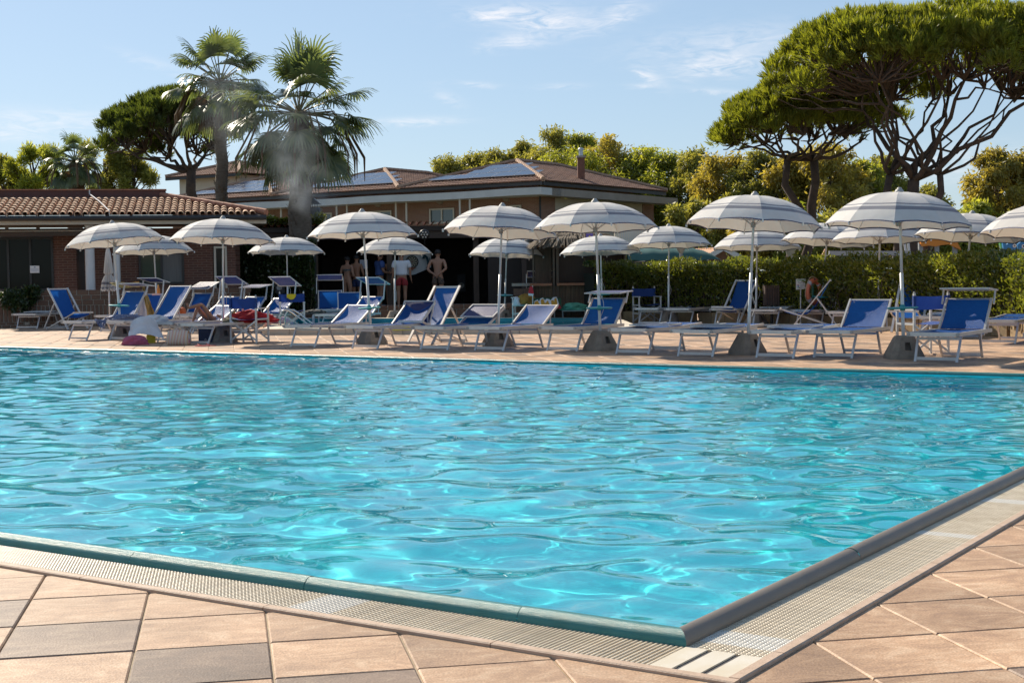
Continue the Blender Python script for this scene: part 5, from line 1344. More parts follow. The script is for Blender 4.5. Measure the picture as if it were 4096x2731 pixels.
def quads_from(p, ax, bx):
    'diamond leaves: base p, long axis ax, half width bx'
    n = len(p); co = np.empty((n, 4, 3)); co[:, 0] = p; co[:, 1] = p + ax * .5 + bx; co[:, 2] = p + ax; co[:, 3] = p + ax * .5 - bx
    return co.reshape(-1, 3), np.arange(n * 4).reshape(-1, 4)
def unit(v): return v / np.maximum(np.linalg.norm(v, axis=-1, keepdims=True), 1e-9)
def leaf_cloud(rs, centers, radii, n, l, w, droop=.0, outward=.6, shell=.55):
    c = np.asarray(centers, float); r = np.asarray(radii, float); vol = r.prod(1) ** (2 / 3); idx = rs.choice(len(c), n, p=vol / vol.sum())
    d = unit(rs.normal(size=(n, 3))); rad = (shell + (1 - shell) * rs.rand(n)) * (rs.rand(n) ** .25) * (1 + .45 * rs.rand(n) ** 4)
    p = c[idx] + d * r[idx] * rad[:, None]
    ax = unit(d * outward + rs.normal(size=(n, 3)) * .7 + np.array([0, 0, -droop])); ll = l * (.6 + .8 * rs.rand(n))
    side = unit(np.cross(ax, rs.normal(size=(n, 3))))
    return quads_from(p, ax * ll[:, None], side * (w * .5 * (.7 + .6 * rs.rand(n)))[:, None])
def limb(mb, pts, r0, r1, n=7):
    k = len(pts); mb.tube(pts, [r0 + (r1 - r0) * i / (k - 1) for i in range(k)], n)
def crooked(a, b, rs, k=5, amp=.08, bow=(0, 0, 0)):
    a, b = Vector(a), Vector(b); L = (b - a).length; out = []
    for i in range(k + 1):
        f = i / k; j = Vector(rs.normal(size=3)) * amp * L * (0 if i in (0, k) else 1) * .4
        out.append(a.lerp(b, f) + j + Vector(bow) * L * 4 * f * (1 - f))
    return out

# ---------------------------------------------------------------- stone pines
def pine(label, Y, base, fork, canopy, seed, lm, dens=1.0, stems=None, depth=.9, rimdrop=0.0, grp='stone pines', clus=150):
    'base, fork: photo pixels; canopy: (cx, top, rim, halfwidth) pixels'
    rs = np.random.RandomState(seed); mpp = Y / FPX
    bpt = P(*base, Y); bpt.z = 0; t = thing('stone_pine', label, 'pine tree', bpt, 0, grp)
    cx, ytop, yrim, hw = canopy; C = P(cx, yrim, Y) - bpt; top = P(cx, ytop, Y).z; hR = hw * mpp; hz = top - C.z; dR = hR * depth
    # clusters on the dome
    cl = []; tries = 0
    while len(cl) < clus and tries < 6000:
        tries += 1; a = rs.rand() * 2 * math.pi; q = math.sqrt(rs.rand()); x, y = q * math.cos(a), q * math.sin(a)
        z = hz * math.sqrt(max(0, 1 - q * q)) ** .9 * (.93 + .1 * rs.rand()) - rs.rand() ** 2 * .75 + .10 * hz * math.sin(x * 5 + seed) * q
        p = np.array([C.x + x * hR, C.y + y * dR, C.z + z - rimdrop * q * q])
        if all(np.linalg.norm(p - c) > .62 * hR / math.sqrt(clus) * 1.55 for c in cl): cl.append(p)
    cr = hR / math.sqrt(len(cl)) * 1.5
    P_, A_, B_ = [], [], []
    nt = int(26 * dens)
    for c in cl:
        dd = unit(rs.normal(size=(nt, 3)) + np.array([0, 0, .55])); dd[:, 2] = np.where(dd[:, 2] < -.35, -dd[:, 2], dd[:, 2])
        tp = c + dd * np.array([cr, cr, cr * .72]) * (.55 + .45 * rs.rand(nt, 1))
        for k in range(nt):
            up = unit(np.array([dd[k, 0] * .45, dd[k, 1] * .45, .95 if dd[k, 2] > 0 else .25]))
            nn = 22; dv = unit(up + rs.normal(size=(nn, 3)) * .34); base_ = tp[k] + up * rs.rand(nn, 1) * .26
            P_.append(base_); A_.append(dv * (.20 + .12 * rs.rand(nn, 1))); B_.append(unit(np.cross(dv, rs.normal(size=(nn, 3)))) * .017)
    co, q = quads_from(np.concatenate(P_), np.concatenate(A_), np.concatenate(B_))
    link('crown', np_mesh('crown', co, q, lm), t)
    # trunk and limbs
    mb = MB(); fk = P(*fork, Y) - bpt
    st = stems or [((0, 0), fork, .5)]
    tips = []
    for (dx, dy), f, w in st:
        F = P(*f, Y + dy) - bpt; s0 = Vector((dx, dy * .4, 0)); limb(mb, crooked(s0, F, rs, 6, .05), w / 2, w / 2 * .72, 10); tips.append((F, w * .72))
    tr = mb.build('trunk', M_BARK, t, True)
    br = MB()
    main = []
    nl = 7
    for ti, (F, w) in enumerate(tips):
        for k in range(nl):
            a = 2 * math.pi * (k + rs.rand() * .6) / nl; q = .30 + .55 * rs.rand()
            T = Vector((C.x + math.cos(a) * hR * q, C.y + math.sin(a) * dR * q, C.z + hz * .12 * rs.rand() - .1 - .25 * q))
            if len(tips) > 1 and (T - F).xy.length > hR * 1.1: continue
            bow = Vector((T.x - F.x, T.y - F.y, 0)); bow = (bow.normalized() * .03 if bow.length > 0 else bow) - Vector((0, 0, .05))
            pts = crooked(F, T, rs, 6, .07, bow); r = w * .5 * (.42 + .2 * rs.rand()); limb(br, pts, r, r * .42); main.append((pts, r * .42))
    tree_pts = [(p, r) for pts, r in main for p in pts[2:]]
    for c in cl:
        cv = Vector(c) - Vector((0, 0, cr * .3)); best = min(tree_pts, key=lambda t_: (t_[0] - cv).length + .8 * max(0, t_[0].z - cv.z + .3))
        limb(br, crooked(best[0], cv, rs, 4, .08, (0, 0, -.05)), .045, .015, 5)
    br.build('limbs', M_BARK, tr, True)
    return t

# ---------------------------------------------------------------- fan palms
def palm(label, Y, base, cen, rad_px, trunk_w, seed, nf=40, skirt=True, trunk_from=None):
    rs = np.random.RandomState(seed); b = P(*base, Y); b.z = 0; t = thing('fan_palm', label, 'palm tree', b, 0, 'fan palms'); C = P(*cen, Y) - b; S = rad_px / FPX * Y
    mb = MB(); n = 15; pts = crooked((0, 0, 0), C - ZV * .1, rs, n, .01); rr = [trunk_w / 2 * (1.12 - .25 * i / n + (.05 if i % 2 else 0)) for i in range(n + 1)]; mb.tube(pts, rr, 12)
    tr = mb.build('trunk', M_BARKP, t, True)
    sc = MB()
    for k in range(170):                                            # old leaf bases
        f = .35 + .63 * rs.rand(); i = int(f * n); p = pts[i].lerp(pts[min(i + 1, n)], f * n - i); a = rs.rand() * 6.28; d = Vector((math.cos(a), math.sin(a), 0)); r = rr[i]
        w = Vector((-d.y, d.x, 0)) * .035; sc.add([p + d * r * .9 - w, p + d * r * .9 + w, p + d * (r + .09) + ZV * .16 + w * .5, p + d * (r + .09) + ZV * .16 - w * .5], [(0, 1, 2, 3)])
    sc.build('leaf_bases', M_BARKP, tr)
    P_, Q_ = [], []; nv = 0; D_, DQ = [], []; dn = 0; pet = MB()
    def frond(el, az, plen, fr, dead, droop):
        nonlocal nv, dn
        d = np.array([math.cos(el) * math.cos(az), math.cos(el) * math.sin(az), math.sin(el)]); c0 = np.array(C)
        sag = np.array([0, 0, -1.0]) * droop
        tip = c0 + d * plen + sag * plen * .5
        pet.tube([Vector(c0), Vector(c0 + d * plen * .5 + sag * plen * .1), Vector(tip)], [.028, .022, .016], 4)
        axis = unit(d + sag * .9); side = unit(np.cross(axis, np.array([0, 0, 1.0]) + rs.normal(size=3) * .15)); nrm = np.cross(side, axis)
        m = 26
        for k in range(m):
            th = (k / (m - 1) - .5) * math.pi * 1.12; dth = math.pi * 1.12 / (m - 1); ld = unit(axis * math.cos(th) + side * math.sin(th) + nrm * .12 * math.cos(th * 3)); L = fr * (1 - .28 * abs(th) / 2.0) * (.9 + .2 * rs.rand())
            p = tip.copy(); w = .030; seg = 4; dirv = ld.copy(); wv = unit(np.cross(dirv, nrm)) * w; pts_ = []
            for s in range(seg + 1):
                f = s / seg; ww = wv / w * (.012 + L * dth * .46 * min(f, .5) * (1 if f <= .5 else (1 - (f - .5) / .53))); pts_ += [p - ww, p + ww]
                dirv = unit(dirv + np.array([0, 0, -1.0]) * (.04 + .62 * f * f + .30 * droop * f) * (1 + .4 * rs.rand())); p = p + dirv * L / seg
            base_ = (dn if dead else nv)
            q = [[base_ + 2 * s, base_ + 2 * s + 1, base_ + 2 * s + 3, base_ + 2 * s + 2] for s in range(seg)]
            if dead: D_.extend(pts_); DQ.extend(q); dn += len(pts_)
            else: P_.extend(pts_); Q_.extend(q); nv += len(pts_)
    for k in range(nf):
        f = (k + .5) / nf; el = R(80 - 134 * f ** .72 + rs.normal() * 10); frond(el, k * 2.39996 + rs.rand() * .4, S * (.50 + .24 * rs.rand()), S * (.38 + .12 * rs.rand()), False, .12 + .55 * max(0, f - .25))
    if skirt:
        for k in range(12): frond(R(-50 - 30 * rs.rand()), rs.rand() * 6.28, S * (.25 + .2 * rs.rand()), S * .42, True, .9)
    link('fronds', np_mesh('fronds', P_, Q_, LF_PALM), t)
    if D_: link('dead_fronds', np_mesh('dead_fronds', D_, DQ, LF_DEAD), t)
    pet.build('petioles', mat('petiole', (.14, .13, .05), .6), t)
    # fruit strands
    if skirt:
        fs = MB()
        for k in range(14):
            a = rs.rand() * 6.28; d = Vector((math.cos(a), math.sin(a), 0)); p0 = Vector(C); p1 = p0 + d * S * .45 + ZV * .1; p2 = p0 + d * S * (.7 + .2 * rs.rand()) - ZV * S * .55
            fs.tube([p0, p1, p1.lerp(p2, .5) + ZV * .12, p2, p2 - ZV * .3 * S], [.014, .012, .03, .04, .01], 4)
        fs.build('fruit_strands', LF_DEAD, t)
    return t

# ---------------------------------------------------------------- leafy trees
def leafy(label, Y, cx, ytop, wpx, ybot, kind, seed, n=4200, name='eucalyptus_tree', l=.30, w=.10, lobes=15, droop=.7, grp='trees beyond the hotel', conic=False, cat='tree'):
    rs = np.random.RandomState(seed); mpp = Y / FPX; b = P(cx, 1000, Y); b.z = 0; t = thing(name, label, cat, b, 0, grp)
    zt, zb = P(cx, ytop, Y).z, P(cx, ybot, Y).z; hw = wpx * .5 * mpp; H = zt - zb; cs, rd = [], []
    for k in range(lobes):
        f = (k + .5) / lobes; z = zb + H * (f ** .9); prof = (1.0 - .75 * f if conic else (math.sin(math.pi * (.22 + .70 * f)) ** .8)); a = rs.rand() * 6.28; q = rs.rand() ** .5 * .92 * prof
        r = hw * (.17 + .24 * rs.rand()) * (1.0 if f < .8 else .8); z = min(z, zt - r * .9); cs.append((math.cos(a) * hw * q, math.sin(a) * hw * q, z)); rd.append((r, r, r * (1.5 if conic else 1.05)))
    co, qd = leaf_cloud(rs, cs, rd, n, l, w, droop, .5, .25)
    link('crown', np_mesh('crown', co, qd, LF_EUC[kind] if isinstance(kind, int) else kind), t)
    mb = MB(); limb(mb, crooked((0, 0, 0), (0, 0, zb + H * .7), rs, 6, .05), .16, .04, 6)
    for c in cs: limb(mb, crooked((0, 0, max(zb, c[2] - H * .3) * .95), c, rs, 3, .1), .05, .012, 5)
    mb.build('trunk', M_BARK, t, True)
    return t

def plant_trees():
    pine('tall stone pine with broad umbrella crown and many limbs on the right', 45, (3650, 1000), (3655, 770), (3750, 88, 352, 640), 5, LF_PINE, 1.25,
         stems=[((0, 0), (3655, 720), .50), ((-.25, .3), (3560, 700), .32), ((.1, -.2), (3760, 700), .28)], clus=250)
    pine('smaller stone pine with two crossing trunks left of the tall pine', 50, (3220, 1000), (3230, 700), (3215, 385, 530, 325), 9, LF_PINE, 1.0,
         stems=[((-.2, 0), (3150, 640), .34), ((.25, .2), (3255, 640), .40)], clus=135)
    pine('dark stone pine behind the bar roof at left', 56, (770, 1000), (772, 690), (690, 405, 590, 265), 14, LF_PINED, 1.0, stems=[((0, 0), (765, 680), .52)], clus=110)
    palm('slender tall fan palm left of the chimney smoke', 50, (893, 1000), (880, 330), 225, .42, 3, 46)
    palm('thick trunked fan palm with the fullest crown in the chimney smoke', 46, (1203, 1000), (1195, 455), 310, .72, 8, 56)
    palm('bushy golden fan palm rising above the bar parapet', 60, (300, 1000), (300, 645), 130, .6, 21, 34, True)
    E = 'trees beyond the hotel'
    for (cx, yt, w, Y, k, lb) in ((1790, 620, 200, 112, 0, 'leftmost low olive green tree behind the hotel ridge'), (1905, 608, 170, 114, 0, 'second olive tree behind the hotel ridge from the left'), (2010, 592, 170, 110, 0, 'olive tree just left of the highest crown behind the hotel'),
            (2110, 560, 170, 112, 0, 'dark olive tree rising left of the highest crown'), (2225, 508, 200, 106, 0, 'highest olive crown above the hotel roof'), (2330, 528, 170, 108, 1, 'green crown between the highest crown and the golden one'),
            (2425, 540, 230, 102, 2, 'golden brown round crown above the hotel chimney'), (2300, 590, 300, 98, 1, 'bright yellow green tree low behind the solar roof'), (2570, 585, 210, 100, 1, 'green tree right of the hotel chimney'),
            (2690, 600, 200, 98, 1, 'fresh green tree above the end of the hotel roof'), (2770, 592, 190, 96, 0, 'dark green tree beyond the hotel end wall'), (2900, 612, 220, 88, 2, 'yellowish tree left of the smaller pine'),
            (3030, 600, 210, 86, 0, 'olive tree under the smaller pine crown'), (3150, 620, 200, 84, 2, 'golden tree behind the two crossing pine trunks'), (3320, 570, 260, 82, 2, 'golden green tree between the two right pines'),
            (3450, 640, 190, 84, 1, 'green tree just left of the tall pine trunk'), (3540, 620, 170, 90, 0, 'olive tree behind the tall pine trunk'), (3700, 740, 150, 95, 0, 'little olive tree peeking above the largest umbrella'),
            (3990, 595, 190, 66, 2, 'golden tree near the right edge'), (4110, 600, 200, 66, 2, 'golden tree cut by the right edge')):
        leafy(lb, Y, cx, yt, w * 1.4, 1010, k, cx, 15500, l=.30 if Y > 80 else .24, w=.095 if Y > 80 else .075, lobes=52)
    for i in range(7):
        leafy('%s low shrubby tree above the laurel hedge, counted from the hut' % ['first', 'second', 'third', 'fourth', 'fifth', 'sixth', 'seventh'][i], 70 - i, 2790 + i * 185, 800 + 40 * (i % 2), 300, 1060, (0, 2, 1, 0, 2, 0, 1)[i], 300 + i, 8000, name='shrub_tree', grp='shrubby trees behind the hedge', lobes=16)
    leafy('dark olive shrub at the left edge above the bar roof', 70, 25, 625, 190, 800, 0, 41, 7000, name='shrub_tree', grp='trees behind the bar', l=.24, w=.06, droop=-.4)
    leafy('light green feathery tree left of the bushy golden palm', 68, 140, 585, 260, 810, 1, 42, 10000, name='shrub_tree', grp='trees behind the bar', l=.26, w=.05, droop=-.5)
    leafy('dark feathery conifer right of the bushy golden palm', 66, 425, 560, 210, 810, 0, 43, 9000, name='shrub_tree', grp='trees behind the bar', l=.26, w=.05, droop=-.5)
    leafy('dark narrow conifer nearest the stone pine at left', 66, 540, 600, 170, 800, 0, 44, 7000, name='shrub_tree', grp='trees behind the bar', l=.26, w=.05, droop=-.5)
plant_trees()

# ---------------------------------------------------------------- hedges
def hedge(label, path, h0, h1, thick, n, lm, l, w, seed, name='hedge', stems=0, sprigs=0):
    rs = np.random.RandomState(seed); path = [Vector(p) for p in path]; o = path[0].copy(); t = thing(name, label, 'hedge', o)
    segL = [(path[i + 1] - path[i]).length for i in range(len(path) - 1)]; tot = sum(segL)
    def pos(s, off):
        i = 0
        while i < len(segL) - 1 and s > segL[i]: s -= segL[i]; i += 1
        d = (path[i + 1] - path[i]).normalized(); nrm = Vector((d.y, -d.x, 0)); nrm = nrm if nrm.y < 0 else -nrm
        return path[i] + d * s + nrm * off - o, nrm
    S = rs.rand(n) * tot; pts = np.empty((n, 3)); nr = np.empty((n, 3)); Hl = h1 - h0
    for k in range(n):
        f = rs.rand(); bump_ = .06 * math.sin(S[k] * 3.1) + .05 * math.sin(S[k] * 7.3 + 1)
        if f < .68:
            z = h0 + Hl * rs.rand() ** .55; off = thick * (.5 + .13 * rs.rand() ** 2 * (1 if rs.rand() < .8 else 2) - .16 * rs.rand()) ; nv_ = 1
        else: z = h1 - .06 + .14 * rs.rand() ** 1.5 + bump_; off = thick * (rs.rand() - .5); nv_ = 0
        p, nn = pos(S[k], off); pts[k] = (p.x, p.y, z); nr[k] = (nn.x * nv_, nn.y * nv_, .35 if nv_ else 1)
    ax = unit(nr * .7 + rs.normal(size=(n, 3)) * .55 + np.array([0, 0, .35])); sd = unit(np.cross(ax, rs.normal(size=(n, 3)))); ll = l * (.6 + .8 * rs.rand(n)); ww = w * .5 * (.7 + .6 * rs.rand(n))
    co, q = quads_from(pts, ax * ll[:, None], sd * ww[:, None]); link('foliage', np_mesh('foliage', co, q, lm), t)
    core = MB()  # solid box, its near-black colour stands in for shade inside the foliage
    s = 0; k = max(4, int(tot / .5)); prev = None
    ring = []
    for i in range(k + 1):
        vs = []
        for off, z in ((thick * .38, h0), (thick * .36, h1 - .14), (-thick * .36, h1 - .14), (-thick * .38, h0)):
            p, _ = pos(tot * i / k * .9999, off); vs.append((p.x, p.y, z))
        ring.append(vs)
    core.add([v for r_ in ring for v in r_], [(i * 4 + a, i * 4 + (a + 1) % 4, i * 4 + 4 + (a + 1) % 4, i * 4 + 4 + a) for i in range(k) for a in range(4)] + [(0, 1, 2, 3), tuple(k * 4 + a for a in (3, 2, 1, 0))]); core.build('dark_core', M_CORE, t)
    if stems:
        mb = MB()
        for i in range(stems):
            s = rs.rand() * tot; p, _ = pos(s, thick * (.40 + .08 * rs.rand())); p2, _ = pos(min(tot * .999, max(0, s + rs.normal() * .12)), thick * (.42 + .1 * rs.rand()))
            z1 = h0 + Hl * (.5 + .4 * rs.rand()); limb(mb, crooked((p.x, p.y, h0 - .1), (p2.x, p2.y, z1), rs, 4, .1), .012, .006, 4)
        mb.build('stems', M_TWIG, t)
    if sprigs:
        P_, A_, B_ = [], [], []
        for i in range(sprigs):
            p, _ = pos(rs.rand() * tot, thick * (rs.rand() - .5)); H = .08 + .22 * rs.rand() ** 3
            for q_ in range(9):
                z = h1 + H * q_ / 9; dv = unit(np.array([rs.normal(), rs.normal(), .9])); P_.append((p.x, p.y, z)); A_.append(dv * l); B_.append(unit(np.cross(dv, rs.normal(size=3))) * w * .5)
        co, q = quads_from(np.array(P_), np.array(A_), np.array(B_)); link('sprigs', np_mesh('sprigs', co, q, lm), t)
    return t
HP = [Vector((1.7, 34.75, 0)), G(2498, 1290) + Vector((0, .35, 0)), G(2798, 1294) + Vector((.1, .3, 0)), G(3104, 1302) + Vector((.25, .25, 0)), G(3302, 1313) + Vector((.3, .2, 0)), G(3997, 1350) + Vector((.35, .1, 0)), G(4500, 1400) + Vector((.35, .1, 0))]
HP2 = [p + Vector((.22, .35, 0)) for p in HP]
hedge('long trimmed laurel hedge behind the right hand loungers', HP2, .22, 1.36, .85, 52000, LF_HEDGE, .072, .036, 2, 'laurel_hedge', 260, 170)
def stone_edging():
    t = thing('stone_edging', 'low ochre stone edging at the foot of the laurel hedge', 'edging', HP[1])
    me = MB().box((0, 0, .13), (.40, .26, .26), taper=.97).mesh('stone_block', M_STONE)
    for i in range(1, len(HP) - 1):
        d = HP[i + 1] - HP[i]; n = int(d.length / .41); a = math.atan2(d.y, d.x)
        for k in range(n): link('stone_block', me, t, loc=HP[i] + d.normalized() * (k + .5) * .41 - HP[1] + Vector((0, 0, random.uniform(-.012, .008))), rz=a + random.uniform(-.02, .02))
stone_edging()
def ivy():
    a, b = P(925, 1000, 43.5), P(1258, 1000, 43.5); hedge('tall dark ivy covered screen left of the pavilion', [(a.x, 43.6, 0), (b.x, 43.6, 0)], .0, P(1100, 985, 43.5).z, .7, 15000, LF_IVY, .10, .07, 5, 'ivy_screen', 30)
    a, b = P(960, 880, 47), P(1300, 880, 47); hedge('clipped ivy growing along the pavilion roof edge below the smoke', [(a.x, 47, 0), (b.x, 47, 0)], P(1100, 912, 47).z, P(1100, 880, 47).z, .8, 3200, LF_HEDGE, .09, .06, 6, 'ivy_topping')
    for i, (px, y0, y1) in enumerate(((28, 1180, 1225), (62, 1172, 1255), (105, 1172, 1262), (132, 1160, 1225))):
        p = PL(px, y0, WL, V); rs = np.random.RandomState(60 + i); t = thing('trailing_plant', '%s of the four trailing plants on the left planter wall' % ('first', 'second', 'third', 'fourth')[i], 'plant', Vector((p.x, p.y - .05, 0)), 0, 'trailing plants on the planter wall')
        zt, zb = p.z, PL(px, y1, WL, V).z; co, q = leaf_cloud(rs, [(0, 0, zt), (.05, -.08, (zt * 2 + zb) / 3), (0, -.1, (zt + 2 * zb) / 3)], [(.24, .16, .13), (.15, .12, .14), (.08, .08, .16)], 700, .09, .045, .6); link('foliage', np_mesh('foliage', co, q, LF_IVY), t)
        MB().tube([(0, .02, 0.3), (0, -.02, zt)], .012, 5).build('stem', M_TWIG, t)
ivy()
# ================================================================ small pool and things by the water
def build_small_pool():
    A, B, C, D = G(1048, 1341), G(2560, 1333), G(2470, 1290), G(1135, 1291); cen = (A + B + C + D) / 4
    t = link('small_pool', None, kind='structure', loc=cen)
    m_k = mat('pale_coping', (.62, .53, .41), .75, var=.15, vscale=3, rnd=.06); q = [A, B, C, D]
    ins = []
    for i in range(4):
        d0 = (q[i] - q[i - 1]).normalized(); d1 = (q[(i + 1) % 4] - q[i]).normalized(); n0 = Vector((-d0.y, d0.x, 0)); n1 = Vector((-d1.y, d1.x, 0)); ins.append(q[i] + (n0 + n1) * .42 / (1 + n0.dot(n1)))
    for i in range(4):
        a, b, c, d = q[i], q[(i + 1) % 4], ins[(i + 1) % 4], ins[i]; n = max(1, int((b - a).length / .6))
        for k in range(n):
            f0, f1 = (k + .01) / n, (k + .99) / n; pl = [a.lerp(b, f0), a.lerp(b, f1), d.lerp(c, f1), d.lerp(c, f0)]
            MB().prism([p - cen for p in pl], (0, 0, .13)).build('coping_stone', m_k, t)
    MB().add([p - cen + ZV * .006 for p in ins], [(0, 1, 2, 3)]).build('basin', mat('teal_mosaic', (.03, .30, .34), .3, col2=(.02, .22, .27), vscale=30), t)
    iw = MB()
    for i in range(4): a_, b_ = ins[i] - cen, ins[(i + 1) % 4] - cen; iw.add([a_ + ZV * .004, b_ + ZV * .004, b_ + ZV * .128, a_ + ZV * .128], [(3, 2, 1, 0)])
    for v in range(len(iw.v)): x, y, z = iw.v[v]; iw.v[v] = (x * .999, y * .999, z)
    iw.build('inner_wall', MATS['teal_mosaic'], t)
    w = link('small_pool_water', None, kind='structure', loc=cen)
    wm = bpy.data.materials.new('small_pool_water'); wm.use_nodes = True; nt = wm.node_tree; nt.nodes.clear(); o_ = nt.nodes.new('ShaderNodeOutputMaterial'); tr = nt.nodes.new('ShaderNodeBsdfTransparent'); tr.inputs[0].default_value = (.55, .9, .95, 1); gl = nt.nodes.new('ShaderNodeBsdfGlossy'); gl.inputs['Roughness'].default_value = .03
    lw = nt.nodes.new('ShaderNodeLayerWeight'); lw.inputs[0].default_value = .5; pw = nt.nodes.new('ShaderNodeMath'); pw.operation = 'POWER'; pw.inputs[1].default_value = 12; nt.links.new(lw.outputs['Facing'], pw.inputs[0]); mx = nt.nodes.new('ShaderNodeMixShader'); nt.links.new(pw.outputs[0], mx.inputs[0]); nt.links.new(tr.outputs[0], mx.inputs[1]); nt.links.new(gl.outputs[0], mx.inputs[2]); nt.links.new(mx.outputs[0], o_.inputs[0])
    nzt = nt.nodes.new('ShaderNodeTexNoise'); nzt.inputs['Scale'].default_value = 5; bp = nt.nodes.new('ShaderNodeBump'); bp.inputs['Distance'].default_value = .02; bp.inputs['Strength'].default_value = .6; nt.links.new(nzt.outputs[0], bp.inputs['Height']); nt.links.new(bp.outputs[0], gl.inputs['Normal']); nt.links.new(bp.outputs[0], lw.inputs['Normal'])
    MB().add([p - cen + ZV * .035 for p in ins], [(0, 1, 2, 3)]).build('water_surface', wm, w)
    # ladder rails
    lad = thing('pool_ladder', 'pair of polished steel pool ladder rails at the small pool', 'ladder', G(1120, 1327)); ch = mat('polished_steel', (.62, .60, .56), .18, .95)
    Yl = lad.location.y
    for k, (dx, dY) in enumerate(((0, 0), (22, .1))):
        pts = [P(x + dx, y, Yl + dY) - lad.location for x, y in ((1117, 1327), (1117, 1290), (1119, 1264), (1126, 1248), (1138, 1239), (1153, 1240), (1172, 1252), (1205, 1278), (1236, 1300), (1250, 1318))]
        pts[0].z = 0; MB().tube(pts, .021, 8).build('rail', ch, lad, True)
    f = thing('pool_float', 'lime yellow foam float lying in the small pool', 'float', G(1605, 1330, .09)); fm = mat('lime_foam', (.62, .66, .05), .6)
    MB().prism([(-.22 + x, y, 0) for x, y in ((0, 0), (.5, -.02), (.55, .12), (.45, .22), (.1, .2), (-.1, .1))], (0, 0, .07)).build('board', fm, f); MB().tube([(-.18, .3, .06), (.28, .32, .06)], .055, 8).build('bar', fm, f)
    f.location.y += 1.2
build_small_pool()

def cloth(name, label, cat_, corners, m_, nx=14, ny=12, sag=.05, wr=.02, seed=0, parent=None, mats=None, group=None, thick=True):
    'draped sheet between four corners (world points, in order), with folds'
    rs = random.Random(seed); c = [Vector(p) for p in corners]; o = sum(c, Vector((0, 0, 0))) / 4; o.z = min(p.z for p in c)
    n = (c[1] - c[0]).cross(c[3] - c[0]).normalized(); ph = [rs.uniform(0, 6) for _ in range(6)]; mb = MB(); vs = []
    for i in range(nx + 1):
        for j in range(ny + 1):
            f, g = i / nx, j / ny; p = (c[0] * (1 - f) + c[1] * f) * (1 - g) + (c[3] * (1 - f) + c[2] * f) * g
            k = wr * (math.sin(f * 9 + ph[0] + 3 * g) + .6 * math.sin(f * 17 + ph[1] - 5 * g) + .5 * math.sin(g * 11 + ph[2] + 4 * f)) + wr * .4 * rs.uniform(-1, 1)
            vs.append(p + n * k - ZV * sag * 4 * f * (1 - f) - o + Vector((rs.uniform(-1, 1), rs.uniform(-1, 1), 0)) * wr * .3)
    mb.add(vs, [(i * (ny + 1) + j, (i + 1) * (ny + 1) + j, (i + 1) * (ny + 1) + j + 1, i * (ny + 1) + j + 1) for i in range(nx) for j in range(ny)])
    ob = mb.build(name, m_, None, True, label=label, cat=cat_, group=group); ob.location = o
    return ob
def lump(name, label, cat_, pos, r, m_, seed=0, n=30, m=15, rough=.2, flat=.0):
    'soft crumpled heap (towel, bag)'
    rs = random.Random(seed); mb = MB(); ph = [rs.uniform(0, 6.28) for _ in range(8)]; vs = []
    for j in range(m + 1):
        t = j / m
        for k in range(n):
            a = 2 * math.pi * k / n; q = math.cos(t * math.pi / 2) ** .6; w = 1 + rough * (math.sin(3 * a + ph[0] + 4 * t) * .6 + math.sin(5 * a + ph[1] - 9 * t) * .45 + .45 * math.sin(11 * a + ph[3] + 7 * t) + .35 * math.sin(8 * a - 14 * t + ph[4]) + .3 * rs.uniform(-1, 1))
            vs.append((r[0] * q * w * math.cos(a), r[1] * q * w * math.sin(a), r[2] * math.sin(t * math.pi / 2) * (1 + rough * .5 * math.sin(2 * a + ph[2]))))
    mb.add(vs, [(j * n + k, j * n + (k + 1) % n, (j + 1) * n + (k + 1) % n, (j + 1) * n + k) for j in range(m) for k in range(n)] + [tuple(range(n))[::-1]])
    o = mb.build(name, m_, None, True, label=label, cat=cat_); o.location = pos; return o
def swirl_mat(name, cols, scale=6, dist=4):
    m = bpy.data.materials.new(name); m.use_nodes = True; N = m.node_tree.nodes; L = m.node_tree.links; b = N['Principled BSDF']; tc = N.new('ShaderNodeTexCoord')
    wv = N.new('ShaderNodeTexWave'); wv.inputs['Scale'].default_value = scale; wv.inputs['Distortion'].default_value = dist; wv.inputs['Detail'].default_value = 1; L.new(tc.outputs['Object'], wv.inputs[0])
    cr = N.new('ShaderNodeValToRGB'); cr.color_ramp.interpolation = 'CONSTANT'; L.new(wv.outputs['Fac'], cr.inputs[0]); el = cr.color_ramp.elements
    el[0].color = (*cols[0], 1); el[1].color = (*cols[-1], 1); el[1].position = 1 - 1 / len(cols)
    for i in range(1, len(cols) - 1): e = el.new(i / len(cols)); e.color = (*cols[i], 1)
    L.new(cr.outputs[0], b.inputs['Base Color']); b.inputs['Roughness'].default_value = .75; return m
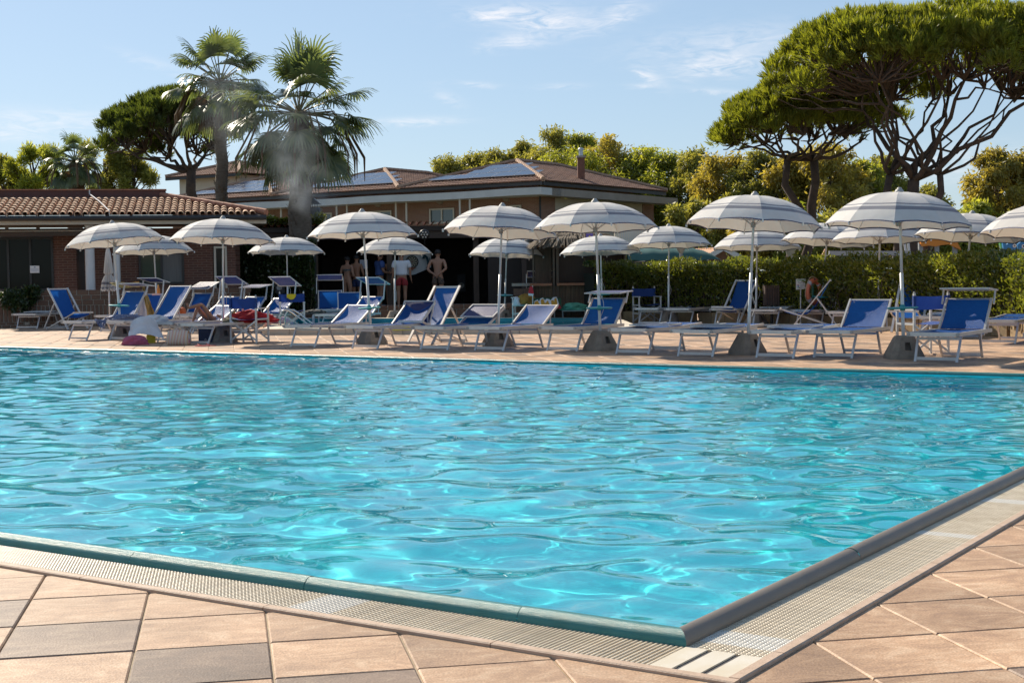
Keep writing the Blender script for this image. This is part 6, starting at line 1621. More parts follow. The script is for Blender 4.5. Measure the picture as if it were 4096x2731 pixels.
def small_things():
    white = mat('white_towel', (.70, .68, .68), .95, var=.1, vscale=20, bump=.4, bscale=150)
    grey = mat('grey_towel', (.42, .41, .42), .95, var=.15, vscale=20, bump=.4, bscale=150)
    gold = swirl_mat('gold_cloth', [(.30, .19, .05), (.50, .36, .12), (.16, .09, .03), (.42, .28, .08)], 5, 7)
    Y = 28.3
    cloth('fringed_towel', 'white fringed towel hanging from the front row lounger over the pink bag', 'towel', [P(522, 1287, 26.9), P(628, 1283, 27.3), P(655, 1360, 26.9), P(516, 1352, 26.7)], white, sag=-.10, wr=.02, seed=2)
    lump('bundled_towel', 'bundled white towel at the hinge of the fringed towel lounger', 'towel', P(622, 1288, 27.6), (.24, .12, .13), white, 4)
    Yg = 31.6
    cloth('gold_towel', 'gold and black patterned towel draped over a raised sunshade at left', 'towel', [P(436, 1128, Yg - .2), P(556, 1126, Yg), P(560, 1148, Yg + .1), P(460, 1147, Yg - .35)], gold, sag=.02, wr=.01, seed=3)
    cloth('gold_wrap', 'gold patterned cloth hanging in the left sunshade like a sling', 'cloth', [P(512, 1180, 30.6), P(563, 1172, 30.9), P(560, 1208, 30.6), P(484, 1262, 30.2)], gold, sag=.05, wr=.03, seed=5)
    cloth('brown_gold_towel', 'brown gold towel falling steeply behind the left sunshade', 'towel', [P(566, 1140, 31.4), P(580, 1150, 31.4), P(622, 1262, 31.2), P(585, 1262, 31.2)], gold, sag=.0, wr=.03, seed=6)
    cloth('knitted_towel', 'pale knitted towel hanging beside the gold cloth', 'towel', [P(564, 1180, 30.3), P(574, 1180, 30.3), P(590, 1270, 30.2), P(556, 1268, 30.2)], white, sag=0, wr=.012, seed=7)
    navyw = swirl_mat('navy_white_cloth', [(.03, .05, .14), (.55, .55, .58), (.04, .06, .17)], 8, 5)
    lump('beach_clothes', 'navy and white clothes heaped on the far left front lounger', 'clothes', P(505, 1279, 27.6), (.34, .2, .10), navyw, 8)
    cloth('hanging_scarf', 'navy white scarf hanging off the far left lounger', 'scarf', [P(375, 1277, 27.5), P(428, 1275, 27.6), P(418, 1312, 27.4), P(395, 1308, 27.4)], navyw, sag=0, wr=.02, seed=9)
    pinkc = mat('pink_mesh', (.48, .10, .17), .8, var=.25, vscale=30)
    lump('pink_bag', 'slumped pink mesh bag on the paving under the fringed towel', 'bag', G(530, 1381) + Vector((0, .2, 0)), (.23, .16, .17), pinkc, 11, rough=.15)
    lump('green_toy', 'small green toy beside the yellow box', 'toy', G(565, 1376) + Vector((0, .15, 0)), (.07, .06, .08), mat('toy_green', (.08, .30, .06), .5), 12)
    y = thing('yellow_box', 'bright yellow carton standing beside the pink bag', 'carton', G(596, 1373) + Vector((0, .15, 0)), R(20)); yb = mat('yellow_card', (.55, .42, .02), .6, var=.15, vscale=8)
    MB().box((0, 0, .07), (.16, .11, .14)).build('body', yb, y); MB().bar((-.08, -.055, .14), (-.08, .03, .17), .15, .004).build('flap', yb, y)
    y.children[1].location = (.08, 0, 0)
    tote = swirl_mat('tote_print', [(.62, .52, .42), (.55, .18, .20), (.62, .54, .45), (.62, .30, .10), (.62, .52, .42)], 2.6, 3.5)
    tb = thing('striped_tote', 'cream tote bag with pink and orange swirls on the paving', 'bag', G(708, 1381) + Vector((0, .15, 0)), R(-8))
    mb = MB(); prof = [(0, .20, .11), (.06, .225, .13), (.16, .22, .12), (.24, .20, .08), (.275, .19, .035)]; n = 20; vs = []
    for z, a, b in prof:
        for k in range(n): an = 2 * math.pi * k / n; c_, s_ = math.cos(an), math.sin(an); vs.append((a * math.copysign(abs(c_) ** .6, c_), b * math.copysign(abs(s_) ** .6, s_), z + .012 * math.sin(3 * an)))
    mb.add(vs, [(j * n + k, j * n + (k + 1) % n, (j + 1) * n + (k + 1) % n, (j + 1) * n + k) for j in range(4) for k in range(n)] + [tuple(range(n))[::-1]]); mb.build('body', tote, tb, True)
    for s in (-1, 1): MB().tube([(-.09, s * .03, .26), (-.06, s * .05, .32), (.06, s * .05, .31), (.09, s * .03, .26)], .009, 6).build('handle', mat('tote_handle', (.55, .45, .36), .8), tb)
    lump('yellow_bag', 'small mustard bag tucked behind the swirled tote', 'bag', G(676, 1372) + Vector((0, .3, 0)), (.09, .08, .2), mat('mustard', (.45, .27, .03), .7), 13, rough=.1)
    c = thing('cooler_bag', 'navy cooler bag with small white peak mark under a lounger', 'cooler bag', G(811, 1372) + Vector((0, .3, 0)), R(6)); nv = mat('navy_nylon', (.018, .028, .075), .6, var=.2, vscale=10)
    MB().box((0, 0, .14), (.26, .18, .28), taper=1.03).build('body', nv, c); MB().box((0, 0, .29), (.275, .19, .03)).build('lid', nv, c)
    lg = MB(); lg.tube([(-.018, -.093, .055), (0, -.094, .075), (.018, -.093, .055)], .004, 5); lg.obox((-.022, -.0935, .04), (.044, 0, 0), (0, .002, 0), (0, 0, .007)); lg.build('peak_mark', M_WHITEP, c)
    for k, (x, y_) in enumerate(((800, 1385), (838, 1384))):
        s = thing('flip_flop', ('left' if k == 0 else 'right') + ' red flip flop lying at the foot of the girl\'s lounger row', 'flip flop', G(x, y_), R(60 + 30 * k), 'pair of red flip flops'); rd = mat('coral_rubber', (.55, .09, .08), .6)
        MB().prism([(.035 * math.cos(a) * (1.15 if math.sin(a) > 0 else .85), .12 * math.sin(a), 0) for a in np.linspace(0, 6.28, 14, endpoint=False)], (0, 0, .015)).build('sole', rd, s); MB().tube([(-.035, -.01, .015), (0, .06, .045), (.035, -.01, .015)], .006, 5).build('strap', rd, s)
    red = mat('red_towel', (.46, .02, .025), .9, var=.3, vscale=10, bump=.3, bscale=60)
    lump('red_towel', 'crumpled red towel on a lounger behind the front director chair', 'towel', P(1000, 1290, 26.9), (.42, .26, .22), red, 15, rough=.28)
    lump('olive_bag', 'olive drab bag on the lounger beside the red towel', 'bag', P(922, 1290, 26.6), (.14, .1, .09), mat('olive_cloth', (.16, .125, .075), .9), 16)
    lump('orange_bag', 'orange swim bag on a rear lounger behind the big blue backrest', 'bag', P(720, 1254, 29.8), (.13, .1, .13), mat('orange_nylon', (.62, .13, .02), .6), 17, rough=.12)
    cloth('grey_towel', 'light grey towel over a raised backrest behind the girl', 'towel', [P(866, 1216, 28.9), P(900, 1214, 29.1), P(918, 1270, 28.6), P(884, 1280, 28.4)], grey, sag=0, wr=.015, seed=18)
    rg = thing('swim_ring', 'pink patterned inflatable swim ring standing by the small pool', 'swim ring', G(1100, 1318) + Vector((0, .4, 0)))
    def torus(mb, Rr, r, n=28, m=10, c=Vector((0, 0, 0))):
        vs = [c + Vector(((Rr + r * math.cos(b)) * math.cos(a), r * math.sin(b), (Rr + r * math.cos(b)) * math.sin(a))) for a in np.linspace(0, 2 * math.pi, n, endpoint=False) for b in np.linspace(0, 2 * math.pi, m, endpoint=False)]
        mb.add(vs, [(i * m + j, i * m + (j + 1) % m, ((i + 1) % n) * m + (j + 1) % m, ((i + 1) % n) * m + j) for i in range(n) for j in range(m)]); return mb
    o = torus(MB(), .28, .09).build('ring', swirl_mat('pink_print', [(.60, .40, .50), (.62, .58, .60), (.55, .12, .38), (.62, .55, .58)], 5, 6), rg, True); o.rotation_euler = (R(72), 0, 0); o.location = (0, 0, .13)
    MB().tube([(0, 0, 0), (0, 0, .03)], .02, 8).build('valve', mat('valve_green', (.05, .30, .10), .5), rg); rg.children[-1].location = (.12, -.2, .22)
    bt = thing('water_bottle', 'clear plastic water bottle hanging at the rear lounger by the small pool', 'bottle', G(1254, 1297) + Vector((0, 0, 0))); bt.location.y = G(1254, 1297).y
    pls = mat('clear_plastic', (.5, .5, .52), .12, spec=.8); MB().lathe([(.001, .0), (.035, .0), (.038, .05), (.033, .09), (.038, .13), (.036, .2), (.014, .25), (.014, .27)], 14).build('body', pls, bt, True); MB().lathe([(.016, .265), (.016, .29), (.001, .29)], 10).build('cap', mat('cap_lilac', (.4, .3, .5), .5), bt, True)
    dk = mat('dark_towel', (.10, .095, .085), .95, var=.3, vscale=14)
    lump('dark_towel', 'dark towel with white edge heaped on the rear lounger with the bottle', 'towel', P(1262, 1256, 33.8), (.26, .18, .10), dk, 19, rough=.25)
    # sunscreen and box on a tray
    s = thing('sunscreen_bottle', 'orange sunscreen bottle on the tray of the rear left umbrella', 'bottle', P(634, 1176, 31.9)); oc = mat('orange_plastic', (.65, .22, .02), .4)
    MB().lathe([(.001, 0), (.035, 0), (.037, .02), (.037, .12), (.02, .14), (.02, .18), (.001, .185)], 12).build('body', oc, s, True); MB().lathe([(.014, .18), (.014, .215), (.001, .215)], 8).build('cap', mat('amber_cap', (.6, .3, .05), .4), s, True)
    b = MB().box((0, 0, .02), (.18, .12, .04)).build('pink_packet', mat('pink_card', (.6, .42, .42), .7), label='pale pink packet beside the sunscreen bottle on the tray', cat='packet'); b.location = P(626, 1181, 31.85)
    # lettered towel, green towel, ochre clothes
    A, B_, C_, D_ = P(2134, 1192, 34.9), P(2243, 1190, 34.9), P(2247, 1238, 34.3), P(2132, 1240, 34.3)
    tw = cloth('lettered_towel', 'dark green towel with bold orange zigzag letters on the hut lounger', 'towel', [A, B_, C_, D_], mat('bottle_green_towel', (.02, .07, .03), .95, var=.2, vscale=20), sag=.0, wr=.004, seed=21)
    def onsheet(px, py, d): f, g = (px - 2133) / 112, (py - 1191) / 48; p = (A * (1 - f) + B_ * f) * (1 - g) + (D_ * (1 - f) + C_ * f) * g; n = (B_ - A).cross(D_ - A).normalized(); n = n if n.y < 0 else -n; return p + n * d - tw.location
    outl = ((2136, 1206), (2150, 1199), (2156, 1208), (2161, 1196), (2172, 1192), (2180, 1203), (2187, 1196), (2197, 1199), (2203, 1203), (2214, 1191), (2228, 1190), (2233, 1206), (2236, 1226), (2222, 1232), (2138, 1238))
    MB().prism([onsheet(x, y_, .012) for x, y_ in outl], (0, .004, 0)).build('white_outline', M_WHITEP, tw)
    for poly in (((2138, 1209), (2150, 1204), (2165, 1230), (2152, 1236), (2138, 1236)), ((2162, 1202), (2173, 1196), (2180, 1216), (2192, 1204), (2200, 1226), (2180, 1232), (2166, 1228)), ((2204, 1206), (2214, 1203), (2218, 1212), (2218, 1198), (2227, 1194), (2230, 1222), (2216, 1226), (2206, 1224))):
        MB().prism([onsheet(x, y_, .018) for x, y_ in poly], (0, .003, 0)).build('orange_letter', mat('towel_orange', (.55, .26, .02), .9), tw)
    MB().prism([onsheet(x, y_, .02) for x, y_ in ((2216, 1228), (2238, 1222), (2244, 1238), (2222, 1238))], (0, .003, 0)).build('red_corner', red, tw)
    lump('green_towel', 'crumpled sea green towel on the second hut lounger', 'towel', P(2298, 1240, 34.6), (.30, .18, .16), mat('sea_green_towel', (.10, .32, .22), .95, var=.3, vscale=9), 22, rough=.3)
    lump('ochre_clothes', 'ochre clothes with a white cap heaped on the side facing director chair', 'clothes', P(2104, 1216, 35.1), (.24, .2, .24), mat('ochre_cloth', (.40, .20, .03), .9, var=.35, vscale=8), 23, rough=.2)
    lump('white_shirt', 'small white shirt hanging beside the ochre clothes', 'clothes', P(2068, 1222, 35.0), (.09, .1, .2), white, 24)
    # sign, lifebuoy, bin
    sg = thing('rules_sign', 'white pool rules board with green header on a thin pole by the hedge', 'sign', G(3197, 1305) + Vector((0, -.15, 0))); Ys = sg.location.y
    a, b_ = P(3184, 1117, Ys) - sg.location, P(3222, 1158, Ys) - sg.location
    MB().tube([(0, .01, 0), ((a.x + b_.x) / 2, .01, b_.z + .1)], .014, 6).build('pole', M_ALU, sg); bd = MB().obox((a.x, -.01, b_.z), (b_.x - a.x, 0, .012), (0, .015, 0), (0, 0, a.z - b_.z)).build('board', mat('sign_white', (.66, .66, .62), .6), sg)
    W, Hh = b_.x - a.x, a.z - b_.z
    def mark(x, z, w, h, col, nm): MB().obox((a.x + W * x, -.014, b_.z + Hh * z), (W * w, 0, 0), (0, .004, 0), (0, 0, Hh * h)).build(nm, mat('ink_%s' % nm, col, .7), bd)
    mark(.08, .86, .84, .07, (.08, .30, .12), 'header')
    for k, (cc, nm) in enumerate((((.5, .1, .15), 'red_mark'), ((.15, .2, .5), 'blue_mark'), ((.1, .4, .35), 'teal_mark'))): mark(.12, .40 - .11 * k, .16, .08, cc, nm)
    for k in range(3): mark(.42, .42 - .12 * k, .42 - .1 * k, .03, (.25, .25, .25), 'text_line')
    for k in range(4): mark(.22 + .16 * k, .66 - .05 * (k % 2), .08, .07, (.1, .1, .1), 'pictogram')
    lb = thing('lifebuoy', 'orange lifebuoy with grey bands leaning on its post by the hedge', 'lifebuoy', G(3256, 1308) + Vector((0, -.15, 0))); Yb = lb.location.y
    cen = P(3256, 1166, Yb) - lb.location; rr = .29; tr = .058
    o = torus(MB(), rr - tr, tr, 36, 12).build('ring', mat('lifebuoy_orange', (.55, .12, .05), .5, col2=(.48, .15, .07), vscale=5), lb, True); o.location = cen; o.scale = (.72, 1, 1); o.rotation_euler.z = R(25)
    for k in range(4):
        an = math.pi / 4 + k * math.pi / 2; mb = MB(); vs = []
        for i in range(4):
            a_ = an - .14 + .28 * i / 3
            for j in range(12): b2 = 2 * math.pi * j / 12; q_ = rr - tr + (tr + .004) * math.cos(b2); vs.append((q_ * math.cos(a_), (tr + .004) * math.sin(b2), q_ * math.sin(a_)))
        mb.add(vs, [(i * 12 + j, i * 12 + (j + 1) % 12, (i + 1) * 12 + (j + 1) % 12, (i + 1) * 12 + j) for i in range(3) for j in range(12)]); oo = mb.build('band', grey, o, True)
    rp = MB().tube([((rr + .02 + .02 * math.sin(4 * a_)) * math.cos(a_), 0, (rr + .02 + .02 * math.sin(4 * a_)) * math.sin(a_)) for a_ in np.linspace(0, 6.283, 40)], .008, 5, cap=False).build('grab_rope', mat('rope_tan', (.42, .33, .2), .9), o)
    MB().tube([(cen.x, .1, 0), (cen.x, .1, cen.z + .1)], .025, 8).build('post', mat('post_green', (.03, .14, .09), .6), lb); MB().bar((cen.x, .1, cen.z + rr - .02), (cen.x, -.08, cen.z + rr - .03), .03, .03).build('hook', M_FRAMED, lb)
    bn = thing('litter_bin', 'brown slatted litter bin on posts against the hedge', 'bin', G(3086, 1302) + Vector((0, -.05, 0))); Yn = bn.location.y; a, b_ = P(3056, 1141, Yn) - bn.location, P(3115, 1222, Yn) - bn.location; W = b_.x - a.x
    bm = mat('brown_slat', (.075, .042, .028), .7, var=.3, vscale=6, rnd=.15)
    for k in range(6): MB().obox((a.x + W * k / 6 + .006, -.12, b_.z), (W / 6 - .012, 0, 0), (0, .02, 0), (0, 0, a.z - b_.z)).build('slat', bm, bn)
    for s in (0, 1): MB().obox((a.x + (W - .03) * s, -.095, b_.z), (.03, 0, 0), (0, .24, 0), (0, 0, a.z - b_.z)).build('side', bm, bn)
    MB().obox((a.x + .03, -.09, b_.z), (W - .06, 0, 0), (0, .2, 0), (0, 0, a.z - b_.z - .06)).build('liner', M_FRAMED, bn)
    MB().tube([(0, .02, 0), (0, .02, b_.z + .1)], .03, 8).build('post', M_FRAMED, bn)
    # chimney of the grill behind the pavilion roof
    p = P(1258, 905, 49); g = thing('grill_chimney', 'black metal grill chimney with pitched cap in the smoke', 'chimney', Vector((p.x, 49, 0))); a, b_ = P(1235, 802, 49) - g.location, P(1280, 905, 49) - g.location; W = b_.x - a.x
    MB().obox((a.x, -.2, 2.5), (W, 0, 0), (0, .4, 0), (0, 0, a.z - 2.5 - .25)).build('flue', mat('soot_black', (.025, .025, .027), .7, var=.3, vscale=5), g)
    for k in range(5): MB().obox((a.x + W * k / 5, -.22, a.z - .27), (.03, 0, 0), (0, .03, 0), (0, 0, .14)).build('louvre', M_FRAMED, g)
    MB().prism([(a.x - .05, -.26, a.z - .13), (b_.x + .05, -.26, a.z - .13), ((a.x + b_.x) / 2, -.26, a.z + .08)], (0, .52, 0)).build('cap', M_FRAMED, g)
small_things()

# ---------------------------------------------------------------- playground beyond the hedge
def playground():
    og = mat('play_orange', (.62, .20, .015), .5); gm = mat('play_grey', (.28, .29, .30), .5, .2); Y = 42
    p = P(3760, 990, Y); t = thing('play_fish', 'orange fish shaped play panel on grey posts beyond the hedge', 'play panel', Vector((p.x, Y, 0)))
    pts = ((3682, 955), (3700, 946), (3730, 952), (3760, 940), (3800, 945), (3838, 950), (3832, 972), (3846, 1000), (3822, 990), (3800, 978), (3768, 980), (3742, 986), (3716, 982), (3692, 986), (3684, 975))
    MB().prism([P(x, y, Y) - t.location for x, y in pts], (0, .12, 0)).build('fish', og, t)
    for x in (3690, 3755, 3828): q = P(x, 970, Y) - t.location; MB().bar((q.x, .2, 0), (q.x, .2, q.z), .12, .12, (0, 1, 0)).build('post', gm, t)
    for x in (3700, 3718): q = P(x, 985, Y) - t.location; MB().bar((q.x, .5, 0), (q.x, .5, q.z + .5), .14, .14, (0, 1, 0)).build('dark_post', M_POSTW, t)
    for k in range(7): q = P(3720 + 5 * k, 1020, Y) - t.location; MB().bar((q.x, .6, 0), (q.x, .6, q.z), .03, .03, (0, 1, 0)).build('rail_bar', gm, t)
    q0, q1 = P(3718, 1020, Y) - t.location, P(3754, 1020, Y) - t.location; MB().bar((q0.x, .6, q0.z), (q1.x, .6, q1.z), .04, .04).build('hand_rail', gm, t)
    bl = mat('play_blue', (.02, .16, .36), .45); Y = 34
    for k, (pts, eye, lb) in enumerate((( ((4012, 972), (4020, 968), (4026, 980), (4040, 968), (4060, 966), (4068, 980), (4062, 1000), (4046, 1012), (4028, 1010), (4014, 994)), (4058, 983), 'blue whale shaped play spring animal beyond the hedge'),
                                      (((4072, 976), (4084, 968), (4110, 968), (4126, 985), (4110, 1010), (4086, 1010), (4074, 994)), (4094, 985), 'second blue play animal cut by the right edge'))):
        p = P(eye[0], 990, Y); t = thing('play_animal', lb, 'play animal', Vector((p.x, Y, 0)), 0, 'blue play animals')
        MB().prism([P(x, y, Y) - t.location for x, y in pts], (0, .1, 0)).build('body', bl, t); e = P(*eye, Y) - t.location
        for r, d, mm in ((.045, -.012, M_WHITEP), (.022, -.02, M_FRAMED)): MB().prism([(e.x + r * math.cos(a), d, e.z + r * math.sin(a)) for a in np.linspace(0, 6.28, 16, endpoint=False)], (0, .01, 0)).build('eye', mm, t)
        MB().tube([(0, .05, 0), (0, .05, e.z - .1)], .05, 8).build('post', gm, t)
    p = P(4006, 975, 35); t = thing('green_play_figure', 'small green play figure behind the blue whale', 'play figure', Vector((p.x, 35, 0))); MB().prism([P(x, y, 35) - t.location for x, y in ((4000, 970), (4018, 962), (4026, 972), (4010, 985), (4016, 1012), (4004, 1005))], (0, .1, 0)).build('figure', mat('play_green', (.08, .36, .08), .5), t); MB().tube([(0, .05, 0), (0, .05, p.z)], .04, 6).build('post', gm, t)
    Y = 40; a, b = P(3316, 1013, Y), P(3636, 1013, Y); t = thing('swing_frame', 'grey horizontal swing beam on posts behind the hedge', 'swing', Vector((a.x, Y, 0)))
    MB().bar((0, 0, a.z), (b.x - a.x, 0, b.z), .12, .13).build('beam', gm, t)
    for x in (3330, 3478, 3628): q = P(x, 1013, Y) - t.location; MB().bar((q.x, 0, 0), (q.x, 0, q.z - .05), .1, .1, (0, 1, 0)).build('post', gm, t)
    for dx in (0, 14): q = P(3630 + dx, 1000, Y) - t.location; MB().bar((q.x + .15, 0, 0), (q.x - .1, 0, q.z + .35), .06, .06, (0, 1, 0)).build('slide_side', M_PVF, t)
    Y = 36; t = thing('climbing_board', 'tan wooden climbing board beside the umbrella pole behind the hedge', 'play board', Vector((P(3296, 1000, Y).x, Y, 0)))
    MB().prism([P(x, y, Y) - t.location for x, y in ((3283, 1056), (3286, 1022), (3294, 1010), (3300, 996), (3306, 1010), (3306, 1056))], (0, .08, 0)).build('board', mat('play_tan', (.35, .17, .07), .7), t); MB().bar((0, .1, 0), (0, .1, 1.4), .08, .08, (0, 1, 0)).build('post', M_POSTW, t)
playground()

# ================================================================ people
SKIN = [mat('skin_tan', (.36, .17, .095), .55, var=.08, vscale=8), mat('skin_warm', (.40, .20, .12), .55, var=.08, vscale=8)]
M_HAIR = mat('dark_hair', (.018, .012, .009), .6, var=.4, vscale=40); M_HAIRG = mat('grey_hair', (.16, .15, .14), .7, var=.3, vscale=40); M_HAIRB = mat('fair_hair', (.38, .21, .08), .6, var=.4, vscale=40)
def skin_mesh(name, joints, edges, m_, root, sub=2):
    me = bpy.data.meshes.new(name); keys = list(joints); me.from_pydata([joints[k][0] for k in keys], [(keys.index(a), keys.index(b)) for a, b in edges], [])
    o = bpy.data.objects.new(name, me); COL.objects.link(o); sk = o.modifiers.new('s', 'SKIN'); sk.use_smooth_shade = True; sk.branch_smoothing = .6
    for i, k in enumerate(keys):
        d = me.skin_vertices[0].data[i]; r = joints[k][1]; d.radius = r if isinstance(r, tuple) else (r, r); d.use_root = (k == root)
    ss = o.modifiers.new('u', 'SUBSURF'); ss.levels = sub; ss.render_levels = sub
    dg = bpy.context.evaluated_depsgraph_get(); ev = o.evaluated_get(dg); out = bpy.data.meshes.new_from_object(ev, preserve_all_data_layers=False, depsgraph=dg)
    bpy.data.objects.remove(o); bpy.data.meshes.remove(me); out.name = name; out.materials.clear(); out.materials.append(m_)
    out.polygons.foreach_set('use_smooth', [True] * len(out.polygons)); return out
def base_joints(pose=None, s=1.0, w=1.0):
    J = {'pel': ((0, 0, .97), (.155 * w, .115)), 'sp1': ((0, .005, 1.10), (.14 * w, .10)), 'sp2': ((0, .0, 1.24), (.155 * w, .11)), 'ch': ((0, -.005, 1.37), (.17 * w, .115)), 'nb': ((0, 0, 1.475), (.075, .07)), 'nt': ((0, .015, 1.545), (.056, .056)), 'hd': ((0, .02, 1.63), (.082, .098)), 'ht': ((0, .012, 1.715), (.07, .08))}
    for k, sg in (('l', -1), ('r', 1)):
        J['sh' + k] = ((sg * .185 * w, 0, 1.435), (.068, .062)); J['el' + k] = ((sg * .255, -.03, 1.16), (.044, .044)); J['fa' + k] = ((sg * .265, 0, 1.07), (.042, .04)); J['wr' + k] = ((sg * .265, .05, .915), (.028, .024)); J['ha' + k] = ((sg * .262, .07, .845), (.034, .018))
        J['hp' + k] = ((sg * .095 * w, 0, .90), (.098, .10)); J['th' + k] = ((sg * .105, .01, .72), (.084, .086)); J['kn' + k] = ((sg * .105, .015, .50), (.056, .058)); J['ca' + k] = ((sg * .105, -.015, .36), (.056, .06)); J['an' + k] = ((sg * .105, -.02, .09), (.036, .038)); J['he' + k] = ((sg * .108, -.03, .04), (.034, .036)); J['to' + k] = ((sg * .125, .12, .028), (.04, .024))
    for k, v in (pose or {}).items(): J[k] = (v, J[k][1]) if not isinstance(v[0], tuple) else v
    E = [('pel', 'sp1'), ('sp1', 'sp2'), ('sp2', 'ch'), ('ch', 'nb'), ('nb', 'nt'), ('nt', 'hd'), ('hd', 'ht')]
    for k in 'lr': E += [('ch', 'sh' + k), ('sh' + k, 'el' + k), ('el' + k, 'fa' + k), ('fa' + k, 'wr' + k), ('wr' + k, 'ha' + k), ('pel', 'hp' + k), ('hp' + k, 'th' + k), ('th' + k, 'kn' + k), ('kn' + k, 'ca' + k), ('ca' + k, 'an' + k), ('an' + k, 'he' + k), ('he' + k, 'to' + k)]
    return {k: (tuple(Vector(p) * s), tuple(q * s for q in r)) for k, (p, r) in J.items()}, E
def add_extras(me, J, s=1.0):
    'fingers, ears and nose joined into the body mesh'
    mb = MB(); mb.v = [tuple(v.co) for v in me.vertices]; mb.f = [tuple(p.vertices) for p in me.polygons]; mb.m = [0] * len(mb.f)
    for k, sg in (('l', -1), ('r', 1)):
        w, h = Vector(J['wr' + k][0]), Vector(J['ha' + k][0]); d = (h - w).normalized(); side = d.cross(Vector((sg, 0, .2))).normalized(); pal = d.cross(side)
        for q, (off, L) in enumerate(((-.024, .068), (-.008, .078), (.008, .074), (.023, .06))):
            b = h + side * off * s; m1 = b + d * L * .5 * s - pal * .006 * s; m2 = b + d * L * s - pal * .022 * s; mb.tube([b - d * .02 * s, m1, m2], [.0095 * s, .0088 * s, .007 * s], 6)
        b = w + d * .03 * s - side * .024 * s; mb.tube([b, b + (d * .5 - side) .normalized() * .03 * s, b + (d - side * .6).normalized() * .06 * s], [.012 * s, .0105 * s, .008 * s], 6)
    hd = Vector(J['hd'][0]); nk = Vector(J['nt'][0]); up = (hd - nk).normalized() if (hd - nk).length > 0 else ZV; up = (Vector(J['ht'][0]) - nk).normalized(); fw = FACE.get('f', Vector((0, 1, 0))); fw = (fw - up * fw.dot(up)).normalized(); rt = fw.cross(up)
    for sg in (-1, 1): mb.sphere(hd + rt * sg * .078 * s - up * .01 * s, (.014 * s, .02 * s, .03 * s), 8, 6)
    mb.sphere(hd + fw * .098 * s - up * .012 * s, (.014 * s, .02 * s, .022 * s), 8, 6)
    for sg in (-1, 1): mb.sphere(hd + fw * .086 * s + rt * sg * .032 * s + up * .012 * s, .010 * s, 6, 4)
    mb.sphere(hd + fw * .082 * s - up * .05 * s, (.024 * s, .012 * s, .008 * s), 8, 4)
    m_ = me.materials[0]; return mb.mesh('body', m_, True)
FACE = {}
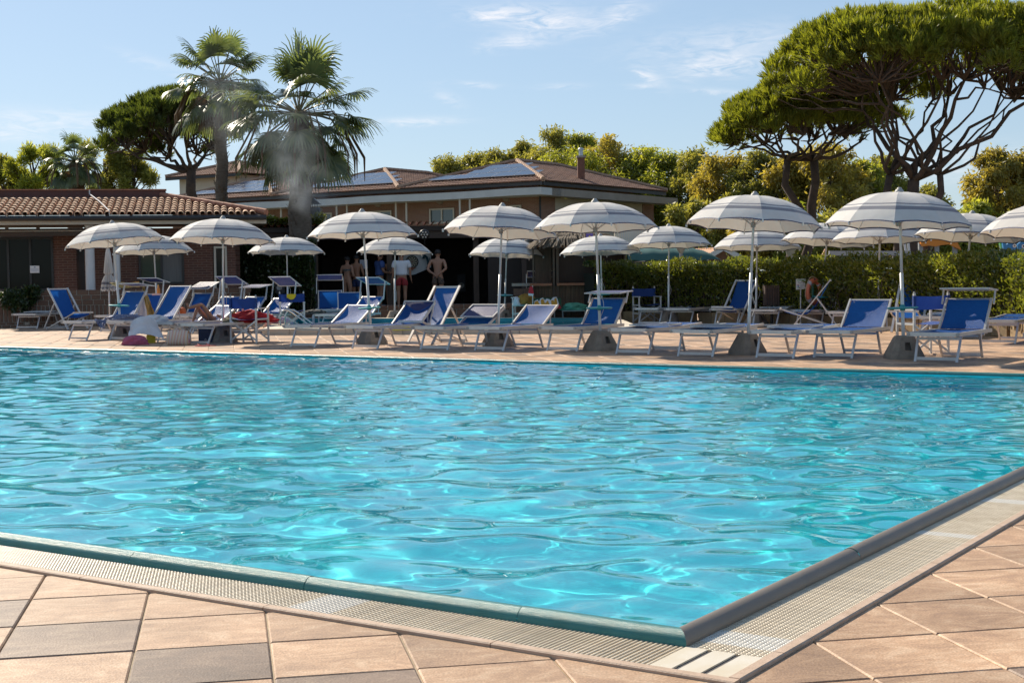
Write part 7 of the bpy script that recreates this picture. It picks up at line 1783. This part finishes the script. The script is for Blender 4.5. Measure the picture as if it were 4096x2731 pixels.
def person(label, pos, rz, pose=None, s=1.0, w=1.0, skin=0, garments=(), hair=None, shoes=None, grp=None, face=None):
    t = thing('person', label, 'person', pos, rz, grp); FACE['f'] = face or Vector((0, 1, 0)); J, E = base_joints(pose, s, w)
    b = add_extras(skin_mesh('body', J, E, SKIN[skin], 'pel'), J, s); link('body', b, t)
    grow = lambda keys, d: {k: (J[k][0], tuple(q + d for q in J[k][1])) for k in keys}
    lerp = lambda a, c, f: tuple(Vector(J[a][0]).lerp(Vector(J[c][0]), f))
    for kind, m_ in garments:
        if kind == 'shorts' or kind == 'briefs' or kind == 'longshorts':
            f = {'shorts': .85, 'briefs': .05, 'longshorts': 1.25}[kind]; g = grow(['pel', 'hpl', 'hpr'], .020); g['wa'] = (lerp('pel', 'sp1', .45), (.162 * w * s, .122 * s)); ed = [('wa', 'pel'), ('pel', 'hpl'), ('pel', 'hpr')]
            if kind != 'briefs':
                for k in 'lr':
                    g['q' + k] = (lerp('hp' + k, 'th' + k, min(f, 1)) if f <= 1 else lerp('th' + k, 'kn' + k, f - 1), (.108 * s, .108 * s)); ed.append(('hp' + k, 'q' + k))
            else: g = {k: (v[0], tuple(q - .004 for q in v[1])) for k, v in g.items()}
            link(kind if kind != 'longshorts' else 'shorts', skin_mesh('shorts', g, ed, m_, 'pel'), t)
        elif kind == 'shirt':
            g = grow(['sp1', 'sp2', 'ch', 'shl', 'shr'], .05); g['nk'] = (lerp('ch', 'nb', .75), (.09 * s, .085 * s)); g['hem'] = (lerp('pel', 'sp1', .1), (.20 * w * s, .165 * s)); ed = [('hem', 'sp1'), ('sp1', 'sp2'), ('sp2', 'ch'), ('ch', 'nk'), ('ch', 'shl'), ('ch', 'shr')]
            for k in 'lr': g['sl' + k] = (lerp('sh' + k, 'el' + k, .72), (.075 * s, .075 * s)); ed.append(('sh' + k, 'sl' + k))
            link('shirt', skin_mesh('shirt', g, ed, m_, 'ch'), t)
        elif kind == 'bikini_top':
            c = Vector(J['sp2'][0]) + Vector((0, 0, .055 * s)); mb = MB(); mb.lathe([(.166 * s * w, -.03 * s), (.176 * s * w, 0), (.172 * s * w, .03 * s)], 24, (0, 0, 0)); mb.tube([(-.03, -.125 * s, -.02), (-.05, -.15 * s, -.08), (-.06, -.16 * s, -.14)], .008, 5); mb.tube([(.0, -.125 * s, -.02), (.02, -.15 * s, -.09)], .008, 5); mb.v = [(x, y * (.72 if abs(y) < .3 else 1), z) for x, y, z in mb.v]; o = mb.build('bikini_top', m_, t, True); o.location = c
        elif kind == 'suit':
            g = grow(['pel', 'sp1', 'sp2', 'ch', 'hpl', 'hpr'], .012); ed = [('pel', 'sp1'), ('sp1', 'sp2'), ('sp2', 'ch'), ('pel', 'hpl'), ('pel', 'hpr')]; link('swimsuit', skin_mesh('swimsuit', g, ed, m_, 'pel'), t)
    if hair:
        hm, bun, long_ = hair; hd, ht = Vector(J['hd'][0]), Vector(J['ht'][0]); up = (ht - Vector(J['nt'][0])).normalized(); fw = FACE['f']; fw = (fw - up * fw.dot(up)).normalized(); rt = fw.cross(up); mb = MB()
        rs = random.Random(3); vs = []; n, m = 16, 9
        for j in range(m + 1):
            th = math.pi * .60 * j / m
            for k in range(n):
                a = 2 * math.pi * k / n; dv = up * math.cos(th) + (fw * math.cos(a) + rt * math.sin(a)) * math.sin(th); front = max(0, math.cos(a)); r = .108 * s * (1 + rs.uniform(-.02, .02))
                if front > .5 and th > .95: r = .088 * s
                vs.append(hd + up * .03 * s - fw * .012 * s + Vector((dv.x, dv.y, dv.z)) * r)
        mb.add(vs, [(j * n + k, j * n + (k + 1) % n, (j + 1) * n + (k + 1) % n, (j + 1) * n + k) for j in range(m) for k in range(n)])
        if bun: mb.sphere(hd + up * .08 * s - fw * .10 * s, .05 * s, 10, 7)
        if long_: mb.tube([hd - fw * .06 * s, hd - fw * .10 * s - up * .10 * s, hd - fw * .10 * s - up * .24 * s], [.085 * s, .075 * s, .04 * s], 10)
        mb.build('hair', hm, t, True)
    if shoes:
        for k in 'lr': p = (Vector(J['he' + k][0]) + Vector(J['to' + k][0])) / 2; mb = MB(); mb.sphere(p + Vector((0, 0, .012 * s)), (.055 * s, .135 * s, .05 * s), 12, 7); mb.build('shoe', shoes, t, True)
    return t
def people():
    Yp = 46.6; zf = .2
    def at(px, Y=Yp): p = P(px, 1200, Y); return Vector((p.x, Y, zf))
    flo = swirl_mat('bikini_print', [(.02, .02, .022), (.45, .42, .38), (.03, .03, .03)], 30, 8); blk = mat('black_swim', (.012, .012, .014), .6)
    G1 = 'people watching the dart board'
    person('woman in black patterned bikini standing at the dart game', at(1391), R(-28), {'wrl': (-.20, .16, 1.06), 'hal': (-.14, .22, 1.08), 'wrr': (.20, .16, 1.04), 'har': (.14, .22, 1.07)}, .95, 1.02, 1, (('briefs', blk), ('bikini_top', flo)), (M_HAIR, True, False), None, G1)
    person('shirtless boy in navy shorts beside the woman in bikini', at(1428, 46.8), R(-20), {'wrl': (-.14, .2, 1.05), 'hal': (-.08, .26, 1.08), 'wrr': (.2, .14, 1.0), 'har': (.14, .2, 1.02)}, .98, .95, 0, (('longshorts', mat('navy_shorts', (.02, .03, .09), .8)),), (M_HAIR, False, False), None, G1)
    person('man in blue T-shirt and light blue shorts turned to the right', at(1520), R(-62), {'ell': (-.24, .02, 1.16), 'fal': (-.22, .10, 1.13), 'wrl': (-.16, .24, 1.12), 'hal': (-.13, .31, 1.13), 'elr': (.25, .02, 1.16), 'far': (.24, .1, 1.12), 'wrr': (.18, .24, 1.10), 'har': (.14, .31, 1.1)}, 1.02, 1.05, 0, (('longshorts', mat('aqua_shorts', (.03, .27, .42), .8, var=.1)), ('shirt', mat('blue_shirt', (.05, .09, .24), .85, var=.15, vscale=8))), (M_HAIR, False, False), mat('grey_trainer', (.10, .10, .11), .8), G1)
    person('person in white shorts partly hidden behind the pavilion post', at(1562, 47.6), R(20), None, .97, 1, 0, (('shorts', mat('pale_shorts', (.50, .49, .47), .85)),), (M_HAIR, False, True), None, G1)
    person('grey haired man in white T-shirt and red shorts seen from behind', at(1608, 45.8), R(4), {'wrl': (-.30, .02, .90), 'hal': (-.31, .04, .83), 'wrr': (.30, .0, .90), 'har': (.31, .02, .83), 'ell': (-.275, -.03, 1.15), 'elr': (.275, -.03, 1.15)}, 1.02, 1.14, 0, (('longshorts', mat('red_shorts', (.34, .03, .03), .85, var=.15, vscale=8)), ('shirt', mat('white_shirt', (.72, .70, .70), .85, var=.05))), (M_HAIRG, False, False), mat('grey_trainer', (.10, .10, .11), .8), G1)
    tro = swirl_mat('tropical_print', [(.03, .025, .03), (.40, .24, .10), (.05, .05, .06), (.30, .16, .08), (.02, .02, .03)], 9, 9)
    person('shirtless man in dark printed shorts with hands clasped behind his back', at(1753, 45.9), R(-14), {'ell': (-.30, -.10, 1.18), 'fal': (-.22, -.17, 1.10), 'wrl': (-.06, -.19, 1.00), 'hal': (.0, -.19, .95), 'elr': (.30, -.10, 1.18), 'far': (.22, -.17, 1.10), 'wrr': (.09, -.20, .99), 'har': (.04, -.20, .94)}, 1.05, 1.06, 1, (('longshorts', tro),), (M_HAIR, False, False), None, G1)
    # girl lying on her back with knees bent on the lounger
    L = None
    foot = (G(634, 1367) + G(706, 1369)) / 2; ang = math.atan2(E2.y, E2.x) - math.pi / 2
    h = .40
    def q(x, y, z): return (x, y, z)
    pose = {'pel': (0, .66, h + .10), 'sp1': (0, .80, h + .10), 'sp2': (0, .93, h + .11), 'ch': (0, 1.06, h + .13), 'nb': (0, 1.16, h + .17), 'nt': (0, 1.22, h + .20), 'hd': (0, 1.30, h + .25), 'ht': (0, 1.37, h + .29),
            'hpl': (-.09, .60, h + .10), 'thl': (-.09, .44, h + .24), 'knl': (-.07, .30, h + .40), 'cal': (-.07, .24, h + .28), 'anl': (-.08, .14, h + .05), 'hel': (-.08, .13, h + .03), 'tol': (-.09, .0, h + .04),
            'hpr': (.09, .60, h + .10), 'thr': (.09, .46, h + .26), 'knr': (.05, .32, h + .45), 'car': (-.02, .20, h + .42), 'anr': (-.10, .06, h + .38), 'her': (-.11, .04, h + .37), 'tor': (-.13, .0, h + .50),
            'shl': (-.15, 1.08, h + .14), 'ell': (-.26, .90, h + .12), 'fal': (-.26, .82, h + .10), 'wrl': (-.28, .68, h + .06), 'hal': (-.28, .61, h + .05), 'shr': (.15, 1.08, h + .14), 'elr': (.27, 1.0, h + .10), 'far': (.28, .93, h + .10), 'wrr': (.24, .80, h + .14), 'har': (.2, .74, h + .16)}
    J0, _ = base_joints(); sc = {k: (v, tuple(r * .80 for r in J0[k][1])) for k, v in pose.items()}
    suit = swirl_mat('bright_swimsuit', [(.62, .60, .62), (.10, .40, .45), (.58, .10, .28), (.62, .60, .62), (.12, .25, .5)], 7, 5)
    person('girl in a bright striped swimsuit lying on a lounger with knees bent', foot + E2 * .62, ang, sc, .82, 1.0, 0, (('suit', suit),), (M_HAIRB, False, True), None, None, Vector((0, -.5, .85)))
people()

# ================================================================ smoke from the grill chimney
def smoke():
    a = P(1200, 820, 48.2)
    o = link('smoke', None, kind='stuff', loc=a)
    blobs = (((1272, 808), 41.6, .9, .6, 1.3), ((1225, 745), 41.2, 1.0, .85, 1.3), ((1190, 650), 41.0, 1.0, 1.2, 1.0), ((1140, 520), 40.8, 1.2, 1.4, .5), ((925, 470), 44.0, 1.3, 1.8, .5), ((895, 320), 44.0, 1.1, 1.5, .3))
    for i, ((px, py), Y, rx, rz_, dens) in enumerate(blobs):
        mb = MB(); mb.sphere((0, 0, 0), (rx, .55, rz_), 16, 10)
        m = bpy.data.materials.new('smoke_%d' % i); m.use_nodes = True; nt = m.node_tree; nt.nodes.clear(); out = nt.nodes.new('ShaderNodeOutputMaterial'); pv = nt.nodes.new('ShaderNodeVolumePrincipled'); pv.inputs['Color'].default_value = (.78, .88, 1.0, 1); pv.inputs['Anisotropy'].default_value = .72
        tc = nt.nodes.new('ShaderNodeTexCoord'); mp = nt.nodes.new('ShaderNodeVectorMath'); mp.operation = 'MULTIPLY'; mp.inputs[1].default_value = (1 / rx, 1 / .55, 1 / rz_); nt.links.new(tc.outputs['Object'], mp.inputs[0]); ln = nt.nodes.new('ShaderNodeVectorMath'); ln.operation = 'LENGTH'; nt.links.new(mp.outputs[0], ln.inputs[0])
        mr = nt.nodes.new('ShaderNodeMapRange'); mr.inputs[1].default_value = 1; mr.inputs[2].default_value = .1; nt.links.new(ln.outputs['Value'], mr.inputs[0])
        nz = nt.nodes.new('ShaderNodeTexNoise'); nz.inputs['Scale'].default_value = 1.6; nz.inputs['Detail'].default_value = 4; nz.inputs['Distortion'].default_value = 1.0; nt.links.new(tc.outputs['Object'], nz.inputs['Vector']); m2 = nt.nodes.new('ShaderNodeMapRange'); m2.inputs[1].default_value = .38; m2.inputs[2].default_value = .7; nt.links.new(nz.outputs[0], m2.inputs[0])
        mu = nt.nodes.new('ShaderNodeMath'); mu.operation = 'MULTIPLY'; nt.links.new(mr.outputs[0], mu.inputs[0]); nt.links.new(m2.outputs[0], mu.inputs[1]); m3 = nt.nodes.new('ShaderNodeMath'); m3.operation = 'MULTIPLY'; m3.inputs[1].default_value = dens * .45; nt.links.new(mu.outputs[0], m3.inputs[0]); nt.links.new(m3.outputs[0], pv.inputs['Density']); nt.links.new(pv.outputs[0], out.inputs['Volume'])
        b = mb.build('smoke_puff', m, o, True); b.location = P(px, py, Y) - a; b['kind'] = 'stuff'
smoke()
